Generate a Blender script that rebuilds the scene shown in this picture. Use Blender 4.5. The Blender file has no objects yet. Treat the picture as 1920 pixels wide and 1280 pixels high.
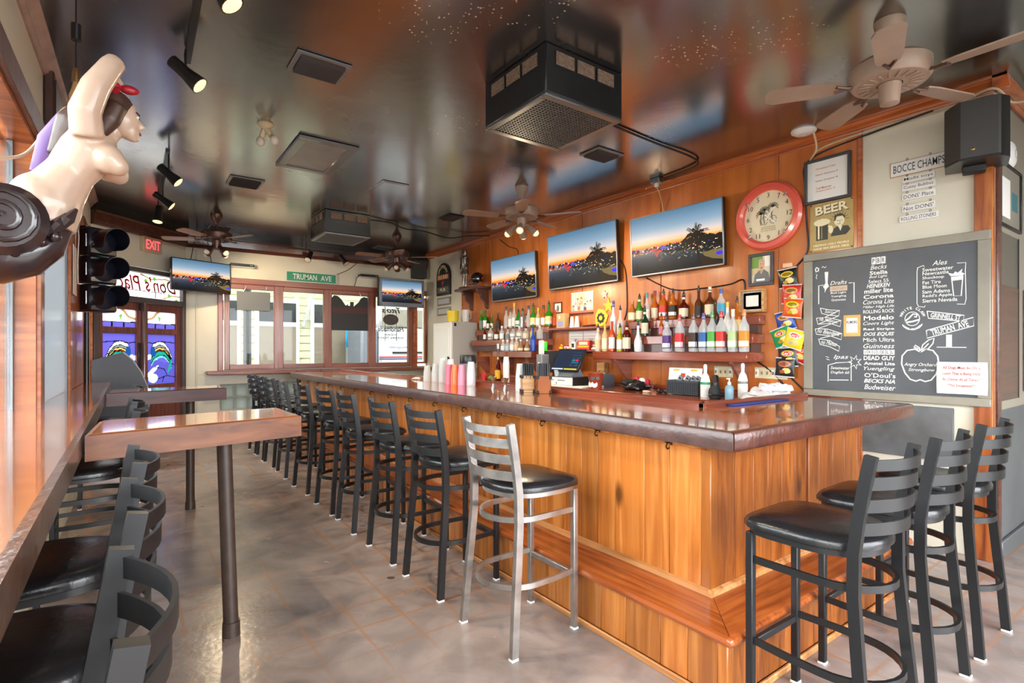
import bpy, bmesh, math, random
import numpy as np
from mathutils import Vector as V, Matrix
random.seed(7)
sc = bpy.context.scene
COL = sc.collection
# ------------------------------------------------------------ camera, sky, sun, exposure
TH = math.atan(.725)
cam = bpy.data.cameras.new('camera'); camo = bpy.data.objects.new('camera', cam); COL.objects.link(camo)
cam.sensor_width = 36; cam.lens = 18.75; cam.shift_y = 15/1920; cam.clip_start = .05; cam.clip_end = 300
camo.location = (0, 0, 1.41); camo.rotation_euler = (math.pi/2, 0, -TH)
sc.camera = camo
w = bpy.data.worlds.new('sky'); sc.world = w; w.use_nodes = True
bg = w.node_tree.nodes['Background']; bg.inputs[0].default_value = (.93, .96, 1, 1); bg.inputs[1].default_value = 3.2
sun = bpy.data.lights.new('sun', 'SUN'); sun.energy = 0.6; sun.angle = .02; sun.color = (1, .95, .86)
suno = bpy.data.objects.new('sun', sun); COL.objects.link(suno); suno.rotation_euler = (math.radians(36), 0, math.radians(24))
sc.view_settings.view_transform = 'Standard'; sc.view_settings.look = 'None'
sc.view_settings.exposure = 2.15; sc.view_settings.gamma = 1; sc.view_settings.use_curve_mapping = False
cy = sc.cycles
cy.max_bounces = 8; cy.diffuse_bounces = 4; cy.glossy_bounces = 4; cy.transmission_bounces = 6; cy.transparent_max_bounces = 24
cy.caustics_reflective = False; cy.caustics_refractive = False; cy.sample_clamp_indirect = 6; cy.use_denoising = True

def portal(M, sx, sy):
    l = bpy.data.lights.new('daylight_portal', 'AREA'); l.shape = 'RECTANGLE'; l.size = sx; l.size_y = sy; l.cycles.is_portal = True
    o = bpy.data.objects.new('daylight_portal', l); COL.objects.link(o); o.matrix_world = M

# ------------------------------------------------------------ frames (local x right, y up, z out of the wall into the room)
def FR(o, a, b, c):
    a, b, c = V(a).normalized(), V(b).normalized(), V(c).normalized()
    return Matrix(((a.x, b.x, c.x, o[0]), (a.y, b.y, c.y, o[1]), (a.z, b.z, c.z, o[2]), (0, 0, 0, 1)))
XR, YB, ZC = 4.68, 9.25, 3.2
def lwx(y): return -.42 + .02*(y - 4.21)
def RW(y, z, out=0): return FR((XR-out, y, z), (0, -1, 0), (0, 0, 1), (-1, 0, 0))
def BW(x, z, out=0): return FR((x, YB-out, z), (1, 0, 0), (0, 0, 1), (0, -1, 0))
def LW(y, z, out=0): return FR((lwx(y)+out, y, z), (.02, 1, 0), (0, 0, 1), (1, -.02, 0))
P0, P1 = V((-.34, 8.2, 0)), V((.724, YB, 0)); CD = (P1-P0).normalized(); CL = (P1-P0).length
def CW(s, z, out=0):
    n = V((CD.y, -CD.x, 0)); p = P0+CD*s+n*out
    return FR((p.x, p.y, z), CD, (0, 0, 1), n)
def RTW(x, z, out=0): return FR((x, .985-out, z), (1, 0, 0), (0, 0, 1), (0, -1, 0))
def T(x, y, z, rz=0, s=1): return Matrix.Translation((x, y, z)) @ Matrix.Rotation(rz, 4, 'Z') @ Matrix.Diagonal((s, s, s, 1))

# ------------------------------------------------------------ materials
def s2l(c):
    return tuple((x/12.92 if x <= .04045 else ((x+.055)/1.055)**2.4) for x in c)
def rgb(r, g, b): return s2l((r/255, g/255, b/255))
MATS = {}
def nt(name):
    m = bpy.data.materials.new(name); m.use_nodes = True
    return m, m.node_tree, m.node_tree.nodes['Principled BSDF']
def mat(name, col=0, rough=.5, metal=0, emit=0, ecol=None, var=0, vscale=8, bump=0, bscale=60, coat=0, trans=0, spec=None, rvar=0):
    if name in MATS: return MATS[name]
    m, t, p = nt(name)
    p.inputs['Base Color'].default_value = (*col, 1); p.inputs['Roughness'].default_value = rough; p.inputs['Metallic'].default_value = metal
    if coat: p.inputs['Coat Weight'].default_value = coat; p.inputs['Coat Roughness'].default_value = .08
    if trans: p.inputs['Transmission Weight'].default_value = trans
    if spec is not None: p.inputs['Specular IOR Level'].default_value = spec
    if emit: p.inputs['Emission Color'].default_value = (*(ecol or col), 1); p.inputs['Emission Strength'].default_value = emit
    if var or bump or rvar:
        tc = t.nodes.new('ShaderNodeTexCoord')
        n = t.nodes.new('ShaderNodeTexNoise'); n.inputs['Scale'].default_value = vscale; n.inputs['Detail'].default_value = 5
        t.links.new(tc.outputs['Object'], n.inputs['Vector'])
        if var:
            r = t.nodes.new('ShaderNodeValToRGB'); e = r.color_ramp.elements
            e[0].position = .3; e[1].position = .7
            e[0].color = (*[max(0, x*(1-var)) for x in col], 1); e[1].color = (*[min(1, x*(1+var)) for x in col], 1)
            t.links.new(n.outputs['Fac'], r.inputs['Fac']); t.links.new(r.outputs['Color'], p.inputs['Base Color'])
        if rvar:
            mr = t.nodes.new('ShaderNodeMapRange'); mr.inputs[3].default_value = max(.02, rough-rvar); mr.inputs[4].default_value = rough+rvar
            t.links.new(n.outputs['Fac'], mr.inputs[0]); t.links.new(mr.outputs[0], p.inputs['Roughness'])
        if bump:
            n2 = t.nodes.new('ShaderNodeTexNoise'); n2.inputs['Scale'].default_value = bscale; n2.inputs['Detail'].default_value = 4
            t.links.new(tc.outputs['Object'], n2.inputs['Vector'])
            b = t.nodes.new('ShaderNodeBump'); b.inputs['Strength'].default_value = bump; b.inputs['Distance'].default_value = .02
            t.links.new(n2.outputs['Fac'], b.inputs['Height']); t.links.new(b.outputs['Normal'], p.inputs['Normal'])
    MATS[name] = m
    return m
def wood(name, dark, mid, light, axis=2, fine=26, stretch=.05, rough=.3, coat=.3, rnd=.25, bump=.08, blotch=.35, croug=.1, knots=0):
    """grain runs along the local axis; every object shifts it so no two boards are alike"""
    if name in MATS: return MATS[name]
    m, t, p = nt(name); N, L = t.nodes, t.links
    tc = N.new('ShaderNodeTexCoord'); oi = N.new('ShaderNodeObjectInfo')
    sc_ = N.new('ShaderNodeVectorMath'); sc_.operation = 'SCALE'; sc_.inputs['Scale'].default_value = 37
    cx = N.new('ShaderNodeCombineXYZ')
    for i in range(3): L.new(oi.outputs['Random'], cx.inputs[i])
    L.new(cx.outputs[0], sc_.inputs[0])
    ad = N.new('ShaderNodeVectorMath'); L.new(tc.outputs['Object'], ad.inputs[0]); L.new(sc_.outputs[0], ad.inputs[1])
    mp = N.new('ShaderNodeMapping'); s = [1, 1, 1]; s[axis] = stretch; mp.inputs['Scale'].default_value = s
    L.new(ad.outputs[0], mp.inputs['Vector'])
    n1 = N.new('ShaderNodeTexNoise'); n1.inputs['Scale'].default_value = fine; n1.inputs['Detail'].default_value = 7; n1.inputs['Distortion'].default_value = .9
    n2 = N.new('ShaderNodeTexNoise'); n2.inputs['Scale'].default_value = 3.2; n2.inputs['Detail'].default_value = 3
    L.new(mp.outputs[0], n1.inputs['Vector']); L.new(ad.outputs[0], n2.inputs['Vector'])
    r = N.new('ShaderNodeValToRGB'); e = r.color_ramp.elements
    e[0].position = .3; e[0].color = (*dark, 1); e[1].position = .72; e[1].color = (*light, 1)
    k = e.new(.5); k.color = (*mid, 1)
    L.new(n1.outputs['Fac'], r.inputs['Fac'])
    hs = N.new('ShaderNodeHueSaturation')
    a1 = N.new('ShaderNodeMath'); a1.operation = 'MULTIPLY_ADD'; a1.inputs[1].default_value = rnd; a1.inputs[2].default_value = 1-rnd/2
    L.new(oi.outputs['Random'], a1.inputs[0])
    a2 = N.new('ShaderNodeMath'); a2.operation = 'MULTIPLY_ADD'; a2.inputs[1].default_value = blotch; a2.inputs[2].default_value = 1-blotch/2
    L.new(n2.outputs['Fac'], a2.inputs[0])
    a3 = N.new('ShaderNodeMath'); a3.operation = 'MULTIPLY'; L.new(a1.outputs[0], a3.inputs[0]); L.new(a2.outputs[0], a3.inputs[1])
    L.new(a3.outputs[0], hs.inputs['Value']); L.new(r.outputs['Color'], hs.inputs['Color']); colo = hs.outputs[0]
    if knots:
        m2 = N.new('ShaderNodeMapping'); q = [1, 1, 1]; q[axis] = .45; m2.inputs['Scale'].default_value = q; L.new(ad.outputs[0], m2.inputs['Vector'])
        vo = N.new('ShaderNodeTexVoronoi'); vo.inputs['Scale'].default_value = knots; L.new(m2.outputs[0], vo.inputs['Vector'])
        kr = N.new('ShaderNodeValToRGB'); kr.color_ramp.elements[0].position = .05; kr.color_ramp.elements[0].color = (.85, .85, .85, 1); kr.color_ramp.elements[1].position = .13; kr.color_ramp.elements[1].color = (0, 0, 0, 1); L.new(vo.outputs['Distance'], kr.inputs[0])
        mk = N.new('ShaderNodeMix'); mk.data_type = 'RGBA'; L.new(kr.outputs[0], mk.inputs[0]); L.new(colo, mk.inputs[6]); mk.inputs[7].default_value = (*[x*.25 for x in dark], 1); colo = mk.outputs[2]
    L.new(colo, p.inputs['Base Color'])
    p.inputs['Roughness'].default_value = rough
    if coat: p.inputs['Coat Weight'].default_value = coat; p.inputs['Coat Roughness'].default_value = croug
    if bump:
        b = N.new('ShaderNodeBump'); b.inputs['Strength'].default_value = bump; b.inputs['Distance'].default_value = .01
        L.new(n1.outputs['Fac'], b.inputs['Height']); L.new(b.outputs['Normal'], p.inputs['Normal'])
    MATS[name] = m
    return m
def glassy(name, col, clear=.5, rough=.05, bodycol=None):
    """cheap glass: clear share lets light straight through tinted, the rest is a glossy body"""
    if name in MATS: return MATS[name]
    m, t, p = nt(name); N, L = t.nodes, t.links
    p.inputs['Base Color'].default_value = (*(bodycol or col), 1); p.inputs['Roughness'].default_value = rough
    tr = N.new('ShaderNodeBsdfTransparent'); tr.inputs[0].default_value = (*col, 1)
    mx = N.new('ShaderNodeMixShader'); mx.inputs[0].default_value = clear
    L.new(p.outputs[0], mx.inputs[1]); L.new(tr.outputs[0], mx.inputs[2]); L.new(mx.outputs[0], N['Material Output'].inputs['Surface'])
    MATS[name] = m
    return m
def pane_mat(name='window_glass', gl=.1, tint=(.97, .99, .98), rough=.02):
    if name in MATS: return MATS[name]
    m, t, p = nt(name); N, L = t.nodes, t.links
    tr = N.new('ShaderNodeBsdfTransparent'); tr.inputs[0].default_value = (*tint, 1)
    g = N.new('ShaderNodeBsdfGlossy'); g.inputs['Roughness'].default_value = rough
    lw = N.new('ShaderNodeLayerWeight'); lw.inputs[0].default_value = .25
    mm = N.new('ShaderNodeMath'); mm.operation = 'MULTIPLY_ADD'; mm.inputs[1].default_value = .7; mm.inputs[2].default_value = gl*.4; mm.use_clamp = True
    L.new(lw.outputs['Fresnel'], mm.inputs[0])
    mx = N.new('ShaderNodeMixShader'); L.new(mm.outputs[0], mx.inputs[0])
    L.new(tr.outputs[0], mx.inputs[1]); L.new(g.outputs[0], mx.inputs[2]); L.new(mx.outputs[0], N['Material Output'].inputs['Surface'])
    MATS[name] = m
    return m
def stain(name, col, k=1.5):
    """stained glass: tinted light straight through plus a diffused share"""
    if name in MATS: return MATS[name]
    m, t, p = nt(name); N, L = t.nodes, t.links
    a = N.new('ShaderNodeBsdfTransparent'); a.inputs[0].default_value = (*[min(1, x*.06*k) for x in col], 1)
    b = N.new('ShaderNodeBsdfTranslucent'); b.inputs[0].default_value = (*[min(1, x*.17*k) for x in col], 1)
    mx = N.new('ShaderNodeMixShader'); mx.inputs[0].default_value = .75
    L.new(a.outputs[0], mx.inputs[1]); L.new(b.outputs[0], mx.inputs[2])
    m2 = N.new('ShaderNodeMixShader'); m2.inputs[0].default_value = .1
    p.inputs['Base Color'].default_value = (*col, 1); p.inputs['Roughness'].default_value = .1
    L.new(mx.outputs[0], m2.inputs[1]); L.new(p.outputs[0], m2.inputs[2]); L.new(m2.outputs[0], N['Material Output'].inputs['Surface'])
    MATS[name] = m
    return m
def print_mat(name, emit=0, rough=.4):
    if name in MATS: return MATS[name]
    m, t, p = nt(name); at = t.nodes.new('ShaderNodeAttribute'); at.attribute_name = 'print'
    if emit:
        p.inputs['Base Color'].default_value = (.01, .01, .01, 1)
        t.links.new(at.outputs['Color'], p.inputs['Emission Color']); p.inputs['Emission Strength'].default_value = emit
    else: t.links.new(at.outputs['Color'], p.inputs['Base Color'])
    p.inputs['Roughness'].default_value = rough
    if emit: p.inputs['Specular IOR Level'].default_value = .12
    MATS[name] = m
    return m

# ------------------------------------------------------------ geometry collector
class G:
    def __init__(s): s.v, s.f = [], []
    def add(s, v, f):
        o = len(s.v); s.v += [tuple(x) for x in v]; s.f += [tuple(i+o for i in q) for q in f]; return s
    def box(s, x0, x1, y0, y1, z0, z1, b=0):
        x0, x1 = min(x0, x1), max(x0, x1); y0, y1 = min(y0, y1), max(y0, y1); z0, z1 = min(z0, z1), max(z0, z1)
        if not b:
            v = [(x, y, z) for x in (x0, x1) for y in (y0, y1) for z in (z0, z1)]
            return s.add(v, [(0, 1, 3, 2), (4, 6, 7, 5), (0, 4, 5, 1), (2, 3, 7, 6), (0, 2, 6, 4), (1, 5, 7, 3)])
        b = min(b, (x1-x0)*.49, (y1-y0)*.49, (z1-z0)*.49)
        v = []
        for i in (0, 1):
            for j in (0, 1):
                for k in (0, 1):
                    X, Y, Z = (x0, x1)[i], (y0, y1)[j], (z0, z1)[k]
                    dx, dy, dz = (b, -b)[i], (b, -b)[j], (b, -b)[k]
                    v += [(X, Y+dy, Z+dz), (X+dx, Y, Z+dz), (X+dx, Y+dy, Z)]
        I = lambda i, j, k, a: (i*4+j*2+k)*3+a
        f = []
        for i in (0, 1):
            f.append((I(i, 0, 0, 0), I(i, 1, 0, 0), I(i, 1, 1, 0), I(i, 0, 1, 0)))
            f.append((I(0, i, 0, 1), I(1, i, 0, 1), I(1, i, 1, 1), I(0, i, 1, 1)))
            f.append((I(0, 0, i, 2), I(1, 0, i, 2), I(1, 1, i, 2), I(0, 1, i, 2)))
            for j in (0, 1):
                f.append((I(i, j, 0, 0), I(i, j, 1, 0), I(i, j, 1, 1), I(i, j, 0, 1)))
                f.append((I(i, 0, j, 0), I(i, 1, j, 0), I(i, 1, j, 2), I(i, 0, j, 2)))
                f.append((I(0, i, j, 1), I(1, i, j, 1), I(1, i, j, 2), I(0, i, j, 2)))
                for k in (0, 1): f.append((I(i, j, k, 0), I(i, j, k, 1), I(i, j, k, 2)))
        return s.add(v, f)
    def cb(s, c, d, b=0):
        return s.box(c[0]-d[0]/2, c[0]+d[0]/2, c[1]-d[1]/2, c[1]+d[1]/2, c[2]-d[2]/2, c[2]+d[2]/2, b)
    def tube(s, P, r, n=8, closed=False, caps=True, up=None, sq=None):
        """round tube, or a flat bar when sq=(w,h): w across, h along up"""
        P = [V(p) for p in P]; m = len(P); rr = r if isinstance(r, (list, tuple)) else [r]*m
        rings = []; prev = None
        for i in range(m):
            a = P[i-1] if (i or closed) else P[i]; c = P[(i+1) % m] if (i < m-1 or closed) else P[i]
            d = (c-a).normalized()
            if up is not None: u = V(up)
            else:
                u = prev if prev is not None else (V((0, 0, 1)) if abs(d.z) < .9 else V((1, 0, 0)))
            x = d.cross(u)
            if x.length < 1e-5: x = d.cross(V((.3, .5, .8)))
            x.normalize(); y = x.cross(d).normalized(); prev = y
            if sq:
                w, h = sq[0]/2, sq[1]/2
                rings.append([P[i]+x*a_+y*b_ for a_, b_ in ((-w, -h), (w, -h), (w, h), (-w, h))])
            else:
                rings.append([P[i]+(x*math.cos(2*math.pi*k/n)+y*math.sin(2*math.pi*k/n))*rr[i] for k in range(n)])
        n = len(rings[0]); v = [p for R in rings for p in R]; f = []
        for i in range(m if closed else m-1):
            j = (i+1) % m
            for k in range(n): f.append((i*n+k, i*n+(k+1) % n, j*n+(k+1) % n, j*n+k))
        if caps and not closed: f += [tuple(range(n)), tuple(range((m-1)*n, m*n))]
        return s.add(v, f)
    def cyl(s, a, b, r, r2=None, n=14): return s.tube([a, b], [r, r if r2 is None else r2], n)
    def lathe(s, prof, n=16, c=(0, 0, 0), sqr=0, cap=True, a0=0, a1=None):
        full = a1 is None; k = n if full else n+1
        v, f = [], []
        for (r, z) in prof:
            for i in range(k):
                a = (2*math.pi*i/n) if full else a0+(a1-a0)*i/n
                q = 1
                if sqr: q = 1/max(abs(math.cos(a)), abs(math.sin(a))); q = 1+(min(q, 1.22)-1)*sqr
                v.append((c[0]+r*q*math.cos(a), c[1]+r*q*math.sin(a), c[2]+z))
        for j in range(len(prof)-1):
            for i in range(n if full else n):
                i2 = (i+1) % k if full else i+1
                f.append((j*k+i, j*k+i2, (j+1)*k+i2, (j+1)*k+i))
        if cap and full: f += [tuple(range(k)), tuple(range((len(prof)-1)*k, len(prof)*k))]
        return s.add(v, f)
    def prism(s, poly, h0, h1, pl='xy'):
        n = len(poly)
        def P(a, b, h): return {'xy': (a, b, h), 'xz': (a, h, b), 'yz': (h, a, b)}[pl]
        v = [P(a, b, h0) for a, b in poly]+[P(a, b, h1) for a, b in poly]
        return s.add(v, [tuple(range(n)), tuple(range(n, 2*n))]+[(i, (i+1) % n, n+(i+1) % n, n+i) for i in range(n)])
    def ball(s, c, r, n=14, m=8):
        r = (r, r, r) if not isinstance(r, (tuple, list)) else r
        v = [(c[0], c[1], c[2]-r[2])]; f = []
        for j in range(1, m):
            a = -math.pi/2+math.pi*j/m
            for i in range(n):
                b = 2*math.pi*i/n
                v.append((c[0]+r[0]*math.cos(a)*math.cos(b), c[1]+r[1]*math.cos(a)*math.sin(b), c[2]+r[2]*math.sin(a)))
        v.append((c[0], c[1], c[2]+r[2])); e = len(v)-1
        for i in range(n): f.append((0, 1+(i+1) % n, 1+i)); f.append((e, 1+(m-2)*n+i, 1+(m-2)*n+(i+1) % n))
        for j in range(m-2):
            for i in range(n): f.append((1+j*n+i, 1+j*n+(i+1) % n, 1+(j+1)*n+(i+1) % n, 1+(j+1)*n+i))
        return s.add(v, f)
    def grid(s, fn, nu, nv):
        v = [fn(i/nu, j/nv) for j in range(nv+1) for i in range(nu+1)]
        return s.add(v, [(j*(nu+1)+i, j*(nu+1)+i+1, (j+1)*(nu+1)+i+1, (j+1)*(nu+1)+i) for j in range(nv) for i in range(nu)])
    def xf(s, M): s.v = [tuple(M @ V(p)) for p in s.v]; return s
    def mesh(s, name, flat=False, ang=38):
        me = bpy.data.meshes.new(name); me.from_pydata(s.v, [], s.f)
        bm = bmesh.new(); bm.from_mesh(me); bmesh.ops.recalc_face_normals(bm, faces=bm.faces); bm.to_mesh(me); bm.free()
        if not flat:
            for p in me.polygons: p.use_smooth = True
            me.set_sharp_from_angle(angle=math.radians(ang))
        return me
def link(name, me, m, parent=None, M=None, world=False):
    o = bpy.data.objects.new(name, me); COL.objects.link(o)
    if m is not None and len(me.materials) == 0: me.materials.append(m)
    if parent is not None:
        o.parent = parent
        if world: o.matrix_parent_inverse = parent.matrix_basis.inverted()
    if M is not None: o.matrix_basis = M
    return o
def bev(g, w_, name='m', seg=2):
    me = bpy.data.meshes.new(name); me.from_pydata(g.v, [], g.f); bm = bmesh.new(); bm.from_mesh(me)
    bmesh.ops.recalc_face_normals(bm, faces=bm.faces); bmesh.ops.bevel(bm, geom=list(bm.edges), offset=w_, segments=seg, affect='EDGES', profile=.5)
    bm.to_mesh(me); bm.free()
    for p in me.polygons: p.use_smooth = True
    me.set_sharp_from_angle(angle=.6)
    return me
def ob(name, g, m, parent=None, M=None, world=False, **k):
    return link(name, g.mesh(name, **k), m, parent, M, world)
def thing(name, label, cat, M=None, group=None):
    o = bpy.data.objects.new(name, None); COL.objects.link(o); o.empty_display_size = .05
    if M is not None: o.matrix_basis = M
    return tag(o, label, cat, group)
def tag(o, label, cat, group=None):
    o['label'] = label; o['category'] = cat
    if group: o['group'] = group
    return o
def struct(o, label=None):
    o['kind'] = 'structure'
    if label: o['label'] = label
    return o
def sgrp(name, M=None):
    o = bpy.data.objects.new(name, None); COL.objects.link(o); o.empty_display_size = .05
    if M is not None: o.matrix_basis = M
    return struct(o)
def copy_tree(o, parent=None):
    c = o.copy(); COL.objects.link(c); c.parent = parent
    for ch in o.children: copy_tree(ch, c)
    return c
def dup(root, M, label, group=None):
    r = copy_tree(root); r.matrix_basis = M; r['label'] = label
    if group: r['group'] = group
    return r
TXT = {}
TSC = bpy.data.scenes.new('lettering_workshop')
def text(s, w, h, m, parent, loc=(0, 0, .001), rot=0, bold=0, shear=0, align='C', name='lettering', mirror=False, keep=False, thick=0):
    key = (s, bold, shear, thick)
    if key not in TXT:
        cu = bpy.data.curves.new('t', 'FONT'); cu.body = s; cu.size = 1; cu.shear = shear; cu.offset = bold; cu.resolution_u = 2; cu.extrude = thick
        o = bpy.data.objects.new('t', cu); TSC.collection.objects.link(o)
        vl = TSC.view_layers[0]; vl.update(); dg = vl.depsgraph; me = bpy.data.meshes.new_from_object(o.evaluated_get(dg))
        bpy.data.objects.remove(o); bpy.data.curves.remove(cu)
        a = np.array([v.co[:] for v in me.vertices]) if len(me.vertices) else np.zeros((1, 3))
        TXT[key] = (me, a)
    me0, a = TXT[key]
    lo, hi = a.min(0), a.max(0); sx = w/(hi[0]-lo[0]+1e-9) if w else 0; sy = h/(hi[1]-lo[1]+1e-9) if h else sx
    if not w: sx = sy
    if mirror: sx = -sx
    me = me0.copy(); me.materials.clear(); me.name = name
    b = (a-(lo+hi)/2)*np.array([sx, sy, 1])
    b[:, 2] = (a[:, 2]-lo[2])*(1 if not thick else 1)
    if align == 'L': b[:, 0] += abs(sx)*(hi[0]-lo[0])/2
    cr, sr = math.cos(rot), math.sin(rot)
    x = b[:, 0]*cr-b[:, 1]*sr+loc[0]; y = b[:, 0]*sr+b[:, 1]*cr+loc[1]
    me.vertices.foreach_set('co', np.stack([x, y, b[:, 2]+loc[2]], 1).ravel()); me.update()
    return link(name, me, m, parent)

# ------------------------------------------------------------ flat print painted cell by cell
class Img:
    def __init__(s, w, h, col=(1, 1, 1)):
        s.w, s.h = w, h; s.a = np.zeros((h, w, 3)); s.a[:] = col
        s.X, s.Y = np.meshgrid((np.arange(w)+.5)/w, (np.arange(h)+.5)/h)
    def put(s, k, c): s.a[k] = c; return s
    def rect(s, x0, y0, x1, y1, c): return s.put((s.X >= x0) & (s.X < x1) & (s.Y >= y0) & (s.Y < y1), c)
    def ell(s, x, y, rx, ry, c): return s.put(((s.X-x)/rx)**2+((s.Y-y)/ry)**2 < 1, c)
    def poly(s, P, c):
        k = np.zeros((s.h, s.w), bool); n = len(P)
        for i in range(n):
            (x1, y1), (x2, y2) = P[i], P[(i+1) % n]
            if y1 == y2: continue
            k ^= ((y1 > s.Y) != (y2 > s.Y)) & (s.X < (x2-x1)*(s.Y-y1)/(y2-y1)+x1)
        return s.put(k, c)
    def line(s, P, wd, c):
        asp = s.w/s.h
        for (x1, y1), (x2, y2) in zip(P[:-1], P[1:]):
            dx, dy = (x2-x1)*asp, y2-y1; L = dx*dx+dy*dy+1e-12
            t = np.clip((((s.X-x1)*asp)*dx+(s.Y-y1)*dy)/L, 0, 1)
            d = np.hypot((s.X-x1)*asp-t*dx, s.Y-y1-t*dy); s.put(d < wd, c)
        return s
def print_mesh(name, im, w, h, z=0):
    a = im.a; H, W = a.shape[:2]
    xs = np.linspace(-w/2, w/2, W+1); ys = np.linspace(h/2, -h/2, H+1)
    X, Y = np.meshgrid(xs, ys); v = np.stack([X.ravel(), Y.ravel(), np.full(X.size, z)], 1)
    i = np.arange(H*W); r = i//W; c = i % W; q = r*(W+1)+c
    f = np.stack([q, q+W+1, q+W+2, q+1], 1)
    me = bpy.data.meshes.new(name); me.from_pydata(v.tolist(), [], f.tolist())
    at = me.color_attributes.new('print', 'FLOAT_COLOR', 'CORNER')
    A = np.clip(a, 0, 1); A = np.where(A <= .04045, A/12.92, ((A+.055)/1.055)**2.4).reshape(-1, 3)
    A = np.concatenate([np.repeat(A, 4, 0), np.ones((H*W*4, 1))], 1); at.data.foreach_set('color', A.ravel())
    return me
def pieces(name, im, w, h, th, parent, matof):
    """one solid piece for every colour region of a drawing (stained glass)"""
    a = (im.a*255).round().astype(int); H, W = a.shape[:2]; key = a[:, :, 0]*65536+a[:, :, 1]*256+a[:, :, 2]
    xs = np.linspace(-w/2, w/2, W+1); ys = np.linspace(h/2, -h/2, H+1)
    seen = np.zeros((H, W), bool)
    for r0 in range(H):
        for c0 in range(W):
            if seen[r0, c0]: continue
            k = key[r0, c0]; st = [(r0, c0)]; seen[r0, c0] = True; cells = []
            while st:
                r, c = st.pop(); cells.append((r, c))
                for dr, dc in ((1, 0), (-1, 0), (0, 1), (0, -1)):
                    rr, cc = r+dr, c+dc
                    if 0 <= rr < H and 0 <= cc < W and not seen[rr, cc] and key[rr, cc] == k: seen[rr, cc] = True; st.append((rr, cc))
            vi, v, f = {}, [], []
            for r, c in cells:
                q = []
                for rr, cc in ((r, c), (r+1, c), (r+1, c+1), (r, c+1)):
                    if (rr, cc) not in vi: vi[(rr, cc)] = len(v); v.append((xs[cc], ys[rr], th))
                    q.append(vi[(rr, cc)])
                f.append(q)
            me = bpy.data.meshes.new(name); me.from_pydata(v, [], f)
            m, nm = matof(tuple(a[r0, c0])); link(nm, me, m, parent)
# ------------------------------------------------------------ shared materials
CREAM = mat('cream_paint', rgb(224, 219, 200), .55, var=.06, vscale=2, bump=.05)
PINE = wood('honey_pine', rgb(150, 84, 32), rgb(176, 104, 42), rgb(202, 134, 68), 2, 18, .05, .32, .3, .5, .08, .4, .12, 3.2)
PINE2 = wood('grainy_pine', rgb(112, 56, 18), rgb(144, 78, 26), rgb(170, 100, 38), 2, 34, .08, .4, .12, .4, .12, .4, .12, 3.4)
TREAD = wood('step_wood', rgb(120, 52, 18), rgb(160, 80, 32), rgb(186, 104, 48), 1, 24, .06, .25, .5, .1, .05)
TREADX = wood('step_wood_x', rgb(120, 52, 18), rgb(160, 80, 32), rgb(186, 104, 48), 0, 24, .06, .25, .5, .1, .05)
PLY = wood('orange_plywood', rgb(170, 90, 32), rgb(190, 104, 40), rgb(206, 122, 52), 2, 7, .1, .3, .5, .12, .03, .4, .16)
TRIMW = wood('trim_wood', rgb(140, 66, 26), rgb(172, 90, 42), rgb(194, 112, 60), 1, 22, .05, .3, .4, .1)
DARKT = wood('dark_trim', rgb(58, 28, 20), rgb(84, 44, 32), rgb(104, 58, 44), 0, 22, .05, .3, .4, .1)
REDW = wood('red_brown_shelf', rgb(112, 52, 34), rgb(140, 68, 46), rgb(160, 84, 60), 1, 20, .05, .22, .5, .15, .03)
REDX = wood('red_brown_frame', rgb(118, 66, 52), rgb(142, 84, 68), rgb(160, 100, 84), 0, 20, .06, .3, .3, .15, .03)
AMBER = wood('lacquered_amber_top', rgb(142, 76, 34), rgb(172, 100, 48), rgb(194, 124, 66), 1, 14, .05, .16, .9, .12, .01, .3, .05)
AMBERX = wood('lacquered_amber_top_x', rgb(142, 76, 34), rgb(172, 100, 48), rgb(194, 124, 66), 0, 14, .05, .16, .9, .12, .01, .3, .05)
EDGE = mat('worn_dark_edge', rgb(84, 62, 58), .35, var=.3, vscale=14, bump=.15, bscale=40, coat=.25)
BLACK = mat('black_powder_coat', rgb(27, 28, 30), .36, var=.1, vscale=30)
BLK = mat('black_plastic', rgb(24, 25, 27), .35)
BLKM = mat('black_matte', rgb(30, 30, 32), .7)
VINYL = mat('black_vinyl', rgb(30, 30, 32), .24, var=.12, vscale=20, bump=.06, bscale=50)
STEEL = mat('bare_worn_steel', rgb(176, 172, 168), .32, .85, var=.22, vscale=13, rvar=.12)
CHROME = mat('brushed_metal', rgb(190, 192, 196), .25, 1)
WHITE = mat('white_plastic', rgb(238, 238, 235), .35)
PAPER = mat('white_paper', rgb(240, 238, 232), .7)
GREYW = mat('grey_washed_wood', rgb(142, 136, 122), .45, var=.14, vscale=5)
CHALK = mat('chalkboard_slate', rgb(78, 81, 86), .42, var=.16, vscale=4, rvar=.08)
CHALKW = mat('white_chalk_paint', rgb(240, 240, 236), .8)
BRONZE = mat('brown_bronze', rgb(96, 70, 60), .35, .55, var=.15)
BEIGE = mat('beige_fan_enamel', rgb(158, 134, 116), .4, var=.08)
PGLASS = pane_mat()
CORD = mat('black_cord', rgb(26, 25, 26), .5)
CORDW = mat('ivory_cord', rgb(206, 186, 152), .5)
IVORY = mat('ivory_plastic', rgb(222, 206, 168), .4)
RED = mat('red_paint', rgb(190, 40, 40), .4)
BULB = mat('lit_bulb', (1, .78, .45), .4, emit=.42, ecol=(1, .66, .28))
BULBOFF = mat('unlit_bulb', rgb(226, 216, 200), .25)

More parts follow.
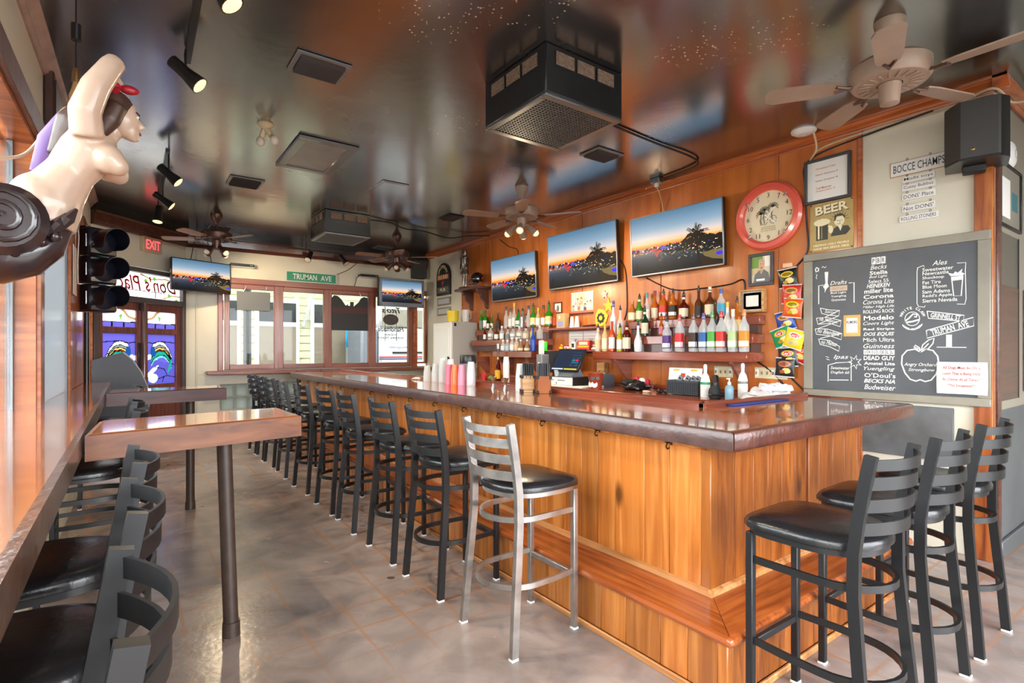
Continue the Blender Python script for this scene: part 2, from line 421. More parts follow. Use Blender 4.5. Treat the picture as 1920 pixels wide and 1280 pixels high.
# ceiling: glossy black paint with flecks where it has worn through
m, t, p = nt('glossy_black_ceiling'); N, L = t.nodes, t.links
tc = N.new('ShaderNodeTexCoord')
def noise(scale, detail=4, vec=None, dist=0):
    n = N.new('ShaderNodeTexNoise'); n.inputs['Scale'].default_value = scale; n.inputs['Detail'].default_value = detail; n.inputs['Distortion'].default_value = dist
    L.new(vec or tc.outputs['Object'], n.inputs['Vector']); return n.outputs['Fac']
def ramp(src, *stops):
    r = N.new('ShaderNodeValToRGB'); e = r.color_ramp.elements
    while len(e) < len(stops): e.new(.5)
    for i, (q, c) in enumerate(stops): e[i].position = q; e[i].color = (*c, 1) if not isinstance(c, (int, float)) else (c, c, c, 1)
    L.new(src, r.inputs[0]); return r.outputs[0]
def math_(op, a, b):
    n = N.new('ShaderNodeMath'); n.operation = op
    for i, x in enumerate((a, b)):
        if isinstance(x, (int, float)): n.inputs[i].default_value = x
        else: L.new(x, n.inputs[i])
    return n.outputs[0]
def mixc(f, a, b):
    n = N.new('ShaderNodeMix'); n.data_type = 'RGBA'
    if isinstance(f, (int, float)): n.inputs[0].default_value = f
    else: L.new(f, n.inputs[0])
    for i, x in ((6, a), (7, b)):
        if isinstance(x, tuple): n.inputs[i].default_value = (*x, 1)
        else: L.new(x, n.inputs[i])
    return n.outputs[2]
base = ramp(noise(1.1, 5), (.35, rgb(16, 15, 16)), (.58, rgb(26, 24, 24)), (.75, rgb(58, 55, 54)))
sp = N.new('ShaderNodeTexVoronoi'); sp.inputs['Scale'].default_value = 34; L.new(tc.outputs['Object'], sp.inputs['Vector'])
dots = ramp(sp.outputs['Distance'], (.0, 1.), (.17, 1.), (.22, 0.))
pm = None
for cx_, cy_, rr_ in ((1.36, 2.5, .55), (2.75, 1.85, .5), (3.05, 1.5, .35), (2.2, 3.75, .5), (3.1, 4.3, .5), (3.6, 2.95, .4), (1.7, 2.2, .4)):
    vd = N.new('ShaderNodeVectorMath'); vd.operation = 'DISTANCE'; L.new(tc.outputs['Object'], vd.inputs[0]); vd.inputs[1].default_value = (cx_, cy_, 3.2)
    q_ = ramp(vd.outputs['Value'], (rr_*.2, 1.), (min(1, rr_), 0.)); pm = q_ if pm is None else math_('MAXIMUM', pm, q_)
patch = ramp(math_('MULTIPLY', pm, noise(2.2, 4)), (.2, 0.), (.34, 1.))
rndk = ramp(noise(14, 2), (.44, 0.), (.5, 1.))
base = mixc(math_('MULTIPLY', math_('MULTIPLY', dots, patch), rndk), base, rgb(226, 200, 166))
L.new(base, p.inputs['Base Color'])
L.new(math_('ADD', math_('MULTIPLY', ramp(noise(1.4, 6), (.35, 0.), (.75, 1.)), .18), .14), p.inputs['Roughness'])
bp = N.new('ShaderNodeBump'); bp.inputs['Strength'].default_value = .12; bp.inputs['Distance'].default_value = .02
L.new(noise(7, 3), bp.inputs['Height']); L.new(bp.outputs[0], p.inputs['Normal'])
p.inputs['IOR'].default_value = 2.2; p.inputs['Coat Weight'].default_value = 1; p.inputs['Coat IOR'].default_value = 2.6; p.inputs['Coat Roughness'].default_value = .19
CEIL = m
# floor: sealed concrete with the ghost of old tiles
m, t, p = nt('sealed_concrete'); N, L = t.nodes, t.links
tc = N.new('ShaderNodeTexCoord')
c1 = ramp(noise(1.3, 8, dist=.6), (.3, rgb(116, 105, 102)), (.5, rgb(158, 143, 136)), (.7, rgb(182, 167, 160)))
c2 = ramp(noise(3.4, 8, dist=1.2), (.35, rgb(112, 104, 102)), (.65, rgb(186, 171, 163)))
c = mixc(.4, c1, c2)
br = N.new('ShaderNodeTexBrick'); br.offset = 0; br.squash = 1
br.inputs['Scale'].default_value = 1; br.inputs['Mortar Size'].default_value = .014; br.inputs['Mortar Smooth'].default_value = .9
br.inputs['Brick Width'].default_value = .24; br.inputs['Row Height'].default_value = .24
br.inputs['Color1'].default_value = br.inputs['Color2'].default_value = (0, 0, 0, 1); br.inputs['Mortar'].default_value = (1, 1, 1, 1)
L.new(tc.outputs['Object'], br.inputs['Vector'])
gm = math_('MULTIPLY', br.outputs['Fac'], ramp(noise(.8, 4), (.38, 0.), (.56, .9)))
c = mixc(gm, c, rgb(176, 128, 92))
vs = N.new('ShaderNodeTexVoronoi'); vs.inputs['Scale'].default_value = 2.0; L.new(tc.outputs['Object'], vs.inputs['Vector'])
wv = math_('ADD', vs.outputs['Distance'], math_('MULTIPLY', noise(26, 4), .08))
c = mixc(math_('MULTIPLY', ramp(wv, (.08, 1.), (.092, 0.)), .85), c, rgb(58, 56, 56))
L.new(c, p.inputs['Base Color'])
L.new(math_('ADD', math_('MULTIPLY', noise(2.6, 6), .26), .11), p.inputs['Roughness'])
bp = N.new('ShaderNodeBump'); bp.inputs['Strength'].default_value = .1; bp.inputs['Distance'].default_value = .01
L.new(noise(30, 5), bp.inputs['Height']); L.new(bp.outputs[0], p.inputs['Normal'])
CONC = m

# ------------------------------------------------------------ room shell
struct(ob('floor', G().box(-.7, 8.6, -2.2, 9.5, -.12, 0), CONC), 'sealed brown-grey concrete floor with ghost tile lines')
struct(ob('ceiling', G().box(-.75, 8.6, -2.2, 9.5, ZC, ZC+.16), CEIL), 'glossy black painted ceiling with worn flecks')
# right wall, wood sheets on it
wr = struct(ob('wall_right', G().box(XR, XR+.13, .985, YB, 0, ZC), CREAM))
for a, b in ((1.80, 2.42), (2.43, 3.70), (3.71, 4.92), (4.93, 5.79), (5.80, 6.99), (7.0, 7.87)):
    ob('panel', G().box(XR-.014, XR, a, b, 0, 3.12, .003), PLY, wr, world=True)
for y in (1.79, 7.885): ob('panel_trim', G().box(XR-.024, XR, y-.022, y+.012, 0, 3.12, .004), TRIMW, wr, world=True)
ob('lower_board', G().box(XR-.02, XR, 1.2, 2.2, .62, 1.0, .004), mat('grey_scuffed_board', rgb(104, 106, 108), .5, var=.25, vscale=6), wr, world=True)
ob('corner_post', G().box(XR-.045, XR, .985, 1.085, 0, 3.1, .006), wood('post_wood', rgb(110, 50, 22), rgb(152, 80, 36), rgb(182, 112, 56), 2, 16, .12, .35, .3, .1, .1, .4), wr, world=True)
wt = struct(ob('wall_return', G().box(XR+.13, 8.6, .985, 1.15, 0, ZC), mat('return_paint', rgb(92, 94, 96), .5, var=.12, vscale=3)))
ob('corner_strip', G().box(XR, XR+.07, .965, .985, 0, 3.1, .005), DARKT, wt, world=True)
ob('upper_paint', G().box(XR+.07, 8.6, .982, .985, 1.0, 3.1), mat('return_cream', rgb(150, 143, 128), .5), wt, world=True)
ob('wainscot', G().box(XR+.72, 8.6, .95, .985, 1.1, 1.85, .006), DARKT, wt, world=True)
for i in range(5): ob('wainscot_rail', G().box(XR+.72, 8.6, .935, .95, 1.1+i*.18, 1.125+i*.18, .004), DARKT, wt, world=True)
struct(ob('baseboard_return', G().box(XR+.07, 8.6, .96, .985, 0, .12, .006), mat('grey_base', rgb(86, 88, 90), .5)))
struct(ob('wall_far_right', G().box(8.6, 8.72, -2.2, 1.15, 0, ZC), CREAM))
# near side: unseen front wall, its opening assumed and sized to flood in skylight
struct(ob('wall_near', G().box(-.7, 8.6, -2.32, -2.2, 2.85, ZC).box(-.7, -.3, -2.32, -2.2, 0, 2.85).box(5.0, 8.6, -2.32, -2.2, 0, 2.85), CREAM))
# back wall with the window band and a glass block panel
wx0, wx1, wz0, wz1 = 1.17, 4.66, 1.10, 2.50
g = G().box(.6, wx0, YB, YB+.14, 0, ZC).box(wx1, XR+.13, YB, YB+.14, 0, ZC).box(wx0, wx1, YB, YB+.14, wz1, ZC)
g.box(wx0, wx1, YB, YB+.14, .88, wz0).box(wx0, wx1, YB, YB+.14, 0, .47).box(2.33, wx1, YB, YB+.14, .47, .88)
wb = struct(ob('wall_back', g, CREAM))
ob('conduit', G().cyl((.86, YB-.012, 0), (.86, YB-.012, 2.9), .01), CREAM, wb, world=True)
# corner wall with the double door
g = G().box(-.02, .02, 0, ZC, -.12, 0).box(CL-.02, CL+.02, 0, ZC, -.12, 0).box(.02, CL-.02, 2.52, ZC, -.12, 0)
wc = struct(ob('wall_corner', g, CREAM, M=CW(0, 0)))
# left wall with window openings
OPEN = [(-1.9, .75, 1.0), (.95, 4.15, 1.0), (4.26, 5.72, 1.0), (7.0, 8.12, .1)]
g = G(); prev = -2.3
for a, b, z0 in OPEN:
    g.box(prev, a, 0, ZC, -.16, 0); g.box(a, b, 0, z0, -.16, 0).box(a, b, 2.62, ZC, -.16, 0); prev = b
g.box(prev, 8.22, 0, ZC, -.16, 0)
wl = struct(ob('wall_left', G().add(g.v, g.f).xf(Matrix(((.02, 0, 1, lwx(0)), (1, 0, -.02, 0), (0, 1, 0, 0), (0, 0, 0, 1)))), CREAM))
# trims
def crown(name, M, L_, m, prof):
    return struct(ob(name, G().prism(prof, 0, L_, 'yz').xf(M @ Matrix(((0, 0, 1, 0), (0, 1, 0, 0), (1, 0, 0, 0), (0, 0, 0, 1))) @ Matrix(((0, 0, 1, 0), (0, 1, 0, 0), (1, 0, 0, 0), (0, 0, 0, 1)))), m))
CP = [(0, 0), (.012, 0), (.016, .012), (.028, .018), (.03, .03), (.055, .05), (.062, .066), (.075, .07), (.075, .08), (0, .08)]
def trim(name, M, length, m, prof, lab=None):
    g = G()
    n = len(prof); v = [(x, z, c) for x in (0, length) for (c, z) in prof]
    g.add(v, [tuple(range(n)), tuple(range(n, 2*n))]+[(i, (i+1) % n, n+(i+1) % n, n+i) for i in range(n)])
    return struct(ob(name, g.xf(M), m), lab)
trim('trim_1', RW(YB, 3.12), YB-.985+.075, TRIMW, CP, 'orange wood crown moulding along bar wall')
trim('trim_2', LW(-2.2, 3.12), 10.45, mat('pale_worn_trim', rgb(176, 150, 138), .35, var=.2, vscale=9), CP)
trim('trim_3', BW(.66, 2.93), 4.02, DARKT, [(0, 0), (.03, 0), (.04, .03), (.06, .05), (.07, .15), (.085, .16), (.085, .17), (0, .17)], 'dark brown header board across back wall')
trim('trim_4', CW(0, 2.93), CL, DARKT, [(0, 0), (.03, 0), (.04, .03), (.06, .05), (.07, .15), (.085, .16), (.085, .17), (0, .17)])
trim('trim_5', RTW(XR-.075, 3.12), 3.9, TRIMW, CP)
struct(ob('trim_6', G().box(-.02, CL+.05, 3.1, ZC, 0, .09), mat('black_frieze', rgb(26, 24, 24), .3), M=CW(0, 0)))
struct(ob('trim_7', G().box(.66, XR, YB-.09, YB, 3.1, ZC), MATS['black_frieze']))
portal(FR((2.35, -2.26, 1.42), (-1, 0, 0), (0, 0, 1), (0, -1, 0)), 5.3, 2.84)
portal(FR((2.9, YB+.1, 1.8), (1, 0, 0), (0, 0, 1), (0, 1, 0)), 3.5, 1.4)
for a, b, z0 in OPEN: portal(FR((lwx((a+b)/2)-.13, (a+b)/2, (2.62+z0)/2), (.02, 1, 0), (0, 0, -1), (-1, 0, 0)), b-a, 2.62-z0)

# ------------------------------------------------------------ back windows: four framed sashes and a corner light
WN = []
REDV = wood('red_brown_upright', rgb(118, 66, 52), rgb(142, 84, 68), rgb(160, 100, 84), 1, 20, .06, .3, .3, .15, .03)
DIMPANE = pane_mat('dimming_window_glass', 0, (.66, .68, .66))  # grey tint added to the panes to dim the bright outside view
def sash(n, x0, x1, z0, z1, m=REDX, fw=.075):
    mv = REDV if m is REDX else m
    s = sgrp('window_%d' % n, BW((x0+x1)/2, (z0+z1)/2, .02)); w_, h_ = (x1-x0)/2, (z1-z0)/2
    ob('stile', G().box(-w_-fw, -w_, -h_-fw, h_+fw, -.05, .03, .006), mv, s); ob('stile', G().box(w_, w_+fw, -h_-fw, h_+fw, -.05, .03, .006), mv, s)
    ob('rail', G().box(-w_, w_, h_, h_+fw, -.05, .03, .006), m, s); ob('rail', G().box(-w_, w_, -h_-fw, -h_, -.05, .03, .006), m, s)
    ob('pane', G().box(-w_, w_, -h_, h_, -.012, -.006), DIMPANE, s)
    return s
k = YB/9.15
for i, (a, b) in enumerate(((1.289, 1.921), (2.058, 2.701), (2.835, 3.472), (3.61, 4.238))): sash(i+1, a*k, b*k, 1.175, 2.355)
sash(5, 4.46, 4.63, 1.175, 2.355, TRIMW, .03)
struct(ob('window_frame_head', G().box(wx0-.02, wx1, YB-.06, YB+.02, 2.43, 2.52, .008), REDX))
struct(ob('window_frame_side', G().box(wx0-.03, wx0+.04, YB-.06, YB+.02, 1.08, 2.43, .008), wood('frame_upright', rgb(118, 66, 52), rgb(142, 84, 68), rgb(160, 100, 84), 2, 20, .06, .3, .3, .1)))
struct(ob('window_frame_post', G().box(4.37, 4.44, YB-.11, YB+.02, 1.08, 2.43, .008), TRIMW))
sl = tag(ob('window_ledge', G().box(.98, 4.66, YB-.24, YB, 1.03, 1.085, .008), REDX), 'reddish wooden drink ledge under the back windows', 'ledge')
# glass blocks
GB = stain('glass_block', rgb(236, 242, 240), 3.2)
gb = sgrp('window_6', BW(1.75, .675)); GRT = mat('grout', rgb(196, 190, 172), .7)
for i in range(7): ob('grout', G().box(-.574+i*.19, -.566+i*.19, -.205, .205, -.1, -.03), GRT, gb)
for y in (-.2, 0, .2): ob('grout', G().box(-.58, .58, y-.006, y+.006, -.1, -.03), GRT, gb)
bm_ = G().cb((0, 0, -.045), (.18, .186, .04), .008).mesh('glass_block')
for i in range(6):
    for j in range(2): link('glass_block', bm_, GB, gb, Matrix.Translation((-.475+i*.19, -.1+j*.2, 0)))
tag(ob('wall_outlet', G().box(-.035, .035, -.06, .06, 0, .012, .004).box(-.018, .018, .012, .04, .012, .016).box(-.018, .018, -.04, -.012, .012, .016), CREAM, M=BW(.9, .5)), 'cream wall outlet beside the corner double door', 'outlet')

# ------------------------------------------------------------ stained glass double door in the corner
DOORM = wood('door_mahogany', rgb(96, 46, 40), rgb(126, 66, 56), rgb(146, 84, 70), 1, 20, .06, .3, .4, .1)
PAL = {'lead': (24, 28, 44), 'sky': (112, 104, 214), 'sea': (96, 92, 200), 'white': (246, 246, 244), 'teal': (36, 168, 150), 'aqua': (120, 226, 222), 'blue': (30, 84, 160), 'yel': (250, 222, 110), 'red': (222, 60, 40),
       'grey': (150, 158, 160), 'cloud': (232, 236, 232), 'green': (120, 190, 70), 'branch': (200, 160, 110), 'pink': (226, 96, 110), 'rose': (186, 60, 84)}
def P_(k): return tuple(x/255 for x in PAL[k])
def stm(c):
    for k_, v_ in PAL.items():
        if v_ == c:
            if k_ == 'lead': return mat('lead_came', rgb(30, 32, 40), .45, .6), 'lead_came'
            return stain('stained_'+k_, rgb(*v_), 4.5 if k_ in ('white', 'cloud') else 1.8), 'glass_piece'
    return stain('stained_x', rgb(*c)), 'glass_piece'
def fishpanel(flip):
    W, H = 44, 74; im = Img(W, H, P_('sky')); f = (lambda q: [(1-x, y) for x, y in q]) if flip else (lambda q: q)
    im.poly(f([(0, .52), (.3, .5), (.65, .58), (1, .5), (1, 1), (0, 1)]), P_('sea'))
    im.poly(f([(0, .42), (.2, .4), (.4, .46), (.36, .52), (.1, .5), (0, .52)]), P_('cloud'))
    im.poly(f([(.05, .78), (.2, .68), (.42, .62), (.3, .74), (.16, .8), (.05, .86)]), P_('cloud'))
    im.ell(.78 if flip else .22, .88, .16, .09, P_('white'))
    body = [((.14, .36), (.2, .2), (.42, .14), (.64, .17), (.8, .3), (.9, .48), (.88, .6))]
    top = [(.16, .27), (.24, .19), (.44, .14), (.62, .17), (.78, .29), (.88, .44)]
    lay = [('white', 0, .07), ('grey', .07, .05), ('yel', .12, .045), ('red', .165, .025), ('teal', .19, .09), ('aqua', .28, .05)]
    for nm, o, th in lay:
        q = [(x, y+o*(1.15-.35*i/5)) for i, (x, y) in enumerate(top)]; r = [(x, y+(o+th)*(1.15-.35*i/5)) for i, (x, y) in enumerate(top)]
        im.poly(f(q+r[::-1]), P_(nm))
        im.line(f(q), .009, P_('lead'))
    im.poly(f([(.12, .36), (.16, .25), (.24, .24), (.34, .38), (.28, .45), (.18, .43)]), P_('blue'))
    im.poly(f([(.86, .5), (.92, .56), (.84, .72), (.72, .82), (.78, .64)]), P_('teal'))
    for q in ([(0, .16), (.2, .18), (.5, .14), (1, .17)], [(.72, .82), (.6, .7), (.3, .66)], [(.88, .6), (1, .62)], [(.4, .9), (.7, .84), (1, .88)], [(.55, .97), (.6, .87)]): im.line(f(q), .008, P_('lead'))
    return im
def branchpanel(flip):
    W, H = 40, 26; im = Img(W, H, P_('white')); f = (lambda q: [(1-x, y) for x, y in q]) if flip else (lambda q: q)
    im.rect(0, .72, 1, 1, P_('sky')); im.line([(0, .72), (1, .7)], .03, P_('lead'))
    im.line(f([(0, .5), (.2, .4), (.34, .1), (.4, 0)]), .07, P_('branch'))
    im.poly(f([(.4, .2), (.5, .35), (.46, .6), (.4, .4)]), P_('green'))
    for x in (.3, .65): im.line([(x, .75), (x, 1)], .02, P_('lead'))
    return im
def transom():
    W, H = 92, 34; im = Img(W, H, P_('white'))
    im.rect(0, .72, .8, .97, P_('cloud')); im.line([(0, .72), (.8, .72)], .02, P_('lead'))
    for x in (.12, .3, .5, .68): im.line([(x, .72), (x, .97)], .012, P_('lead'))
    im.line([(.5, .05), (.62, .2), (.8, .12), (1, .2)], .03, P_('branch')); im.line([(.78, .95), (.88, .8), (1, .78)], .03, P_('branch'))
    for x, y in ((.55, .2), (.66, .08), (.78, .25), (.9, .3), (.85, .7), (.95, .9)): im.poly([(x, y), (x+.03, y+.06), (x+.01, y+.2), (x-.02, y+.1)], P_('green'))
    return im
dr = sgrp('door_frame', CW(0, 0))
for a, b, c, d in ((.02, .085, 0, 2.5), (CL-.08, CL-.02, 0, 2.5), (.085, CL-.08, 2.03, 2.11), (.085, CL-.08, 2.44, 2.5)):
    ob('frame_member', G().box(a, b, c, d, -.1, .03, .006), mat('door_frame_grey', rgb(92, 84, 84), .4), dr)
tw = (CL-.165)
tr_ = sgrp('window_7', CW(CL/2, 2.275)); pieces('glass_piece', transom(), tw, .33, -.03, tr_, stm)
SCR = mat('rose_glass_script', rgb(206, 50, 66), .3)
text("Don's Place", tw*.8, .2, SCR, tr_, (.06, .03, -.024), mirror=True, shear=.25, bold=.012, name='script_lettering')
for n, s0, s1, fl in ((1, .087, .745, True), (2, .755, CL-.082, False)):
    d_ = sgrp('door_%d' % n, CW((s0+s1)/2, 0, -.02)); h_ = (s1-s0)/2; iw = h_-.085
    for a, b in ((-h_, -iw), (iw, h_)): ob('stile', G().box(a, b, .01, 2.03, -.04, .01, .004), DOORM, d_)
    for a, b in ((1.93, 2.03), (1.62, 1.70), (.82, .93), (.01, .25)): ob('rail', G().box(-iw, iw, a, b, -.04, .01, .004), DOORM, d_)
    ob('kick_panel', G().box(-iw, iw, .25, .82, -.03, -.005), DOORM, d_)
    e1 = bpy.data.objects.new('fish_window', None); COL.objects.link(e1); e1.parent = d_; e1.location = (0, 1.275, 0)
    pieces('glass_piece', fishpanel(fl), 2*iw, .69, -.015, e1, stm)
    e2 = bpy.data.objects.new('branch_window', None); COL.objects.link(e2); e2.parent = d_; e2.location = (0, 1.815, 0)
    pieces('glass_piece', branchpanel(fl), 2*iw, .23, -.015, e2, stm)
    if n == 1: ob('push_handle', G().box(h_-.07, h_-.03, 1.15, 1.5, .01, .03, .005).box(h_-.06, h_-.04, 1.93, 2.02, .01, .05, .004), BLK, d_)
ob('astragal', G().box(.735, .765, 0, 2.05, 0, .035, .006), mat('bright_bronze', rgb(150, 130, 128), .25, .6), dr)
# ------------------------------------------------------------ the bar
bar = thing('bar_counter', 'long honey pine plank bar with a stepped foot ledge', 'bar', T(2.13, 1.417, 0))
XF, YN, YE, XE = 2.13, 1.417, 8.33, 3.72          # panel face, near end face, far end, right end
ob('carcass', G().box(XF+.02, 2.66, YN+.02, YE, .0, .985).box(2.66, XE, YN+.02, 1.80, 0, .985).box(1.93, XF+.02, 1.23, YE, 0, .26).box(XF, XE, 1.23, YN+.02, 0, .26), DARKT, bar, world=True)
def planks(name, along, face, a0, a1, z0, z1, m, wmin, wmax, axis):
    """vertical boards with a shadow gap; alike widths share a mesh"""
    ws = [wmin+(wmax-wmin)*i/3 for i in range(4)]; mesh = {}
    for w_ in ws:
        d = .016
        g = G().box(-d if axis == 'y' else 0, 0 if axis == 'y' else w_-.002, 0 if axis == 'y' else -d, w_-.002 if axis == 'y' else 0, 0, z1-z0, .0018)
        mesh[w_] = g.mesh(name)
    a = a0
    while a < a1-.02:
        w_ = random.choice(ws)
        if a+w_ > a1:
            w_ = a1-a; me = G().box(-.016 if axis == 'y' else 0, 0 if axis == 'y' else w_-.002, 0 if axis == 'y' else -.016, w_-.002 if axis == 'y' else 0, 0, z1-z0, .0018).mesh(name)
        else: me = mesh[w_]
        link(name, me, m, bar, Matrix.Translation((face, a, z0) if axis == 'y' else (a, face, z0)), world=True); a += w_
planks('plank', 'y', XF+.018, YN+.05, YE, .31, .985, PINE, .13, .2, 'y')
planks('plank', 'x', YN+.018, XF+.05, XE, .31, .985, PINE2, .12, .17, 'x')
planks('base_plank', 'y', 1.918, 1.235, YE, .03, .262, PINE, .14, .2, 'y')
planks('base_plank', 'x', 1.208, 1.94, XE, .03, .262, PINE2, .13, .18, 'x')
ob('corner_board', G().box(XF-.002, XF+.05, YN-.002, YN+.05, .31, .985, .004), PINE, bar, world=True)
ob('base_corner_board', G().box(1.9, 1.94, 1.19, 1.235, .03, .262, .004), PINE, bar, world=True)
ob('batten', G().box(3.02, 3.075, YN-.012, YN+.004, .31, .985, .004), PINE2, bar, world=True)
ob('step_tread', G().prism([(1.882, 1.172), (XF+.03, YN+.02), (XF+.03, YE), (1.882, YE)], .262, .305), TREAD, bar, world=True)
ob('step_tread', G().prism([(1.884, 1.17), (XE+.02, 1.17), (XE+.02, YN+.02), (XF+.03, YN+.018)], .262, .305), TREADX, bar, world=True)
ob('tread_nose', G().tube([(1.884, 1.172, .283), (1.884, YE, .283)], .021, 8).tube([(1.884, 1.172, .283), (XE+.02, 1.172, .283)], .021, 8).ball((1.884, 1.172, .283), .021, 8, 6), TREAD, bar, world=True)
QR = wood('pale_strip', rgb(150, 92, 44), rgb(190, 130, 76), rgb(206, 150, 96), 1, 20, .05, .4, .2)
ob('quarter_round', G().prism([(XF, .305), (XF-.02, .305), (XF-.014, .325), (XF, .332)], YN-.02, YE, 'xz'), QR, bar, world=True)
ob('quarter_round', G().prism([(YN, .305), (YN-.02, .305), (YN-.014, .325), (YN, .332)], XF-.02, XE, 'yz'), QR, bar, world=True)
ob('floor_strip', G().box(1.888, 1.902, 1.18, YE, 0, .03, .004), QR, bar, world=True)
ob('floor_strip', G().box(1.89, XE, 1.178, 1.192, 0, .03, .004), QR, bar, world=True)
ob('under_strip', G().box(XF-.012, XF+.002, YN, YE, .955, .985, .003), PINE, bar, world=True)
HK = mat('antique_brass', rgb(74, 62, 46), .35, .8)
hk = G().tube([(-.004, 0, .0), (-.05, 0, -.004), (-.066, 0, -.03), (-.05, 0, -.05), (-.03, 0, -.044)], .006, 6).tube([(-.004, 0, 0), (-.035, .024, -.005), (-.045, .03, .012)], .005, 6).cb((-.004, 0, 0), (.008, .02, .05), .003).xf(Matrix.Diagonal((.62, .62, .62, 1))).mesh('purse_hook')
for i in range(14): link('purse_hook', hk, HK, bar, Matrix.Translation((XF-.012, 1.62+i*.475, .968)), world=True)
# top
bt = thing('lacquered_counter', 'glossy lacquered L shaped bar top with worn dark edge', 'bar top', T(2.0, 1.222, .99))
ob('top_panel', G().box(2.045, 2.74, 1.265, 8.39, 1.0, 1.07, .003), AMBER, bt, world=True)
ob('top_panel', G().box(2.74, 3.945, 1.265, 1.86, 1.0, 1.07, .003), AMBERX, bt, world=True)
link('edge', bev(G().prism([(2.0, 1.222), (2.046, 1.268), (2.046, 8.43), (2.0, 8.43)], .988, 1.072), .011), EDGE, bt, world=True)
link('edge', bev(G().prism([(2.0, 1.222), (3.985, 1.222), (3.94, 1.267), (2.045, 1.267)], .988, 1.072), .011), mat('worn_red_edge', rgb(86, 44, 34), .3, var=.35, vscale=12, bump=.15, bscale=40, coat=.3), bt, world=True)
link('edge', bev(G().prism([(3.985, 1.222), (3.985, 1.86), (3.94, 1.86), (3.94, 1.267)], .988, 1.072), .011), MATS['worn_red_edge'], bt, world=True)
ob('edge', G().box(2.0, 2.74, 8.385, 8.43, .988, 1.072, .013), EDGE, bt, world=True)
ob('inner_rail', G().box(2.735, 2.79, 1.86, 8.43, 1.0, 1.1, .008), REDW, bt, world=True)
ob('inner_rail', G().box(2.735, 3.985, 1.855, 1.905, 1.0, 1.1, .008), wood('rail_x', rgb(100, 46, 30), rgb(126, 60, 40), rgb(150, 76, 54), 0, 20, .05, .22, .5, .1, .03), bt, world=True)
ob('bar_mat', G().box(2.95, 3.6, 1.80, 1.853, 1.0705, 1.08, .003), mat('blue_bar_mat', rgb(36, 56, 120), .6), bt, world=True)
tag(ob('side_speed_rail', G().box(2.80, 3.1, 1.95, 8.3, .0, .8, .01), mat('dark_steel', rgb(60, 62, 66), .4, .6)), 'dark steel underbar unit behind the bar', 'underbar')

# ------------------------------------------------------------ bar stools (front towards +x)
def make_stool(name, fm, label):
    s = thing(name, label, 'bar stool')
    # seat: shield-shaped cushion
    def outline(k, n=36):
        P = []
        for i in range(n):
            a = 2*math.pi*i/n; c, q = math.cos(a), math.sin(a)
            e = 6.5 if c > 0 else 2.3
            r = (abs(c)**e+abs(q)**e)**(-1/e)
            P.append(((.236 if c > 0 else .205)*r*c*k, (.218 if c > 0 else .205+.013*(1+c))*r*q*k))
        return P
    g = G(); rings = []
    for k, z in ((.93, .728), (1.0, .735), (1.0, .752), (.965, .768), (.8, .779), (.4, .784), (.02, .785)): rings.append([(x, y, z) for x, y in outline(k)])
    n = len(rings[0]); g.add([p for r in rings for p in r], [(j*n+i, j*n+(i+1) % n, (j+1)*n+(i+1) % n, (j+1)*n+i) for j in range(len(rings)-1) for i in range(n)]+[tuple(range(n)), tuple(range((len(rings)-1)*n, len(rings)*n))])
    ob('seat', g, VINYL, s, ang=50)
    ob('seat_pan', G().prism([(x*.93, y*.93) for x, y in outline(1)], .708, .729), fm, s)
    for sy in (-1, 1):
        P = [(-.215, .214*sy, 0), (-.2, .207*sy, .2), (-.18, .198*sy, .42), (-.166, .19*sy, .6), (-.166, .187*sy, .74), (-.18, .186*sy, .86), (-.2, .187*sy, .98), (-.216, .188*sy, 1.067)]
        lg = ob('rear_leg', G().tube(P, 0, up=(1, 0, 0), sq=(.026, .036)), fm, s)
        ob('foot_glide', G().cb((-.2155, .2142*sy, .006), (.04, .03, .012), .002), WHITE, lg)
        lg = ob('front_leg', G().box(.186, .214, .174*sy-.015, .174*sy+.015, 0, .71, .003), fm, s)
        ob('foot_glide', G().cb((.2, .174*sy, .006), (.033, .033, .012), .002), WHITE, lg)
    for z0 in (.822, .9, .975, 1.036):
        q = (z0-.74)/.33; x0 = -.17-.045*q; hh = .021 if z0 < 1 else .018
        m = 10; v = []
        for i in range(m+1):
            a = -1+2*i/m; x = x0-.062*(1-a*a); y = .186*a
            v += [(x, y, z0-hh), (x-.008, y, z0-hh), (x-.008, y, z0+hh), (x, y, z0+hh)]
        f = [(0, 1, 2, 3), (m*4, m*4+1, m*4+2, m*4+3)]
        for i in range(m):
            for k in range(4): f.append((i*4+k, i*4+(k+1) % 4, (i+1)*4+(k+1) % 4, (i+1)*4+k))
        ob('back_slat', G().add(v, f), fm, s)
    def ring(z, rr, xb):
        P = [(.2, -.172, z), (.05, -rr, z)]+[(xb+rr*math.cos(a), rr*math.sin(a), z) for a in [-math.pi/2-math.pi*i/14 for i in range(15)]]+[(.05, rr, z), (.2, .172, z)]
        return G().tube(P, 0, up=(0, 0, 1), sq=(.013, .026))
    ob('upper_ring', ring(.605, .172, -.045), fm, s)
    ob('foot_ring', ring(.295, .184, -.055), fm, s)
    ob('front_stretcher', G().box(.19, .21, -.165, .165, .262, .292, .003), fm, s)
    return s
S0 = make_stool('bar_stool', BLACK, 'x')
BY = [2.17, 2.87, 3.49, 4.20, 4.78, 5.56, 6.35, 7.0, 7.52, 8.05]
names = ['', 'black ladder-back stool beside the bare steel one at the bar', 'third stool from the near corner along the bar front', 'fourth stool from the near corner along the bar front', 'fifth stool from the near corner along the bar front',
         'sixth stool from the near corner along the bar front', 'seventh stool from the near corner along the bar front', 'third last stool in the long row by the bar', 'second last stool in the long row by the bar', 'farthest stool in the long row by the bar']
ST = make_stool('bar_stool', STEEL, 'bare worn steel bar stool with black seat, nearest at bar front'); ST['group'] = 'stools along the bar front'
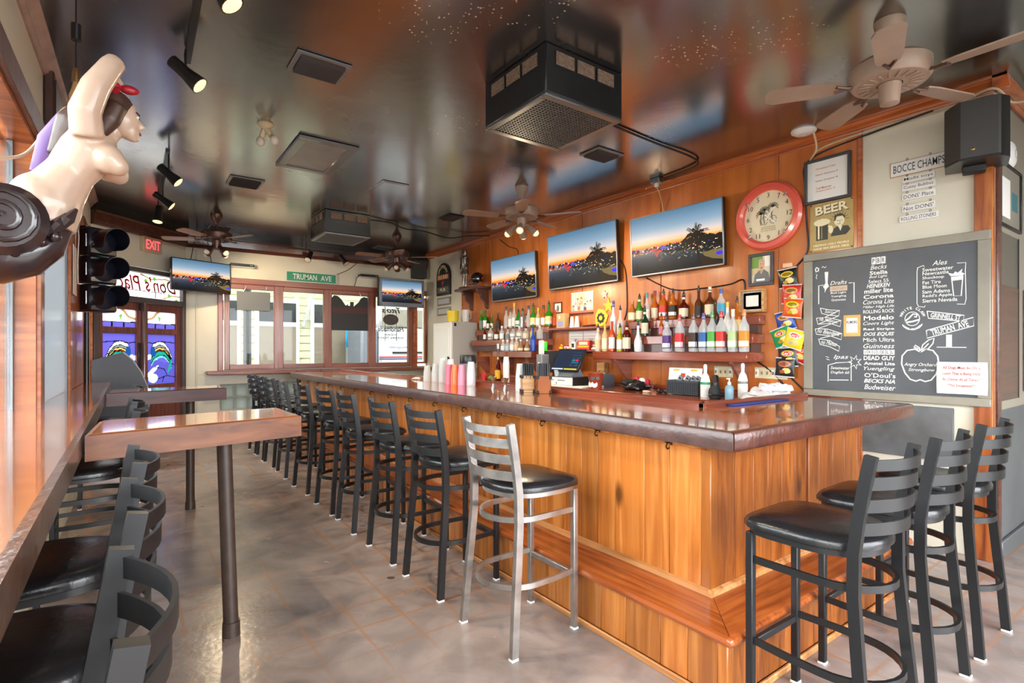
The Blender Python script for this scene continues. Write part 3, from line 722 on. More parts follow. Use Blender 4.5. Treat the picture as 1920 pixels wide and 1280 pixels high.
ST.matrix_basis = T(1.635, BY[0], 0, .02)
rot = [.02, .03, .0, -.04, .02, .05, -.02, .03, -.03, .0]
S0.matrix_basis = T(1.635, BY[1], 0, rot[1]); S0['label'] = names[1]; S0['group'] = 'stools along the bar front'
for i in range(2, 10): dup(S0, T(1.632, BY[i], 0, rot[i]), names[i])
dup(S0, T(2.42, 8.74, 0, -math.pi/2), 'black stool facing the far end of the bar by the windows')
for x, lb, r_ in ((2.127, 'black stool at the short end of the bar, nearest the camera', 0), (2.716, 'middle black stool of three at the short bar end', .02), (3.355, 'black stool at the short bar end closest to the chalkboard', -.01)):
    dup(S0, T(x, .925, 0, math.pi/2+r_), lb, 'stools at the short end of the bar')
for y, lb, x in ((.95, 'nearest black stool tucked under the window ledge', -.215), (1.555, 'second black stool under the window ledge from the camera', -.20), (2.15, 'black stool under the window ledge just before the near side table', -.185), (3.78, 'black stool under the window ledge between the two side tables, nearer one', -.17), (4.5, 'black stool under the window ledge between the two side tables, farther one', -.17), (6.2, 'black stool under the ledge beyond the far side table', -.13)):
    dup(S0, T(x, y, 0, math.pi+.03), lb, 'stools along the window ledge')

# ------------------------------------------------------------ window ledge and the two side tables
le = thing('window_ledge_counter', 'long lacquered amber drink ledge along left windows', 'ledge', T(-.15, 1, 1.0))
def lx(y, o): return lwx(y)+o
ob('ledge_top', G().prism([(lx(.3, -.15), .3), (-.172, .3), (-.147, 5.74), (lx(5.74, -.15), 5.74)], 1.02, 1.07), AMBER, le, world=True); ob('ledge_top', G().prism([(lx(5.742, 0), 5.742), (-.147, 5.742), (-.142, 6.93), (lx(6.93, .0), 6.93)], 1.02, 1.07), AMBER, le, world=True)
ob('ledge_edge', G().prism([(-.172, .3), (-.15, .3), (-.12, 6.93), (-.142, 6.93)], .985, 1.07), mat('worn_pale_edge', rgb(104, 70, 50), .28, var=.35, vscale=16, bump=.2, bscale=30, coat=.5), le, world=True)
for y in (.6, 1.255, 1.86, 3.4, 4.14, 4.9, 6.6): ob('bracket', G().prism([(lx(y, 0), 1.02), (-.2, 1.02), (-.2, .98), (lx(y, .04), .7), (lx(y, 0), .7)], y-.02, y+.02, 'xz'), DARKT, le, world=True)
LEG = mat('dark_brown_pipe', rgb(62, 48, 40), .45, var=.2, vscale=20)
def side_table(q, leg0, leg1, label, tm, em):
    s = thing('side_table', label, 'table', T(q[0][0], q[0][1], 0))
    c = V((sum(p[0] for p in q)/4, sum(p[1] for p in q)/4))
    qi = [tuple(c+(V(p)-c)*.955) for p in q]
    ob('table_top', G().prism(qi, 1.02, 1.073), tm, s, world=True)
    g = G()
    for i in range(4):
        j = (i+1) % 4
        g.add([(*q[i], .965), (*q[j], .965), (*q[j], 1.066), (*q[i], 1.066), (*qi[i], .965), (*qi[j], .965), (*qi[j], 1.072), (*qi[i], 1.072)], [(0, 1, 2, 3), (3, 2, 6, 7), (0, 4, 5, 1), (4, 7, 6, 5)])
    ob('apron', g, em, s, world=True, flat=True)
    lg = ob('leg', G().cyl((*leg0, 0.02), (*leg1, .97), .034, .034, 16), LEG, s, world=True)
    ob('leg_foot', G().cyl((*leg0, 0), (*leg0, .07), .041, .039, 16), LEG, lg, world=True)
TM = wood('table_apron', rgb(78, 40, 20), rgb(112, 62, 32), rgb(134, 80, 46), 0, 18, .06, .42, .12, .1, .06)
TM2 = wood('table_apron_far', rgb(58, 26, 24), rgb(78, 38, 34), rgb(94, 50, 44), 0, 18, .06, .42, .12, .1, .06)
side_table([(-.13, 2.70), (.735, 2.864), (.727, 3.326), (-.1, 3.2)], (.424, 2.95), (.395, 2.97), 'near amber side table on one pipe leg, joined to the ledge', AMBERX, TM)
side_table([(-.12, 5.2), (.73, 5.34), (.71, 5.72), (-.1, 5.62)], (.466, 5.50), (.466, 5.50), 'far reddish side table on one pipe leg, joined to the ledge', AMBERX, TM2)
# ------------------------------------------------------------ chalkboard
CH =  [('Becks', -0.052, 0.424, 0.11, 0.039, 's'), ('Stella', -0.052, 0.383, 0.12, 0.035, 'b'), ('Bud Light', -0.054, 0.35, 0.121, 0.031, 's'), ('Select 55', -0.053, 0.318, 0.134, 0.03, 'n'), ('HEINEKEN', -0.054, 0.284, 0.157, 0.036, 'bi'), ('miller lite', -0.053, 0.245, 0.191, 0.04, 'b'), ('Corona', -0.054, 0.202, 0.201, 0.036, 'b'), ('Corona Lite', -0.054, 0.162, 0.205, 0.041, 's'), ('Miller High Life', -0.055, 0.121, 0.209, 0.03, 's'), ('ROLLING ROCK', -0.052, 0.088, 0.207, 0.032, 'n'), ('Modelo', -0.052, 0.039, 0.201, 0.041, 'b'), ('Coors Light', -0.053, -0.006, 0.206, 0.039, 's'), ('Red Stripe', -0.052, -0.049, 0.205, 0.027, 'b'), ('DOS EQUIS', -0.052, -0.087, 0.205, 0.037, 'bi'), ('Mich Ultra', -0.052, -0.129, 0.207, 0.036, 'n'), ('Guinness', -0.052, -0.176, 0.207, 0.042, 's'), ('DEAD GUY', -0.049, -0.268, 0.207, 0.039, 'b'), ('Amstel Lite', -0.048, -0.309, 0.205, 0.029, 'b'), ('Yuengling', -0.05, -0.352, 0.208, 0.042, 's'), ("O'Doul's", -0.045, -0.4, 0.207, 0.04, 'n'), ('BECKS NA', -0.048, -0.443, 0.207, 0.035, 'bi'), ('Budweiser', -0.045, -0.49, 0.207, 0.045, 's'), ('Ales', 0.324, 0.408, 0.086, 0.039, 's'), ('Sweetwater', 0.312, 0.367, 0.178, 0.031, 'n'), ('Newcastle', 0.299, 0.339, 0.151, 0.029, 'n'), ('Shocktop', 0.286, 0.306, 0.126, 0.03, 'n'), ('Fat Tire', 0.277, 0.275, 0.106, 0.028, 'n'), ('Blue Moon', 0.294, 0.244, 0.139, 0.028, 'n'), ('Sam Adams', 0.302, 0.209, 0.159, 0.029, 'n'), ("Redd's Apple", 0.309, 0.177, 0.17, 0.031, 'n'), ('Sierra Nevada', 0.323, 0.145, 0.199, 0.031, 'n'), ('Drafts', -0.333, 0.334, 0.124, 0.038, 's'), ('Bud Light', -0.334, 0.252, 0.115, 0.024, 'n'), ('Yuengling', -0.333, 0.224, 0.113, 0.022, 'n'), ('Guinness', -0.333, 0.197, 0.106, 0.022, 'n'), ('Ipas', -0.315, -0.266, 0.109, 0.047, 's'), ('Sweetwater', -0.322, -0.35, 0.14, 0.028, 's'), ('Dogfish 60', -0.323, -0.389, 0.138, 0.032, 's'), ('Angry Orchard', 0.211, -0.314, 0.197, 0.036, 's'), ('Strongbow', 0.218, -0.352, 0.159, 0.034, 's')]
cb = thing('chalkboard', 'large framed chalkboard beer menu with white lettering', 'chalkboard', RW(1.594, 1.613, .026))
ob('slate', G().box(-.535, .535, -.54, .535, .0, .02), CHALK, cb)
for a, b, c, d in ((-.6, .6, .53, .592), (-.6, .6, -.585, -.53), (-.6, -.53, -.53, .53), (.53, .6, -.53, .53)): ob('frame', G().box(a, b, c, d, 0, .038, .005), GREYW, cb)
CZ = .021
for s, x, y, w_, h_, st in CH:
    text(s, w_, h_*.86, CHALKW, cb, (x, y, CZ), bold=.022 if 'b' in st else (.004 if 's' in st else .01), shear=.3 if ('s' in st or 'i' in st) else 0, name='chalk_lettering')
def cline(P, r=.0035, name='chalk_drawing'): return ob(name, G().tube([(x, y, CZ) for x, y in P], 0, up=(0, 0, 1), sq=(r*2, .001)), CHALKW, cb)
def tiles(s, x0, x1, y0, y1):
    n = len(s); w_ = (x1-x0)/n; g = G()
    for i in range(n): g.box(x0+i*w_+.002, x0+(i+1)*w_-.002, y0, y1, CZ-.001, CZ)
    q = ob('letter_tiles', g, CHALKW, cb)
    for i, c in enumerate(s): text(c, w_*.5, (y1-y0)*.65, CHALK, q, (x0+(i+.5)*w_, (y0+y1)/2, CZ+.0006), bold=.015)
tiles('PBR', -.101, -.004, .447, .5); tiles('URQUELL', -.155, .054, -.242, -.205)
cline([(-.484, .171), (-.484, .324), (-.448, .324)]); cline([(-.258, .323), (-.22, .323), (-.22, .165)])
ob('chalk_drawing', G().prism([(-.438, .43), (-.41, .43), (-.415, .34), (-.405, .31), (-.425, .29), (-.437, .26), (-.437, .29), (-.45, .31), (-.432, .34)], CZ-.0005, CZ), CHALKW, cb)
ob('paper_strip', G().box(-.397, -.269, .266, .308, .02, .0215), mat('tan_tape', rgb(206, 184, 160), .7), cb); text('CRAZY LADY', .1, .02, mat('faded_ink', rgb(160, 120, 110), .8), cb, (-.333, .287, .0222))
nt_ = ob('taped_note', G().box(-.295, -.175, -.099, .068, .02, .022), mat('orange_note', rgb(226, 172, 92), .6, var=.2, vscale=20), cb)
ob('note_print', G().box(-.275, -.195, -.07, .045, .0222, .0226), PAPER, nt_); text('RUMORS', .075, .022, mat('dark_ink', rgb(70, 70, 90), .8), nt_, (-.235, .012, .0232), bold=.02)
C_ = (.162, .02)
cline([(C_[0]+.07*math.cos(a), C_[1]+.078*math.sin(a)) for a in [-2.6+i*.13 for i in range(17)]]); cline([(C_[0]+.045*math.cos(a), C_[1]+.05*math.sin(a)) for a in [i*.35 for i in range(19)]], .0025)
cline([(C_[0]-.045, C_[1]-.015), (C_[0]-.02, C_[1]+.005), (C_[0]+.005, C_[1]+.035), (C_[0]+.03, C_[1]+.03), (C_[0]+.025, C_[1]+.012), (C_[0]+.012, C_[1]+.016)], .005); cline([(C_[0]-.04, C_[1]-.025), (C_[0], C_[1]-.02), (C_[0]+.042, C_[1]-.008)], .006)
for s, r, a0, a1, q in (('WHITE CLAW', .072, 2.75, .35, 1), ('HARD SELTZER', .069, 3.95, 5.55, -1)):
    for i, c in enumerate(s):
        if c == ' ': continue
        a = a0+(a1-a0)*i/(len(s)-1); text(c, 0, .019 if q > 0 else .014, CHALKW, cb, (C_[0]+r*math.cos(a), C_[1]+r*1.1*math.sin(a), CZ), rot=a-math.pi/2 if q > 0 else a+math.pi/2, bold=.03, name='chalk_lettering')
for P in ([(.251, .071), (.459, .03), (.454, -.01), (.258, .02), (.251, .071)], [(.247, -.067), (.508, .014), (.51, -.043), (.251, -.122), (.247, -.067)]): cline(P, .003)
text('GRINNELL ST', .17, .034, CHALKW, cb, (.356, .028, CZ), rot=-.17, bold=.02); text('TRUMAN  AVE', .215, .042, CHALKW, cb, (.378, -.055, CZ), rot=.29, bold=.02)
ob('chalk_drawing', G().box(.36, .392, -.186, -.1, CZ-.0005, CZ), CHALKW, cb); cline([(.307, -.186), (.471, -.189)], .0025)
cline([(.212, -.222), (.18, -.2), (.13, -.21), (.1, -.25), (.097, -.31), (.118, -.375), (.15, -.42), (.185, -.432), (.21, -.42), (.24, -.432), (.275, -.42), (.305, -.375), (.32, -.31), (.312, -.25), (.285, -.21), (.245, -.2), (.212, -.222)], .0045)
cline([(.212, -.225), (.205, -.19), (.18, -.172), (.172, -.185), (.2, -.2)], .004); cline([(.215, -.215), (.225, -.17), (.26, -.135), (.292, -.123), (.285, -.16), (.26, -.195), (.215, -.215), (.26, -.16)], .0035)
cline([(-.411, -.463), (-.411, -.33), (-.35, -.31), (-.241, -.302), (-.241, -.45)], .003); cline([(-.40, -.45), (-.26, -.445)], .003)
cline([(-.215+(.05 if i % 2 else .022)*math.cos(i*math.pi/7), -.302+(.055 if i % 2 else .024)*math.sin(i*math.pi/7)) for i in range(15)], .003)
for x0 in ((-.425, -.28), (-.43, -.26)): cline([x0, (x0[0]+.025, x0[1]-.008)], .002)
R_ = [[(-.472, .138), (-.4, .118), (-.325, .11), (-.331, .067), (-.4, .075), (-.46, .093)], [(-.502, .057), (-.42, .058), (-.314, .029), (-.32, -.02), (-.4, .01), (-.49, .005)], [(-.512, -.032), (-.42, -.035), (-.308, -.076), (-.314, -.125), (-.4, -.09), (-.502, -.077)], [(-.484, -.116), (-.4, -.13), (-.325, -.18), (-.331, -.217), (-.4, -.18), (-.472, -.161)]]
for P, s, x, y, w_ in zip(R_, ('Sorry!', 'no Mojitos,', 'no Blenders', 'no Menus'), (-.395, -.41, -.41, -.405), (.098, .03, -.062, -.15), (.085, .14, .17, .12)):
    cline(P+[P[0]], .0025); text(s, w_, .034, CHALKW, cb, (x, y, CZ), rot=-.2, shear=.25, bold=.006)
for P in ([(-.325, .11), (-.46, .05)], [(-.331, .067), (-.48, .01)], [(-.314, .029), (-.49, -.03)], [(-.308, -.076), (-.47, -.11)]): cline(P, .0025)
cline([(.195, .385), (.191, .36), (.191, .13), (.2, .108), (.235, .1), (.24, .112)], .0022); cline([(.191, .385), (.23, .4), (.235, .388)], .0022)
cline([(.42, .392), (.468, .389), (.465, .34), (.469, .14), (.462, .105), (.42, .11)], .0022)
cline([(.39, .298), (.402, .167), (.443, .165), (.452, .3)], .003); ob('chalk_drawing', G().prism([(.388, .3), (.452, .302), (.45, .275), (.392, .272)], CZ-.0005, CZ), CHALKW, cb)
ob('chalk_drawing', G().prism([(.385, .305), (.37, .33), (.4, .32), (.41, .335), (.425, .325), (.45, .35), (.445, .325), (.462, .315), (.452, .303)], CZ-.0005, CZ), CHALKW, cb)
cline([(-.51, .46), (-.5, .475), (-.485, .465), (-.487, .445), (-.505, .44), (-.51, .46)], .005); cline([(-.46, .468), (-.45, .478), (-.437, .465), (-.425, .475)], .0025); cline([(-.505, .42), (-.495, .41), (-.505, .395), (-.498, .38)], .0025)
nt2 = ob('notice_paper', G().grid(lambda u, v: (.316+.273*u, -.507+.218*v, .052+.006*math.sin(9*u+4*v)), 12, 8), PAPER, cb)
PK = mat('faded_red_ink', rgb(176, 70, 74), .8)
for i, s in enumerate(('All Dogs Must Be On a', 'Leash That is Being Held', 'By Owner At all Times!!', '**No Exceptions**')): text(s, .2 if i < 3 else .15, .026, PK, nt2, (.452, -.33-i*.04, .062), bold=.008)

# ------------------------------------------------------------ televisions showing the same sunset harbour
def sunset():
    im = Img(200, 112); X, Y = im.X, im.Y
    stops = [(0, (70, 104, 130)), (.25, (120, 144, 164)), (.4, (190, 180, 176)), (.48, (236, 176, 130)), (.53, (246, 130, 52)), (.565, (214, 84, 30))]
    ys = [s[0] for s in stops]
    for k in range(3): im.a[:, :, k] = np.interp(Y, ys, [s[1][k]/255 for s in stops])
    w_ = Y > .565
    for k, (a, b, c) in enumerate(((.62, .2, .02), (.5, .24, .03), (.42, .3, .05))): im.a[:, :, k] = np.where(w_, np.interp(Y, [.565, .72, 1], [a, b, c])*(1-.35*X), im.a[:, :, k])
    hz = .56-.012*np.sin(X*31)-.01*np.sin(X*73)-np.clip(X-.4, 0, 1)*.08
    lo = .61+.02*np.sin(X*17)+np.clip(X-.12, 0, 1)*.2
    im.put((Y > hz) & (Y < lo) & ((X > .16) | (X < .1)), (.03, .03, .045))
    r = np.random.RandomState(4)
    for _ in range(150):
        x = .02+.96*r.rand()**1.2; y = .55+.1*r.rand()+max(0, x-.45)*.3*r.rand(); c = [(1, .85, .5), (1, .95, .85), (.95, .1, .15), (.15, .25, .95), (.7, .65, .5), (.9, .5, .2)][r.randint(6)]
        im.ell(x, y, .003+.008*r.rand(), .003+.005*r.rand(), c)
    for x, y, c in ((.3, .6, (.85, .1, .2)), (.26, .6, (.8, .1, .15)), (.34, .64, (.85, .1, .25)), (.38, .59, (.2, .3, .9)), (.42, .6, (.25, .3, .9))): im.ell(x, y, .03, .015, c)
    im.poly([(.28, .66), (.33, .66), (.31, .74)], (.8, .08, .2))
    for _ in range(60):
        x = .35+.6*r.rand(); y = .66+.14*r.rand(); im.line([(x, y), (x+.02*r.randn(), y+.02)], .006, [(.05, .06, .05), (.35, .36, .28), (.6, .58, .45)][r.randint(3)])
    im.poly([(.8, .78), (1, .76), (1, .93), (.9, .9), (.82, .84)], (.42, .36, .2)); im.ell(.97, .83, .035, .03, (.2, .15, .95)); im.poly([(.78, .84), (.95, .95), (1, 1), (.8, 1)], (.14, .07, .02))
    K = (.015, .018, .012); cx, cy_ = .745, .5
    im.line([(cx, cy_), (cx+.008, .72), (cx+.03, 1)], .022, (.07, .04, .025))
    for i in range(17):
        a = -math.pi*1.1+i*(math.pi*1.2)/16; Lr = .15+.025*math.sin(i*2.4); P = []
        for q in range(11):
            u = q/10; P.append((cx+Lr*u*math.cos(a), cy_+1.5*Lr*u*math.sin(a)+.13*u*u*(.2+abs(math.cos(a)))))
        for q in range(10): im.line(P[q:q+2], .013*(1-q/12), K)
        for q, (x, y) in enumerate(P[3:]):
            for d in (-1, 1): im.line([(x, y), (x+.01*math.cos(a)-d*.016*math.sin(a), y+.012+d*.022*math.cos(a)+.012)], .0045, K)
    im.ell(cx, cy_+.01, .022, .05, K)
    for _ in range(70):
        x = .6+.42*r.rand(); y = .5+.16*r.rand(); im.line([(x, y), (x+.03*r.randn(), y+.03*r.rand())], .01, K)
    im.line([(.02, .99), (.05, .86), (.075, .86), (.1, .99)], .02, (.1, .09, .08)); im.rect(.055, .78, .065, .9, (.05, .05, .05))
    return im
SUN = print_mesh('screen', sunset(), 1, 1); SUNM = print_mat('lit_screen_picture', .36)
SILVER = mat('silver_bezel', rgb(150, 152, 156), .3, .6)
def tv(label, M, w_, h_, bz=.012, bm=None, thick=.05, arm=.07):
    s = thing('television', label, 'television', M, 'televisions showing a sunset harbour')
    g = G().box(-w_/2, w_/2, -h_/2, h_/2, -thick, -.004, .006)
    ob('casing', g, BLK, s)
    for a, b, c, d in ((-w_/2, w_/2, h_/2-bz, h_/2), (-w_/2, w_/2, -h_/2, -h_/2+bz*1.5), (-w_/2, -w_/2+bz, -h_/2, h_/2), (w_/2-bz, w_/2, -h_/2, h_/2)): ob('bezel', G().box(a, b, c, d, -.006, .006, .003), bm or SILVER, s)
    ob('mount', G().cb((0, 0, -thick-arm/2), (.3, .25, arm)), BLKM, s)
    link('screen', SUN, SUNM, s, Matrix.Translation((0, bz*.25, .001)) @ Matrix.Diagonal((w_-2*bz, h_-2.5*bz, 1, 1)))
    return s
tilt = Matrix.Rotation(math.radians(3), 4, 'X')
tv('big wall television right of the trio, beside the red clock', RW(3.48, 2.535, .1) @ tilt, 1.14, .645)
tv('middle wall television of three above the liquor shelves', RW(4.877, 2.555, .1) @ tilt, 1.235, .71)
tv('leftmost wall television beside the helmet shelf', RW(6.31, 2.457, .1) @ tilt, 1.1, .635)

# ------------------------------------------------------------ wall clock, frames and signs
CORAL = mat('coral_red_enamel', rgb(222, 92, 76), .25, coat=.5)
ck = thing('wall_clock', 'round red rimmed clock with scrambled numerals and palm picture', 'clock', RW(2.515, 2.6, .015))
ob('rim', G().lathe([(.225, 0), (.3, 0), (.305, .03), (.285, .055), (.25, .058), (.228, .04), (.225, .0)], 48, cap=False), CORAL, ck)
ob('face', G().lathe([(.0, .012), (.23, .012)], 48, cap=False), mat('ivory_dial', rgb(232, 220, 188), .4), ck)
INK = mat('sepia_black_ink', rgb(52, 50, 46), .6); GRI = mat('olive_print', rgb(96, 98, 84), .6)
for i, s in enumerate('3 7 4 12 8 1 9 11 2 6 10 5'.split()):
    a = math.pi/2-(i)*math.pi/6; text(s, 0, .042, INK, ck, (.19*math.cos(a), .19*math.sin(a), .0135), name='numeral')
for bx, by, h_ in ((-.045, .03, .09), (.03, .05, .1), (-.075, 0, .07)):
    g = G().tube([(bx+.01, by-h_, .0135), (bx, by-.03, .0135), (bx+.012, by+.03, .0135)], 0, up=(0, 0, 1), sq=(.008, .001))
    for k_ in range(9):
        a = -.4+k_*.5; g.tube([(bx+.012, by+.03, .0135), (bx+.012+.03*math.cos(a), by+.03+.024*math.sin(a)+.01, .0135), (bx+.012+.052*math.cos(a), by+.03+.045*math.sin(a)-.008, .0135)], 0, up=(0, 0, 1), sq=(.007, .001))
    ob('palm_print', g, GRI, ck)
for x in (-.035, .045): ob('face_print', G().tube([(x+.03*math.cos(a), -.035+.036*math.sin(a), .0136) for a in [i*.45 for i in range(14)]], 0, True, up=(0, 0, 1), sq=(.004, .001)), GRI, ck)
for s, y, w_ in (("DON'S PLACE", -.093, .12), ('BAR & PACKAGE', -.108, .13), ('KEY WEST, FLORIDA', -.126, .14)): text(s, w_, .011, GRI, ck, (0, y, .0136))
HW = mat('white_hand', rgb(246, 246, 246), .4)
ob('hour_hand', G().tube([(-.02, -.03, .018), (.05, .07, .018)], 0, up=(0, 0, 1), sq=(.012, .002)), HW, ck); ob('minute_hand', G().tube([(-.03, .02, .02), (.075, -.075, .02)], 0, up=(0, 0, 1), sq=(.009, .002)), HW, ck)
for a in (.75, 2.5, 3.95, 5.5): ob('clip', G().cb((0, 0, 0), (.05, .02, .008), .003).xf(Matrix.Translation((.235*math.cos(a), .235*math.sin(a), .05)) @ Matrix.Rotation(a, 4, 'Z')), CHROME, ck)
def frame(name, label, cat, M, w_, h_, bw, fm, depth=.02, back=PAPER):
    s = thing(name, label, cat, M)
    for a, b, c, d in ((-w_/2, w_/2, h_/2-bw, h_/2), (-w_/2, w_/2, -h_/2, -h_/2+bw), (-w_/2, -w_/2+bw, -h_/2+bw, h_/2-bw), (w_/2-bw, w_/2, -h_/2+bw, h_/2-bw)): ob('frame_side', G().box(a, b, c, d, 0, depth, .003), fm, s)
    ob('backing', G().box(-w_/2+bw, w_/2-bw, -h_/2+bw, h_/2-bw, 0, depth*.4), back, s)
    return s
DG = mat('dark_grey_frame', rgb(66, 66, 70), .45)
f1 = frame('framed_notice', 'black framed occupancy load notice above the beer sign', 'notice', RW(2.02, 2.805, .015), .355, .365, .022, DG, .03)
PKL = mat('pale_red_ink', rgb(190, 96, 86), .8)
for i, (s, y, w_) in enumerate((('Occupancy Load', .1, .15), ('Interior Employees: 8', .05, .17), ('Interior Occupants: 49', .0, .17), ('Total Maximum', -.06, .12), ('Occupancy Load is:  57', -.085, .15))): text(s, w_, .017, PKL, f1, (-.09, y, .013), align='L', bold=.01)
bs = thing('beer_sign', 'gold tin BEER sign with a man raising a mug', 'sign', RW(1.995, 2.42, .015))
GOLD = mat('old_gold_tin', rgb(176, 152, 96), .4, .25, var=.12, vscale=12)
ob('plate', G().box(-.165, .165, -.2, .2, 0, .006, .002), GOLD, bs)
OFF = mat('off_white_print', rgb(236, 226, 190), .6)
for dx, mm, z in ((.006, INK, .007), (0, OFF, .0078)): text('BEER', .25, .07, mm, bs, (.005+dx, .142-dx, z), rot=.05, bold=.03)
im = Img(66, 56, tuple(x/255 for x in (178, 154, 98))); b_ = (.92, .88, .74); k_ = (.2, .22, .2)
im.ell(.72, .32, .13, .2, b_); im.poly([(.58, .3), (.6, .1), (.75, .05), (.86, .15), (.86, .28), (.8, .16), (.65, .17), (.62, .3)], k_); im.line([(.66, .31), (.7, .31)], .012, k_); im.line([(.76, .31), (.8, .31)], .012, k_); im.line([(.68, .44), (.75, .44)], .01, k_); im.line([(.73, .32), (.73, .38)], .008, k_)
im.poly([(.5, .85), (.55, .6), (.68, .5), (.8, .52), (.95, .55), (1, .7), (.9, .85)], k_); im.poly([(.68, .5), (.75, .7), (.8, .52)], b_)
im.rect(.1, .35, .42, .95, k_); im.rect(.15, .38, .2, .9, b_); im.rect(.25, .38, .27, .9, (.6, .5, .3)); im.ell(.26, .28, .22, .13, b_); im.rect(.42, .45, .5, .5, b_); im.ell(.5, .6, .06, .14, b_)
for a in range(9): im.line([(.72+.17*math.cos(3.4+a*.35), .3+.24*math.sin(3.4+a*.35)), (.72+.24*math.cos(3.4+a*.35), .3+.34*math.sin(3.4+a*.35))], .008, k_)
link('mug_picture', print_mesh('mug_picture', im, .29, .22, .0068), print_mat('printed_tin'), bs, Matrix.Translation((0, -.01, 0)))
for s, y in (('HELPING UGLY PEOPLE', -.148), ('HAVE SEX SINCE 1862!', -.176)): text(s, .27, .017, OFF, bs, (0, y, .0072), bold=.03)
for x in (-.155, .155):
    for y in (-.19, .19): ob('nail', G().ball((x, y, .006), .006, 8, 6), BLK, bs)
# hanging bocce champions sign
bc = thing('bocce_sign', 'hanging white BOCCE CHAMPS sign of six linked slats', 'sign', RW(1.405, 2.7, .006))
for s, y, h_, w_, x in (('BOCCE CHAMPS', .053, .1, .345, 0), ('Misfit toys', -.037, .045, .195, 0), ('Cuzzy Bubbaz', -.098, .048, .2, 0), ("DONS' Place", -.165, .05, .2, .0), ("Not DONS'", -.252, .05, .2, 0), ('ROLLING STONERS', -.325, .045, .235, 0)):
    sl_ = ob('slat', G().box(x-w_/2, x+w_/2, y-h_/2, y+h_/2, 0, .008, .001), WHITE, bc)
    text(s, w_*.9, h_*.58, INK, sl_, (x, y, .0087), bold=.002)
    for q in (-.07, .07): ob('link', G().tube([(q+.006*math.cos(a), y+h_/2+.01+.009*math.sin(a), .004) for a in [i*.9 for i in range(7)]], .0018, 5, True), BRONZE, sl_)
ob('board_edge', G().box(-.178, .178, -.002, .108, -.002, .004, .001), mat('pale_pine_edge', rgb(206, 160, 116), .5), bc)
# photo of a man, framed
def man():
    im = Img(40, 50, (.86, .8, .7)); im.rect(0, 0, .6, .45, (.45, .6, .25)); im.rect(.7, 0, 1, .4, (.95, .93, .88)); im.rect(0, .45, .5, .7, (.8, .72, .55))
    im.poly([(.1, 1), (.15, .7), (.38, .55), (.68, .52), (.9, .65), (1, 1)], (.42, .43, .44)); im.poly([(.42, .56), (.52, .7), (.62, .54)], (.8, .6, .48))
    im.ell(.53, .32, .16, .2, (.84, .64, .52)); im.poly([(.36, .28), (.38, .14), (.52, .09), (.68, .14), (.7, .28), (.64, .2), (.44, .2)], (.7, .66, .6)); im.ell(.53, .45, .09, .05, (.66, .6, .54))
    im.rect(.45, .29, .49, .31, (.2, .15, .12)); im.rect(.57, .29, .61, .31, (.2, .15, .12)); im.rect(.48, .42, .58, .435, (.6, .35, .3)); im.rect(.25, .86, .7, .95, (.95, .95, .95))
    return im
f2 = frame('framed_photo', 'grey framed photo of a smiling man in a polo shirt', 'photo', RW(2.585, 2.135, .014), .235, .295, .03, DG, .02)
link('photo', print_mesh('photo', man(), .175, .235, .0095), print_mat('printed_tin'), f2)
OAK = wood('pale_oak', rgb(150, 104, 58), rgb(186, 142, 90), rgb(206, 166, 112), 0, 30, .08, .45, .1)
f3 = frame('shadow_box', 'deep pale oak shadow box frame above the shelf end', 'frame', RW(2.65, 1.852, .014), .235, .21, .018, OAK, .07)
ob('inner_frame', G().box(-.085, .085, -.075, .075, .02, .04).box(-.085, .085, -.075, .075, .02, .04), OAK, f3); ob('print', G().box(-.06, .06, -.05, .05, .04, .043), PAPER, f3)
f4 = frame('maroon_picture', 'small maroon framed picture left of the group poster', 'picture', RW(5.385, 1.965, .014), .16, .15, .015, mat('maroon_frame', rgb(92, 34, 30), .4), .015)
ob('figure_print', G().ball((0, -.01, .008), (.025, .045, .002), 10, 6), mat('grey_print', rgb(120, 124, 120), .7), f4)
def group():
    im = Img(54, 40, (.92, .74, .62)); im.rect(.03, .08, .3, .6, (.97, .88, .84)); im.rect(.62, .08, .96, .6, (.97, .88, .84))
    for x in (.1, .2, .7, .8, .9): im.rect(x, .08, x+.015, .6, (.88, .55, .42))
    for x, y, h_, c in ((.1, .72, (.2, .18, .18), (.55, .65, .75)), (.22, .6, (.15, .12, .12), (.85, .85, .85)), (.36, .62, (.5, .25, .18), (.85, .4, .4)), (.3, .38, (.3, .2, .15), (.8, .7, .7)), (.47, .35, (.25, .18, .15), (.85, .6, .55)), (.5, .62, (.8, .6, .45), (.95, .9, .88)), (.62, .4, (.75, .65, .55), (.9, .8, .75)), (.64, .65, (.12, .12, .14), (.3, .3, .34)), (.74, .55, (.2, .15, .12), (.6, .7, .8)), (.88, .52, (.25, .2, .2), (.8, .82, .85))):
        im.ell(x, y+.14, .07, .13, c); im.ell(x, y-.02, .045, .08, h_); im.ell(x, y+.015, .036, .06, (.93, .72, .6))
    im.rect(0, .9, 1, 1, (.78, .42, .34)); im.rect(0, 0, 1, .04, (.95, .95, .92)); return im
gp = thing('group_poster', 'illustrated poster of a crowd posing, behind the liquor', 'poster', RW(4.925, 2.005, .016)); link('poster', print_mesh('poster', group(), .4, .262, .004), print_mat('printed_tin'), gp); ob('backing', G().box(-.2, .2, -.131, .131, 0, .003), PAPER, gp)
ob('poster_lip', G().box(-.21, .2, -.145, -.133, 0, .03, .002), mat('maroon_frame', 0), gp)
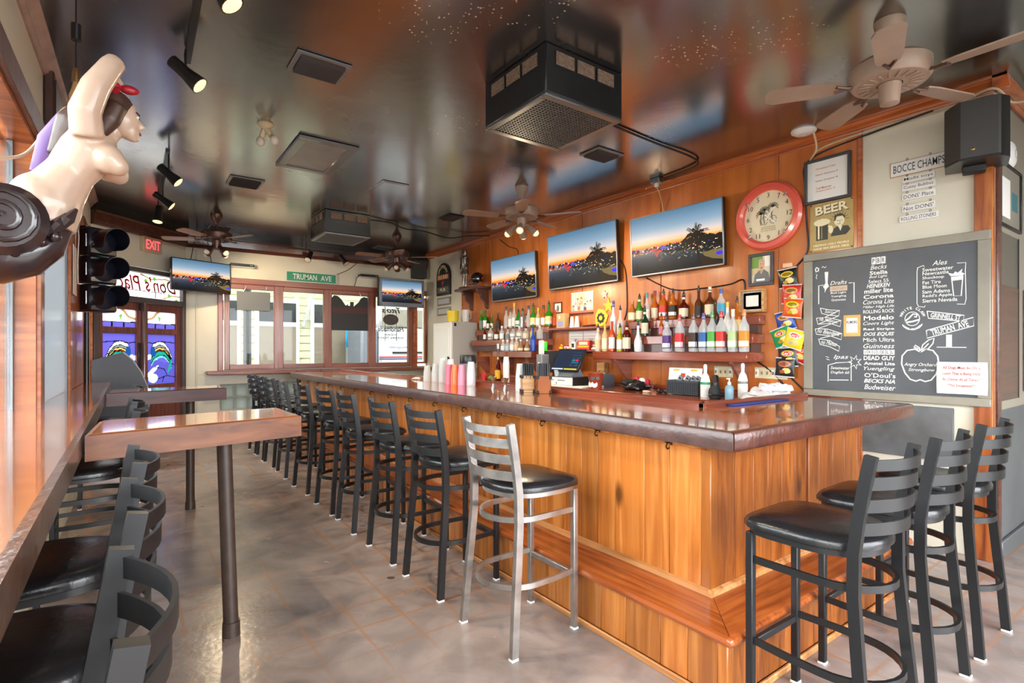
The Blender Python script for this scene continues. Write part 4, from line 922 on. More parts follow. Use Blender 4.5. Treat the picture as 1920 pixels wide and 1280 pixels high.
so = thing('starfish', 'small white starfish ornament on the wood wall', 'ornament', RW(4.53, 2.07, .016)); ob('arms', G().prism([((.05 if i % 2 == 0 else .02)*math.cos(i*math.pi/5+.4), (.05 if i % 2 == 0 else .02)*math.sin(i*math.pi/5+.4)) for i in range(10)], 0, .014), WHITE, so); ob('centre', G().ball((0, 0, .014), (.012, .012, .006), 8, 6), OAK, so)
gs = tag(ob('gold_star', G().prism([((.1 if i % 2 == 0 else .042)*math.cos(i*math.pi/5+.31), (.1 if i % 2 == 0 else .042)*math.sin(i*math.pi/5+.31)) for i in range(10)], 0, .006), mat('gold_foil', rgb(222, 168, 60), .35, .5), M=RW(4.47, 1.93, .017)), 'gold foil star on wall above the badge', 'star')
bd = thing('badge_sign', 'yellow and black shield shaped badge behind bottles', 'badge', RW(4.59, 1.79, .02) @ Matrix.Rotation(-.5, 4, 'Z')); ob('shield', G().prism([(-.09, .08), (0, .11), (.09, .08), (.1, 0), (.06, -.09), (0, -.12), (-.06, -.09), (-.1, 0)], 0, .006), mat('badge_yellow', rgb(226, 190, 50), .4), bd); ob('emblem', G().prism([(.07*math.cos(i*math.pi/8)*(1 if i % 2 else .8), .07*math.sin(i*math.pi/8)*(1 if i % 2 else .8)) for i in range(16)], .006, .009), BLK, bd); ob('core', G().lathe([(.03, .009), (.026, .013), (.012, .013)], 12), MATS['badge_yellow'], bd)
# speakers, router, wiring
def speaker(label, M, w_, h_, d_):
    s = thing('loudspeaker', label, 'loudspeaker', M)
    ob('cabinet', G().prism([(-w_/2, 0), (w_/2, 0), (w_/2, d_*.7), (w_*.2, d_), (-w_/2, d_)], -h_/2, h_/2, 'xz').xf(Matrix(((1, 0, 0, 0), (0, 0, 1, 0), (0, 1, 0, 0), (0, 0, 0, 1)))), BLK, s)
    ob('grille', G().box(-w_/2+.01, w_*.18, -h_/2+.015, h_/2-.015, d_, d_+.012, .006), mat('dark_grille', rgb(58, 56, 54), .7, var=.2, vscale=200), s); ob('badge', G().ball((-w_*.2, -h_*.36, d_+.013), (.012, .009, .003), 10, 6), mat('brass_badge', rgb(150, 120, 80), .3, .8), s)
    ob('bracket', G().cb((0, -h_/2-.015, d_*.4), (.12, .03, .12), .006), BLKM, s)
    return s
def SP(M): return M
sx = thing('loudspeaker', 'black wall loudspeaker above the corner of chalkboard wall', 'loudspeaker', T(4.5, 1.03, 2.81, .25))
ob('cabinet', G().prism([(-.02, .17), (-.13, .1), (-.13, -.1), (-.05, -.15), (.16, -.15), (.16, .17)], -.19, .19), BLK, sx)
ob('grille', G().prism([(-.022, .172), (-.135, .102), (-.15, .09), (-.15, -.09), (-.135, -.104), (-.128, -.1), (-.128, .1), (-.02, .165)], -.18, .18), mat('dark_grille', rgb(58, 56, 54), .7, var=.2, vscale=200), sx)
ob('badge', G().ball((-.151, .03, -.13), (.003, .012, .009), 10, 6), mat('brass_badge', rgb(150, 120, 80), .3, .8), sx); ob('bracket', G().cb((.06, .02, -.21), (.1, .12, .04), .006), BLKM, sx)
dome = lambda name, label, M: (lambda s: (ob('disc', G().lathe([(.0, .035), (.03, .034), (.07, .026), (.092, .012), (.095, 0), (.0, 0)], 28, cap=False), WHITE, s), ob('ring', G().tube([(.03*math.cos(a), .03*math.sin(a), .034) for a in [i*.4 for i in range(16)]], .0015, 5, True), GREYW, s), s)[2])(thing(name, label, 'router', M))
dome('wifi_router', 'white disc access point on the ceiling above clock', FR((4.5, 2.135, ZC), (1, 0, 0), (0, -1, 0), (0, 0, -1)))
dome('wifi_router', 'white oval device on the return wall at the right edge', RTW(5.05, 2.78))
def cable(name, label, P, r, m, cat='cable', sub=6):
    Q = []; P = [V(p) for p in P]
    for i in range(len(P)-1):
        a, b, c, d = P[max(i-1, 0)], P[i], P[i+1], P[min(i+2, len(P)-1)]
        for k in range(sub):
            t_ = k/sub; Q.append(.5*((2*b)+(c-a)*t_+(2*a-5*b+4*c-d)*t_*t_+(3*b-a-3*c+d)*t_**3))
    Q.append(P[-1]); return tag(ob(name, G().tube(Q, r, 6), m), label, cat)
X_ = XR-.02
cable('router_cable', 'ivory cable bundle from the access point along the crown', [(4.5, 2.06, 3.18), (4.6, 2.08, 3.06), (X_, 2.16, 3.0), (X_, 2.1, 3.06), (X_, 1.95, 3.09), (X_-.01, 1.6, 3.1), (X_-.01, 1.2, 3.1), (4.6, .98, 3.12), (4.75, .92, 3.05), (5.1, .9, 3.15)], .008, CORDW)
cable('black_cable', 'black cable running down beside the occupancy notice', [(4.6, 1.3, 3.09), (X_, 1.8, 3.07), (X_, 2.1, 3.03), (X_, 2.205, 2.95), (X_, 2.2, 2.8), (X_, 2.19, 2.55), (X_, 2.175, 2.3), (X_, 2.2, 2.2), (X_, 2.3, 2.1)], .007, CORD)
cable('tv_cable', 'black cords looping under the big television to the frame', [(X_, 3.9, 2.2), (X_, 3.55, 2.04), (X_, 3.2, 2.02), (X_, 2.9, 2.03), (X_, 2.76, 2.06), (X_, 2.74, 1.95)], .007, CORD)
cable('tv_cable', 'black cord between the big and middle televisions', [(X_, 4.28, 2.45), (X_, 4.2, 2.3), (X_, 4.18, 1.9), (X_, 4.22, 1.75)], .006, CORD)
cable('tv_cable', 'thin cord dropping from the crown to the leftmost television', [(X_, 6.75, 3.1), (X_, 6.5, 2.95), (X_, 6.3, 2.88), (X_, 6.28, 2.76)], .006, CORD)
cable('power_cord', 'thick black cord hanging below the chip bags', [(X_, 2.42, 1.27), (X_, 2.3, 1.15), (X_, 2.2, 1.05), (X_-.05, 2.16, .995)], .008, CORD)
cable('power_cord', 'black cord curving past the ivory switch plate', [(X_, 2.62, 1.3), (X_, 2.5, 1.22), (X_, 2.38, 1.1), (X_-.04, 2.33, .995)], .008, CORD)
def plate(label, y0, y1, z0, z1, n, tog):
    s = thing('switch_plate', label, 'switch', RW((y0+y1)/2, (z0+z1)/2, .014)); w_, h_ = y0-y1, z1-z0
    ob('plate', G().box(-w_/2, w_/2, -h_/2, h_/2, 0, .01, .004), IVORY, s)
    for i in range(n):
        x = -w_/2+(i+.5)*w_/n; q = ob('rocker', G().box(x-w_/n*.3, x+w_/n*.3, -h_*.3, h_*.3, .01, .014, .002), IVORY if i % 3 else WHITE, s)
        if i < tog: ob('toggle', G().box(x-.006, x+.006, -.014, .014, .014, .026, .002), mat('dark_ivory', rgb(150, 130, 96), .5), q)
plate('ivory switch plate with six gangs below the chips', 2.647, 2.346, 1.147, 1.25, 6, 4); plate('ivory four gang switch plate under the liquor shelf', 3.06, 2.858, 1.142, 1.25, 4, 4)
# statue shelf
sh = thing('bracket_shelf', 'dark shelf on two scroll brackets left of the televisions', 'shelf', T(4.55, 7.35, 2.36))
ob('board', G().box(4.413, XR-.014, 7.0, 7.72, 2.36, 2.402, .006), mat('dark_shelf_wood', rgb(84, 54, 48), .35, coat=.3), sh, world=True)
for y in (7.06, 7.52): ob('bracket', G().prism([(XR-.014, 2.36), (4.46, 2.36), (4.47, 2.31), (4.52, 2.28), (4.53, 2.22), (4.6, 2.16), (4.62, 2.08), (XR-.014, 2.05)], y, y+.05, 'xz'), MATS['dark_shelf_wood'], sh, world=True)
kn = thing('knight_statue', 'pewter knight figurine standing on the bracket shelf', 'figurine', T(4.50, 7.52, 2.402))
PEW = mat('pewter', rgb(120, 112, 106), .3, .85, var=.3, vscale=30)
ob('plinth', G().box(-.07, .07, -.08, .08, 0, .03, .004), BRONZE, kn)
for q in (-1, 1):
    ob('leg', G().tube([(0, .04*q, .03), (0, .036*q, .15), (.01, .03*q, .2), (0, .025*q, .32)], [.024, .03, .026, .034], 8), PEW, kn)
    ob('arm', G().tube([(0, .06*q, .48), (-.01, .1*q, .4), (-.05, .04*q, .33)], [.03, .026, .02], 8), PEW, kn)
ob('torso', G().lathe([(.05, .3), (.058, .36), (.075, .46), (.07, .51), (.03, .54)], 12), PEW, kn); ob('tasset', G().lathe([(.075, .24), (.055, .33)], 12, cap=False), PEW, kn)
ob('helmet', G().lathe([(.028, .53), (.04, .56), (.042, .6), (.034, .64), (.0, .66)], 12), PEW, kn); ob('visor', G().ball((-.03, 0, .59), (.022, .03, .025), 10, 6), mat('dark_steel', 0), kn); ob('sword', G().tube([(-.06, 0, .36), (-.06, 0, .04)], [.008, .004], 6).cb((-.06, 0, .33), (.012, .08, .012)), PEW, kn)
fh = thing('football_helmet', 'black football helmet with face mask on the bracket shelf', 'helmet', T(4.52, 7.17, 2.402, .2))
g = G(); 
ob('shell', G().grid(lambda u, v: ((.115+.01*math.cos(6.28*u))*math.cos(6.28*u*.78-2.45+math.pi)*math.sin(.12+v*1.9), .1*math.sin(6.28*u*.78-2.45+math.pi)*math.sin(.12+v*1.9), .125+.11*math.cos(.12+v*1.9)), 26, 12), mat('gloss_black_shell', rgb(14, 14, 16), .12, coat=.8), fh)
ob('crown_cap', G().ball((.0, 0, .215), (.03, .03, .022), 12, 6), MATS['gloss_black_shell'], fh)
g = G()
for z, r_ in ((.03, .13), (.065, .14), (.1, .13)): g.tube([(-.07-.075*math.cos(a), .09*math.sin(a), z) for a in [-1.4+i*.35 for i in range(9)]], .006, 6)
for y in (-.03, .03): g.tube([(-.135, y, .03), (-.145, y, .065), (-.135, y, .1)], .006, 6)
ob('face_mask', g, BLK, fh); ob('decal', G().tube([(.0, -.102, .12), (.03, -.1, .15), (.05, -.088, .13), (.03, -.098, .1), (.06, -.08, .09)], .006, 5), mat('orange_decal', rgb(220, 90, 40), .4), fh); ob('decal', G().tube([(.0, .102, .12), (.03, .1, .15), (.05, .088, .13)], .006, 5), MATS['orange_decal'], fh)
# pub sign
ps = thing('pub_sign', 'arched black Irish pub sign with two hanging plates', 'sign', RW(8.53, 2.68, .004))
def arch(w_, h_, z0, z1): 
    return G().prism([(-w_, -h_), (w_, -h_), (w_, h_-w_)]+[(w_*math.cos(a), h_-w_+w_*math.sin(a)) for a in [i*math.pi/10 for i in range(1, 10)]]+[(-w_, h_-w_)], z0, z1)
ob('board', arch(.25, .29, 0, .03), BLK, ps); ob('inlay', arch(.21, .25, .03, .033), mat('dark_green_field', rgb(28, 40, 34), .5), ps); ob('band', G().box(-.21, .21, -.01, .08, .033, .036), mat('orange_band', rgb(190, 96, 50), .5), ps); ob('band', G().box(-.21, .21, -.25, -.14, .033, .036), GRI, ps)
for i, c in enumerate("HANOVER'S"): a = 2.75-i*2.35/8; text(c, 0, .06, OFF, ps, (.16*math.cos(a), .04+.165*math.sin(a)+.02, .037), rot=a-math.pi/2, bold=.02)
text('OLD IRISH', .36, .065, OFF, ps, (0, .035, .038), bold=.02); text('PUB', .2, .06, OFF, ps, (0, -.195, .038), bold=.02); ob('emblem', G().prism([(.06*math.cos(i*.9)*(1 if i % 2 else .55), -.075+.06*math.sin(i*.9)*(1 if i % 2 else .55)) for i in range(7)], .033, .038), RED, ps)
for y in (-.4, -.58): q = ob('hanging_plate', G().box(-.24, .24, y-.07, y+.07, .0, .02, .004), GREYW, ps); ob('plate_face', G().box(-.2, .2, y-.045, y+.045, .02, .023), mat('pale_grey_face', rgb(196, 200, 200), .4), q)
# return wall frame and panel
f5 = frame('framed_poster', 'black framed poster on the return wall at right edge', 'poster', RTW(5.02, 2.47), .56, .44, .02, BLK, .02, GREYW); ob('print_block', G().box(.05, .2, -.08, .05, .008, .009), mat('teal_print', rgb(70, 120, 126), .6), f5); ob('print_block', G().box(-.22, .0, -.15, .12, .008, .009), PAPER, f5)
sp_ = thing('steel_panel', 'tall stainless steel sheet on the return wall', 'panel', RTW(5.0, 1.68)); ob('sheet', G().box(-.25, .25, -.62, .53, 0, .006), mat('stainless_sheet', rgb(120, 114, 104), .3, .5, var=.1, vscale=2), sp_); ob('brown_reflection', G().box(-.25, .25, -.62, .17, .006, .009), DARKT, sp_)  # brown reflection in the panel's lower part is painted as a dark layer
for x in (-.255, .245): ob('edge_strip', G().box(x, x+.01, -.62, .53, 0, .012, .002), BLKM, sp_)
# ------------------------------------------------------------ back bar: counter, stepped shelves
bk = thing('back_counter', 'red-brown back bar counter under the liquor shelves', 'counter', T(4.3, 4.7, 0))
ob('worktop', G().box(3.92, XR-.016, 2.0, 7.3, .95, .99, .006), REDW, bk, world=True)
ob('cabinet_body', G().box(4.0, XR-.016, 2.05, 7.3, .08, .95), REDX, bk, world=True)
for i in range(8): dr_ = ob('cabinet_door', G().box(3.985, 4.0, 2.08+i*.65, 2.7+i*.65, .12, .9, .004), REDX, bk, world=True); ob('handle', G().box(3.965, 3.985, 2.6+i*.65, 2.63+i*.65, .5, .62, .003), CHROME, dr_, world=True)
ob('back_lip', G().box(XR-.04, XR-.016, 2.0, 7.3, .99, 1.03, .004), REDW, bk, world=True)
XTR = {1: 4.374, 2: 4.468, 3: 4.568}; ZTR = {1: 1.385, 2: 1.55, 3: 1.72}
def stepped(label, spans, br):
    s = thing('liquor_shelf', label, 'shelf', T(4.55, (spans[1][0]+spans[1][1])/2, 1.3))
    for t_ in (1, 2, 3):
        a, b = spans[t_]; ob('step', G().box(XTR[t_], XR-.016, a, b, ZTR[t_]-.085, ZTR[t_], .005), REDW, s, world=True)
        if t_ > 1: ob('riser', G().box(XTR[t_]+.03, XR-.016, a+.03, b-.03, ZTR[t_]-.165, ZTR[t_]-.085), MATS['dark_shelf_wood'], s, world=True)
    for y in br: ob('brace', G().prism([(XR-.016, 1.3), (4.39, 1.3), (4.39, 1.285), (XR-.06, 1.035), (XR-.016, 1.035)], y-.012, y+.012, 'xz'), REDX, s, world=True)
    return s
stepped('right stepped liquor shelf crowded with pour-spout bottles', {1: (2.557, 4.45), 2: (2.557, 4.3), 3: (2.55, 4.09)}, (2.72, 4.12))
stepped('left stepped liquor shelf crowded with pale bottles', {1: (5.6, 6.52), 2: (5.47, 7.28), 3: (5.47, 7.28)}, (5.72, 6.4, 7.05))
ms = thing('thin_shelf', 'upper thin shelf between the two liquor shelves', 'shelf', T(4.59, 4.9, 1.67)); ob('board', G().box(4.5, XR-.015, 4.32, 5.44, 1.66, 1.685, .003), REDW, ms, world=True); ob('cleat', G().box(4.64, XR-.015, 4.32, 5.44, 1.64, 1.66), REDX, ms, world=True)
ms = thing('thin_shelf', 'lower thin shelf above the cash register', 'shelf', T(4.59, 4.9, 1.39)); ob('board', G().box(4.5, XR-.015, 4.47, 5.44, 1.385, 1.405, .003), REDW, ms, world=True); ob('cleat', G().box(4.64, XR-.015, 4.47, 5.44, 1.365, 1.385), REDX, ms, world=True)

# ------------------------------------------------------------ bottles
BOT = [
    (1, 4.403, 0.327, 'slim', 'clear', 'peach', 'black', 'clear bottle with a peach label, first from left, right shelf bottom step') ,
    (1, 4.293, 0.323, 'slim', 'paleyellow', 'cream', 'yellow', 'pale yellow bottle with a cream label, second from left, right shelf bottom step') ,
    (1, 4.186, 0.342, 'slim', 'orange', 'white', 'red', 'orange-red liquor bottle, third from left, right shelf bottom step') ,
    (1, 4.067, 0.314, 'slim', 'lime', 'white', 'black', 'yellow-green liquor bottle, fourth from left, right shelf bottom step') ,
    (1, 3.966, 0.339, 'square', 'darkred', 'cream', 'black', 'dark red rum bottle with a cream label, fifth from left, right shelf bottom step') ,
    (1, 3.809, 0.332, 'bowl', 'frost', 'none', 'black', 'frosted white round-shouldered bottle, sixth from left, right shelf bottom step') ,
    (1, 3.436, 0.364, 'square', 'clear', 'purple', 'black', 'clear bottle with a purple label, seventh from left, right shelf bottom step') ,
    (1, 3.283, 0.367, 'square', 'clear', 'crimson', 'red', 'clear bottle with a crimson label, eighth from left, right shelf bottom step') ,
    (1, 3.125, 0.369, 'square', 'clear', 'darkbrown', 'brown', 'clear bottle with a dark brown label, ninth from left, right shelf bottom step') ,
    (1, 3.014, 0.368, 'square', 'clear', 'blue', 'purple', 'square clear bottle with a blue label, tenth from left, right shelf bottom step') ,
    (1, 2.923, 0.377, 'square', 'clear', 'green', 'green', 'square clear bottle with a green label, eleventh from left, right shelf bottom step') ,
    (1, 2.83, 0.377, 'square', 'clear', 'red', 'red', 'square clear bottle with a red label, twelfth from left, right shelf bottom step') ,
    (1, 2.714, 0.385, 'square', 'clear', 'palegreen', 'cream', 'square clear bottle with a pale green label, thirteenth from left, right shelf bottom step') ,
    (1, 2.607, 0.378, 'square', 'clear', 'orange', 'orange', 'square clear bottle with an orange label, fourteenth from left, right shelf bottom step') ,
    (2, 4.259, 0.415, 'tall', 'frost', 'none', 'blue', 'tall frosted bottle with blue cap, first from left, right shelf middle step') ,
    (2, 4.154, 0.359, 'tall', 'clear', 'white', 'black', 'tall clear bottle with black pourer, second from left, right shelf middle step') ,
    (2, 3.803, 0.336, 'wine', 'darkgreen', 'cream', 'black', 'dark green bottle with a cream label, third from left, right shelf middle step') ,
    (2, 3.585, 0.243, 'mini', 'amber', 'pink', 'black', 'miniature bottle with a pink top, fourth from left, right shelf middle step') ,
    (2, 3.517, 0.229, 'mini', 'clear', 'purple', 'black', 'miniature bottle with purple label, fifth from left, right shelf middle step') ,
    (2, 2.958, 0.34, 'slim', 'brown', 'dark', 'black', 'brown bottle with tan cap, sixth from left, right shelf middle step') ,
    (2, 2.831, 0.3, 'bowl', 'white', 'none', 'gold', 'white round bottle with a gold cap, seventh from left, right shelf middle step') ,
    (2, 2.735, 0.347, 'tall', 'amber', 'tan', 'black', 'amber bottle with a tan label, eighth from left, right shelf middle step') ,
    (3, 4.06, 0.242, 'round', 'whiskey', 'cream', 'cork', 'corked whiskey bottle, first from left, right shelf top step') ,
    (3, 3.96, 0.311, 'tall', 'green', 'cream', 'black', 'bright green bottle, second from left, right shelf top step') ,
    (3, 3.856, 0.308, 'tall', 'clear', 'white', 'teal', 'clear bottle with teal cap, third from left, right shelf top step') ,
    (3, 3.747, 0.322, 'tall', 'amber', 'cream', 'maroon', 'amber bottle with maroon neck, fourth from left, right shelf top step') ,
    (3, 3.634, 0.334, 'square', 'amber', 'red', 'black', 'square amber bottle with a slanted red label, fifth from left, right shelf top step') ,
    (3, 3.512, 0.329, 'square', 'amber', 'dark', 'black', 'square amber bottle with a slanted black label, sixth from left, right shelf top step') ,
    (3, 3.381, 0.284, 'round', 'darkred', 'cream', 'black', 'wide dark bottle with cream label, seventh from left, right shelf top step') ,
    (3, 3.206, 0.327, 'tall', 'brown', 'dark', 'black', 'tall brown bottle with a busy label, eighth from left, right shelf top step') ,
    (3, 3.08, 0.299, 'round', 'brown', 'cream', 'cream', 'wide brown bottle with a cream label, ninth from left, right shelf top step') ,
    (3, 2.959, 0.272, 'wine', 'clear', 'sky', 'blue', 'clear bottle with sky blue label, tenth from left, right shelf top step') ,
    (1, 6.314, 0.164, 'slim', 'clear', 'white', 'white', 'small clear bottle with white label, first from left, left shelf bottom step') ,
    (1, 6.207, 0.162, 'slim', 'clear', 'paleblue', 'white', 'small clear bottle with pale blue label, second from left, left shelf bottom step') ,
    (1, 6.091, 0.198, 'slim', 'clear', 'white', 'white', 'clear ribbed bottle, third from left, left shelf bottom step') ,
    (1, 5.989, 0.196, 'slim', 'clear', 'peach', 'white', 'clear ribbed bottle with peach print, fourth from left, left shelf bottom step') ,
    (1, 5.89, 0.165, 'bowl', 'tequila', 'cream', 'clear', 'squat tequila bottle with cream label, fifth from left, left shelf bottom step') ,
    (1, 5.745, 0.163, 'bowl', 'tequila', 'cream', 'clear', 'squat tequila bottle with cork stopper, sixth from left, left shelf bottom step') ,
    (1, 5.617, 0.368, 'tall', 'bluefade', 'none', 'black', 'tall blue bottle fading to clear, seventh from left, left shelf bottom step') ,
    (2, 6.954, 0.216, 'mini', 'darkred', 'white', 'red', 'small bottle with a long red neck, first from left, left shelf middle step') ,
    (2, 6.79, 0.227, 'square', 'clear', 'white', 'black', 'square gin bottle with big white label, second from left, left shelf middle step') ,
    (2, 6.631, 0.205, 'slim', 'brown', 'white', 'black', 'brown bottle with a white strip label, third from left, left shelf middle step') ,
    (2, 6.49, 0.208, 'slim', 'clear', 'white', 'clear', 'plain clear bottle, fourth from left, left shelf middle step') ,
    (2, 6.341, 0.187, 'slim', 'clear', 'grey', 'black', 'clear bottle with grey label, fifth from left, left shelf middle step') ,
    (2, 6.208, 0.19, 'square', 'clear', 'white', 'black', 'square clear bottle with two pourers, sixth from left, left shelf middle step') ,
    (2, 6.054, 0.185, 'square', 'clear', 'white', 'clear', 'clear bottle beside the cream label one, seventh from left, left shelf middle step') ,
    (2, 5.905, 0.187, 'square', 'clear', 'cream', 'black', 'clear square bottle with cream label, eighth from left, left shelf middle step') ,
    (2, 5.761, 0.189, 'slim', 'paleyellow', 'none', 'black', 'pale yellow glass bottle, ninth from left, left shelf middle step') ,
    (2, 5.598, 0.183, 'square', 'clear', 'none', 'clear', 'clear bottle at the right end, tenth from left, left shelf middle step') ,
    (3, 7.199, 0.313, 'wine', 'green', 'grey', 'green', 'tall green wine bottle, first from left, left shelf top step') ,
    (3, 7.089, 0.315, 'wine', 'green', 'white', 'dark', 'second tall green wine bottle, second from left, left shelf top step') ,
    (3, 7.013, 0.235, 'mini', 'darkgreen', 'white', 'red', 'small dark green bottle with red foil, third from left, left shelf top step') ,
    (3, 6.907, 0.23, 'mini', 'green', 'white', 'green', 'small green beer-like bottle, fourth from left, left shelf top step') ,
    (3, 6.731, 0.253, 'tall', 'brown', 'dark', 'dark', 'dark brown bottle, fifth from left, left shelf top step') ,
    (3, 6.519, 0.329, 'tall', 'clear', 'none', 'dark', 'tall clear bottle with grey cap, sixth from left, left shelf top step') ,
    (3, 6.41, 0.298, 'slim', 'clear', 'white', 'brown', 'clear bottle with brown stopper, seventh from left, left shelf top step') ,
    (3, 6.316, 0.371, 'tall', 'clear', 'white', 'gold', 'tall clear bottle with gold cork, eighth from left, left shelf top step') ,
    (3, 6.211, 0.278, 'round', 'green', 'white', 'black', 'green round bottle with red seal, ninth from left, left shelf top step') ,
    (3, 6.109, 0.287, 'square', 'silver', 'none', 'black', 'silvery square bottle, tenth from left, left shelf top step') ,
    (3, 6.021, 0.198, 'mini', 'clear', 'red', 'black', 'small bottle with red neck, eleventh from left, left shelf top step') ,
    (3, 5.959, 0.308, 'tall', 'clear', 'none', 'dark', 'slim clear bottle with dark cap, twelfth from left, left shelf top step') ,
    (3, 5.862, 0.346, 'round', 'green', 'paleyellow', 'black', 'green bottle with a large pale label, thirteenth from left, left shelf top step') ,
    (3, 5.754, 0.265, 'slim', 'paleyellow', 'white', 'yellow', 'white-label bottle with yellow cap, fourteenth from left, left shelf top step') ,
    (3, 5.638, 0.294, 'tall', 'amber', 'white', 'dark', 'amber bottle with patterned label, fifteenth from left, left shelf top step') ,
    (3, 5.525, 0.351, 'round', 'green', 'paleyellow', 'black', 'big green whiskey bottle with red neck, sixteenth from left, left shelf top step') ,
    (3, 5.393, 0.214, 'slim', 'amber', 'red', 'red', 'amber bottle with colourful label, seventeenth from left, left shelf top step') ,
]
GL = {'clear': glassy('clear_bottle_glass', (.95, .97, .97), .66, .04, (.93, .95, .96)), 'frost': mat('frosted_bottle', rgb(226, 230, 232), .35), 'white': mat('white_bottle', rgb(240, 238, 232), .2),
      'paleyellow': glassy('pale_yellow_glass', rgb(250, 236, 180), .6, .05), 'orange': glassy('orange_red_liquor', rgb(226, 90, 40), .35, .05), 'lime': glassy('lime_liquor', rgb(216, 206, 40), .4, .05),
      'darkred': glassy('dark_red_liquor', rgb(96, 22, 16), .25, .05), 'amber': glassy('amber_liquor', rgb(214, 120, 36), .4, .05), 'whiskey': glassy('whiskey_liquor', rgb(206, 130, 60), .4, .05),
      'brown': glassy('brown_liquor', rgb(110, 56, 26), .3, .05), 'green': glassy('green_glass', rgb(60, 160, 40), .35, .05), 'darkgreen': glassy('dark_green_glass', rgb(18, 60, 30), .25, .05),
      'bluefade': glassy('blue_glass', rgb(40, 90, 210), .4, .05), 'tequila': glassy('tequila_glass', rgb(206, 170, 130), .5, .05), 'silver': mat('silver_bottle', rgb(180, 190, 196), .15, .7)}
LBL = {k: mat('label_'+k, rgb(*c), .55) for k, c in dict(peach=(240, 190, 150), cream=(236, 222, 190), white=(244, 243, 240), purple=(90, 60, 130), crimson=(214, 50, 60), darkbrown=(60, 44, 40), blue=(50, 100, 170), green=(90, 170, 70), red=(214, 60, 50), palegreen=(186, 206, 150), orange=(240, 140, 40), pink=(226, 120, 150), dark=(40, 36, 34), tan=(206, 170, 110), sky=(90, 190, 226), paleblue=(180, 206, 226), grey=(130, 134, 138), paleyellow=(238, 226, 160)).items()}
CAPS = {k: mat('cap_'+k, rgb(*c), .35) for k, c in dict(black=(26, 26, 28), yellow=(236, 180, 40), red=(190, 40, 40), purple=(80, 70, 140), green=(50, 160, 80), cream=(236, 226, 200), orange=(240, 130, 30), blue=(40, 80, 160), gold=(222, 176, 50), cork=(196, 150, 100), teal=(50, 150, 140), maroon=(130, 30, 40), brown=(96, 60, 40), white=(240, 240, 240), clear=(210, 216, 220), dark=(46, 40, 44)).items()}
KIND = {'slim': (.036, .62, .40, 0), 'square': (.037, .66, .36, 1), 'tall': (.037, .55, .34, 0), 'wine': (.038, .62, .36, 0), 'round': (.044, .56, .34, .4), 'bowl': (.042, .6, .3, 0), 'mini': (.024, .55, .4, 0)}
BM = {}
for i, (t_, y, h_, kd, gl, lb, cp, lab) in enumerate(BOT):
    r_, sh_, nk, sq_ = KIND[kd]
    nb = min([abs(y-b[1]) for j, b in enumerate(BOT) if j != i and b[0] == t_]+[1]); jx = 0
    if nb < 2*r_+.004 and kd != 'mini': r_ = max(.027, min(r_, nb*.48+.004))
    if nb < 2*r_: jx = (.018 if i % 2 else -.01)
    pour = cp in ('black',); hb = h_*(.84 if pour else .93)
    x = {1: 4.42, 2: 4.52, 3: 4.618}[t_]+jx
    s = thing('bottle', lab, 'bottle', T(x, y, ZTR[t_]+.0005, random.uniform(-.3, .3) if not sq_ else random.uniform(-.12, .12)), 'liquor bottles on the stepped shelves')
    rn = .0125 if kd != 'mini' else .009
    pr = [(r_*.8, 0), (r_, .006), (r_, hb*sh_*.96), (r_*.94, hb*sh_*1.04), (r_*.6, hb*(sh_+.1)), (rn*1.15, hb*(sh_+.18)), (rn, hb*.93), (rn*1.25, hb*.94), (rn*1.25, hb*.965), (rn, hb)]
    if kd == 'bowl': pr = [(r_*.8, 0), (r_*.97, .01), (r_*1.02, hb*.25), (r_*.95, hb*.42), (r_*.62, hb*.56), (rn*1.3, hb*.66), (rn, hb*.9), (rn*1.2, hb*.93), (rn, hb)]
    ob('glass_body', G().lathe(pr, 16, sqr=sq_), GL[gl], s, ang=45)
    if lb != 'none':
        z0, z1 = hb*sh_*.18, hb*sh_*.82
        if kd == 'bowl': z0, z1 = hb*.08, hb*.3
        ob('paper_label', G().lathe([(r_+.0008, z0), (r_+.0008, z1)], 14, sqr=sq_, cap=False, a0=math.pi*.55, a1=math.pi*1.62), LBL[lb], s)
        if kd in ('square', 'round') and lb not in ('cream',): ob('label_panel', G().lathe([(r_+.0016, z0+.01), (r_+.0016, z0+(z1-z0)*.4)], 10, sqr=sq_, cap=False, a0=math.pi*.7, a1=math.pi*1.5), LBL['white' if lb != 'white' else 'grey'], s)
    if pour: ob('pour_spout', G().lathe([(rn*1.15, 0), (rn*1.2, .02), (rn*.7, .026), (rn*.45, h_-hb), (0, h_-hb)], 10).xf(Matrix.Translation((0, 0, hb))), CAPS['black'], s)
    else: ob('cap', G().lathe([(rn*1.25, -h_*.1), (rn*1.3, h_-hb), (0, h_-hb)], 12).xf(Matrix.Translation((0, 0, hb+.0005))), CAPS[cp], s)
    if pour and lb in ('blue', 'green', 'red', 'orange', 'crimson', 'peach', 'cream'): ob('neck_band', G().lathe([(rn*1.35, hb*.84), (rn*1.35, hb*.93)], 10, cap=False), LBL[lb], s)

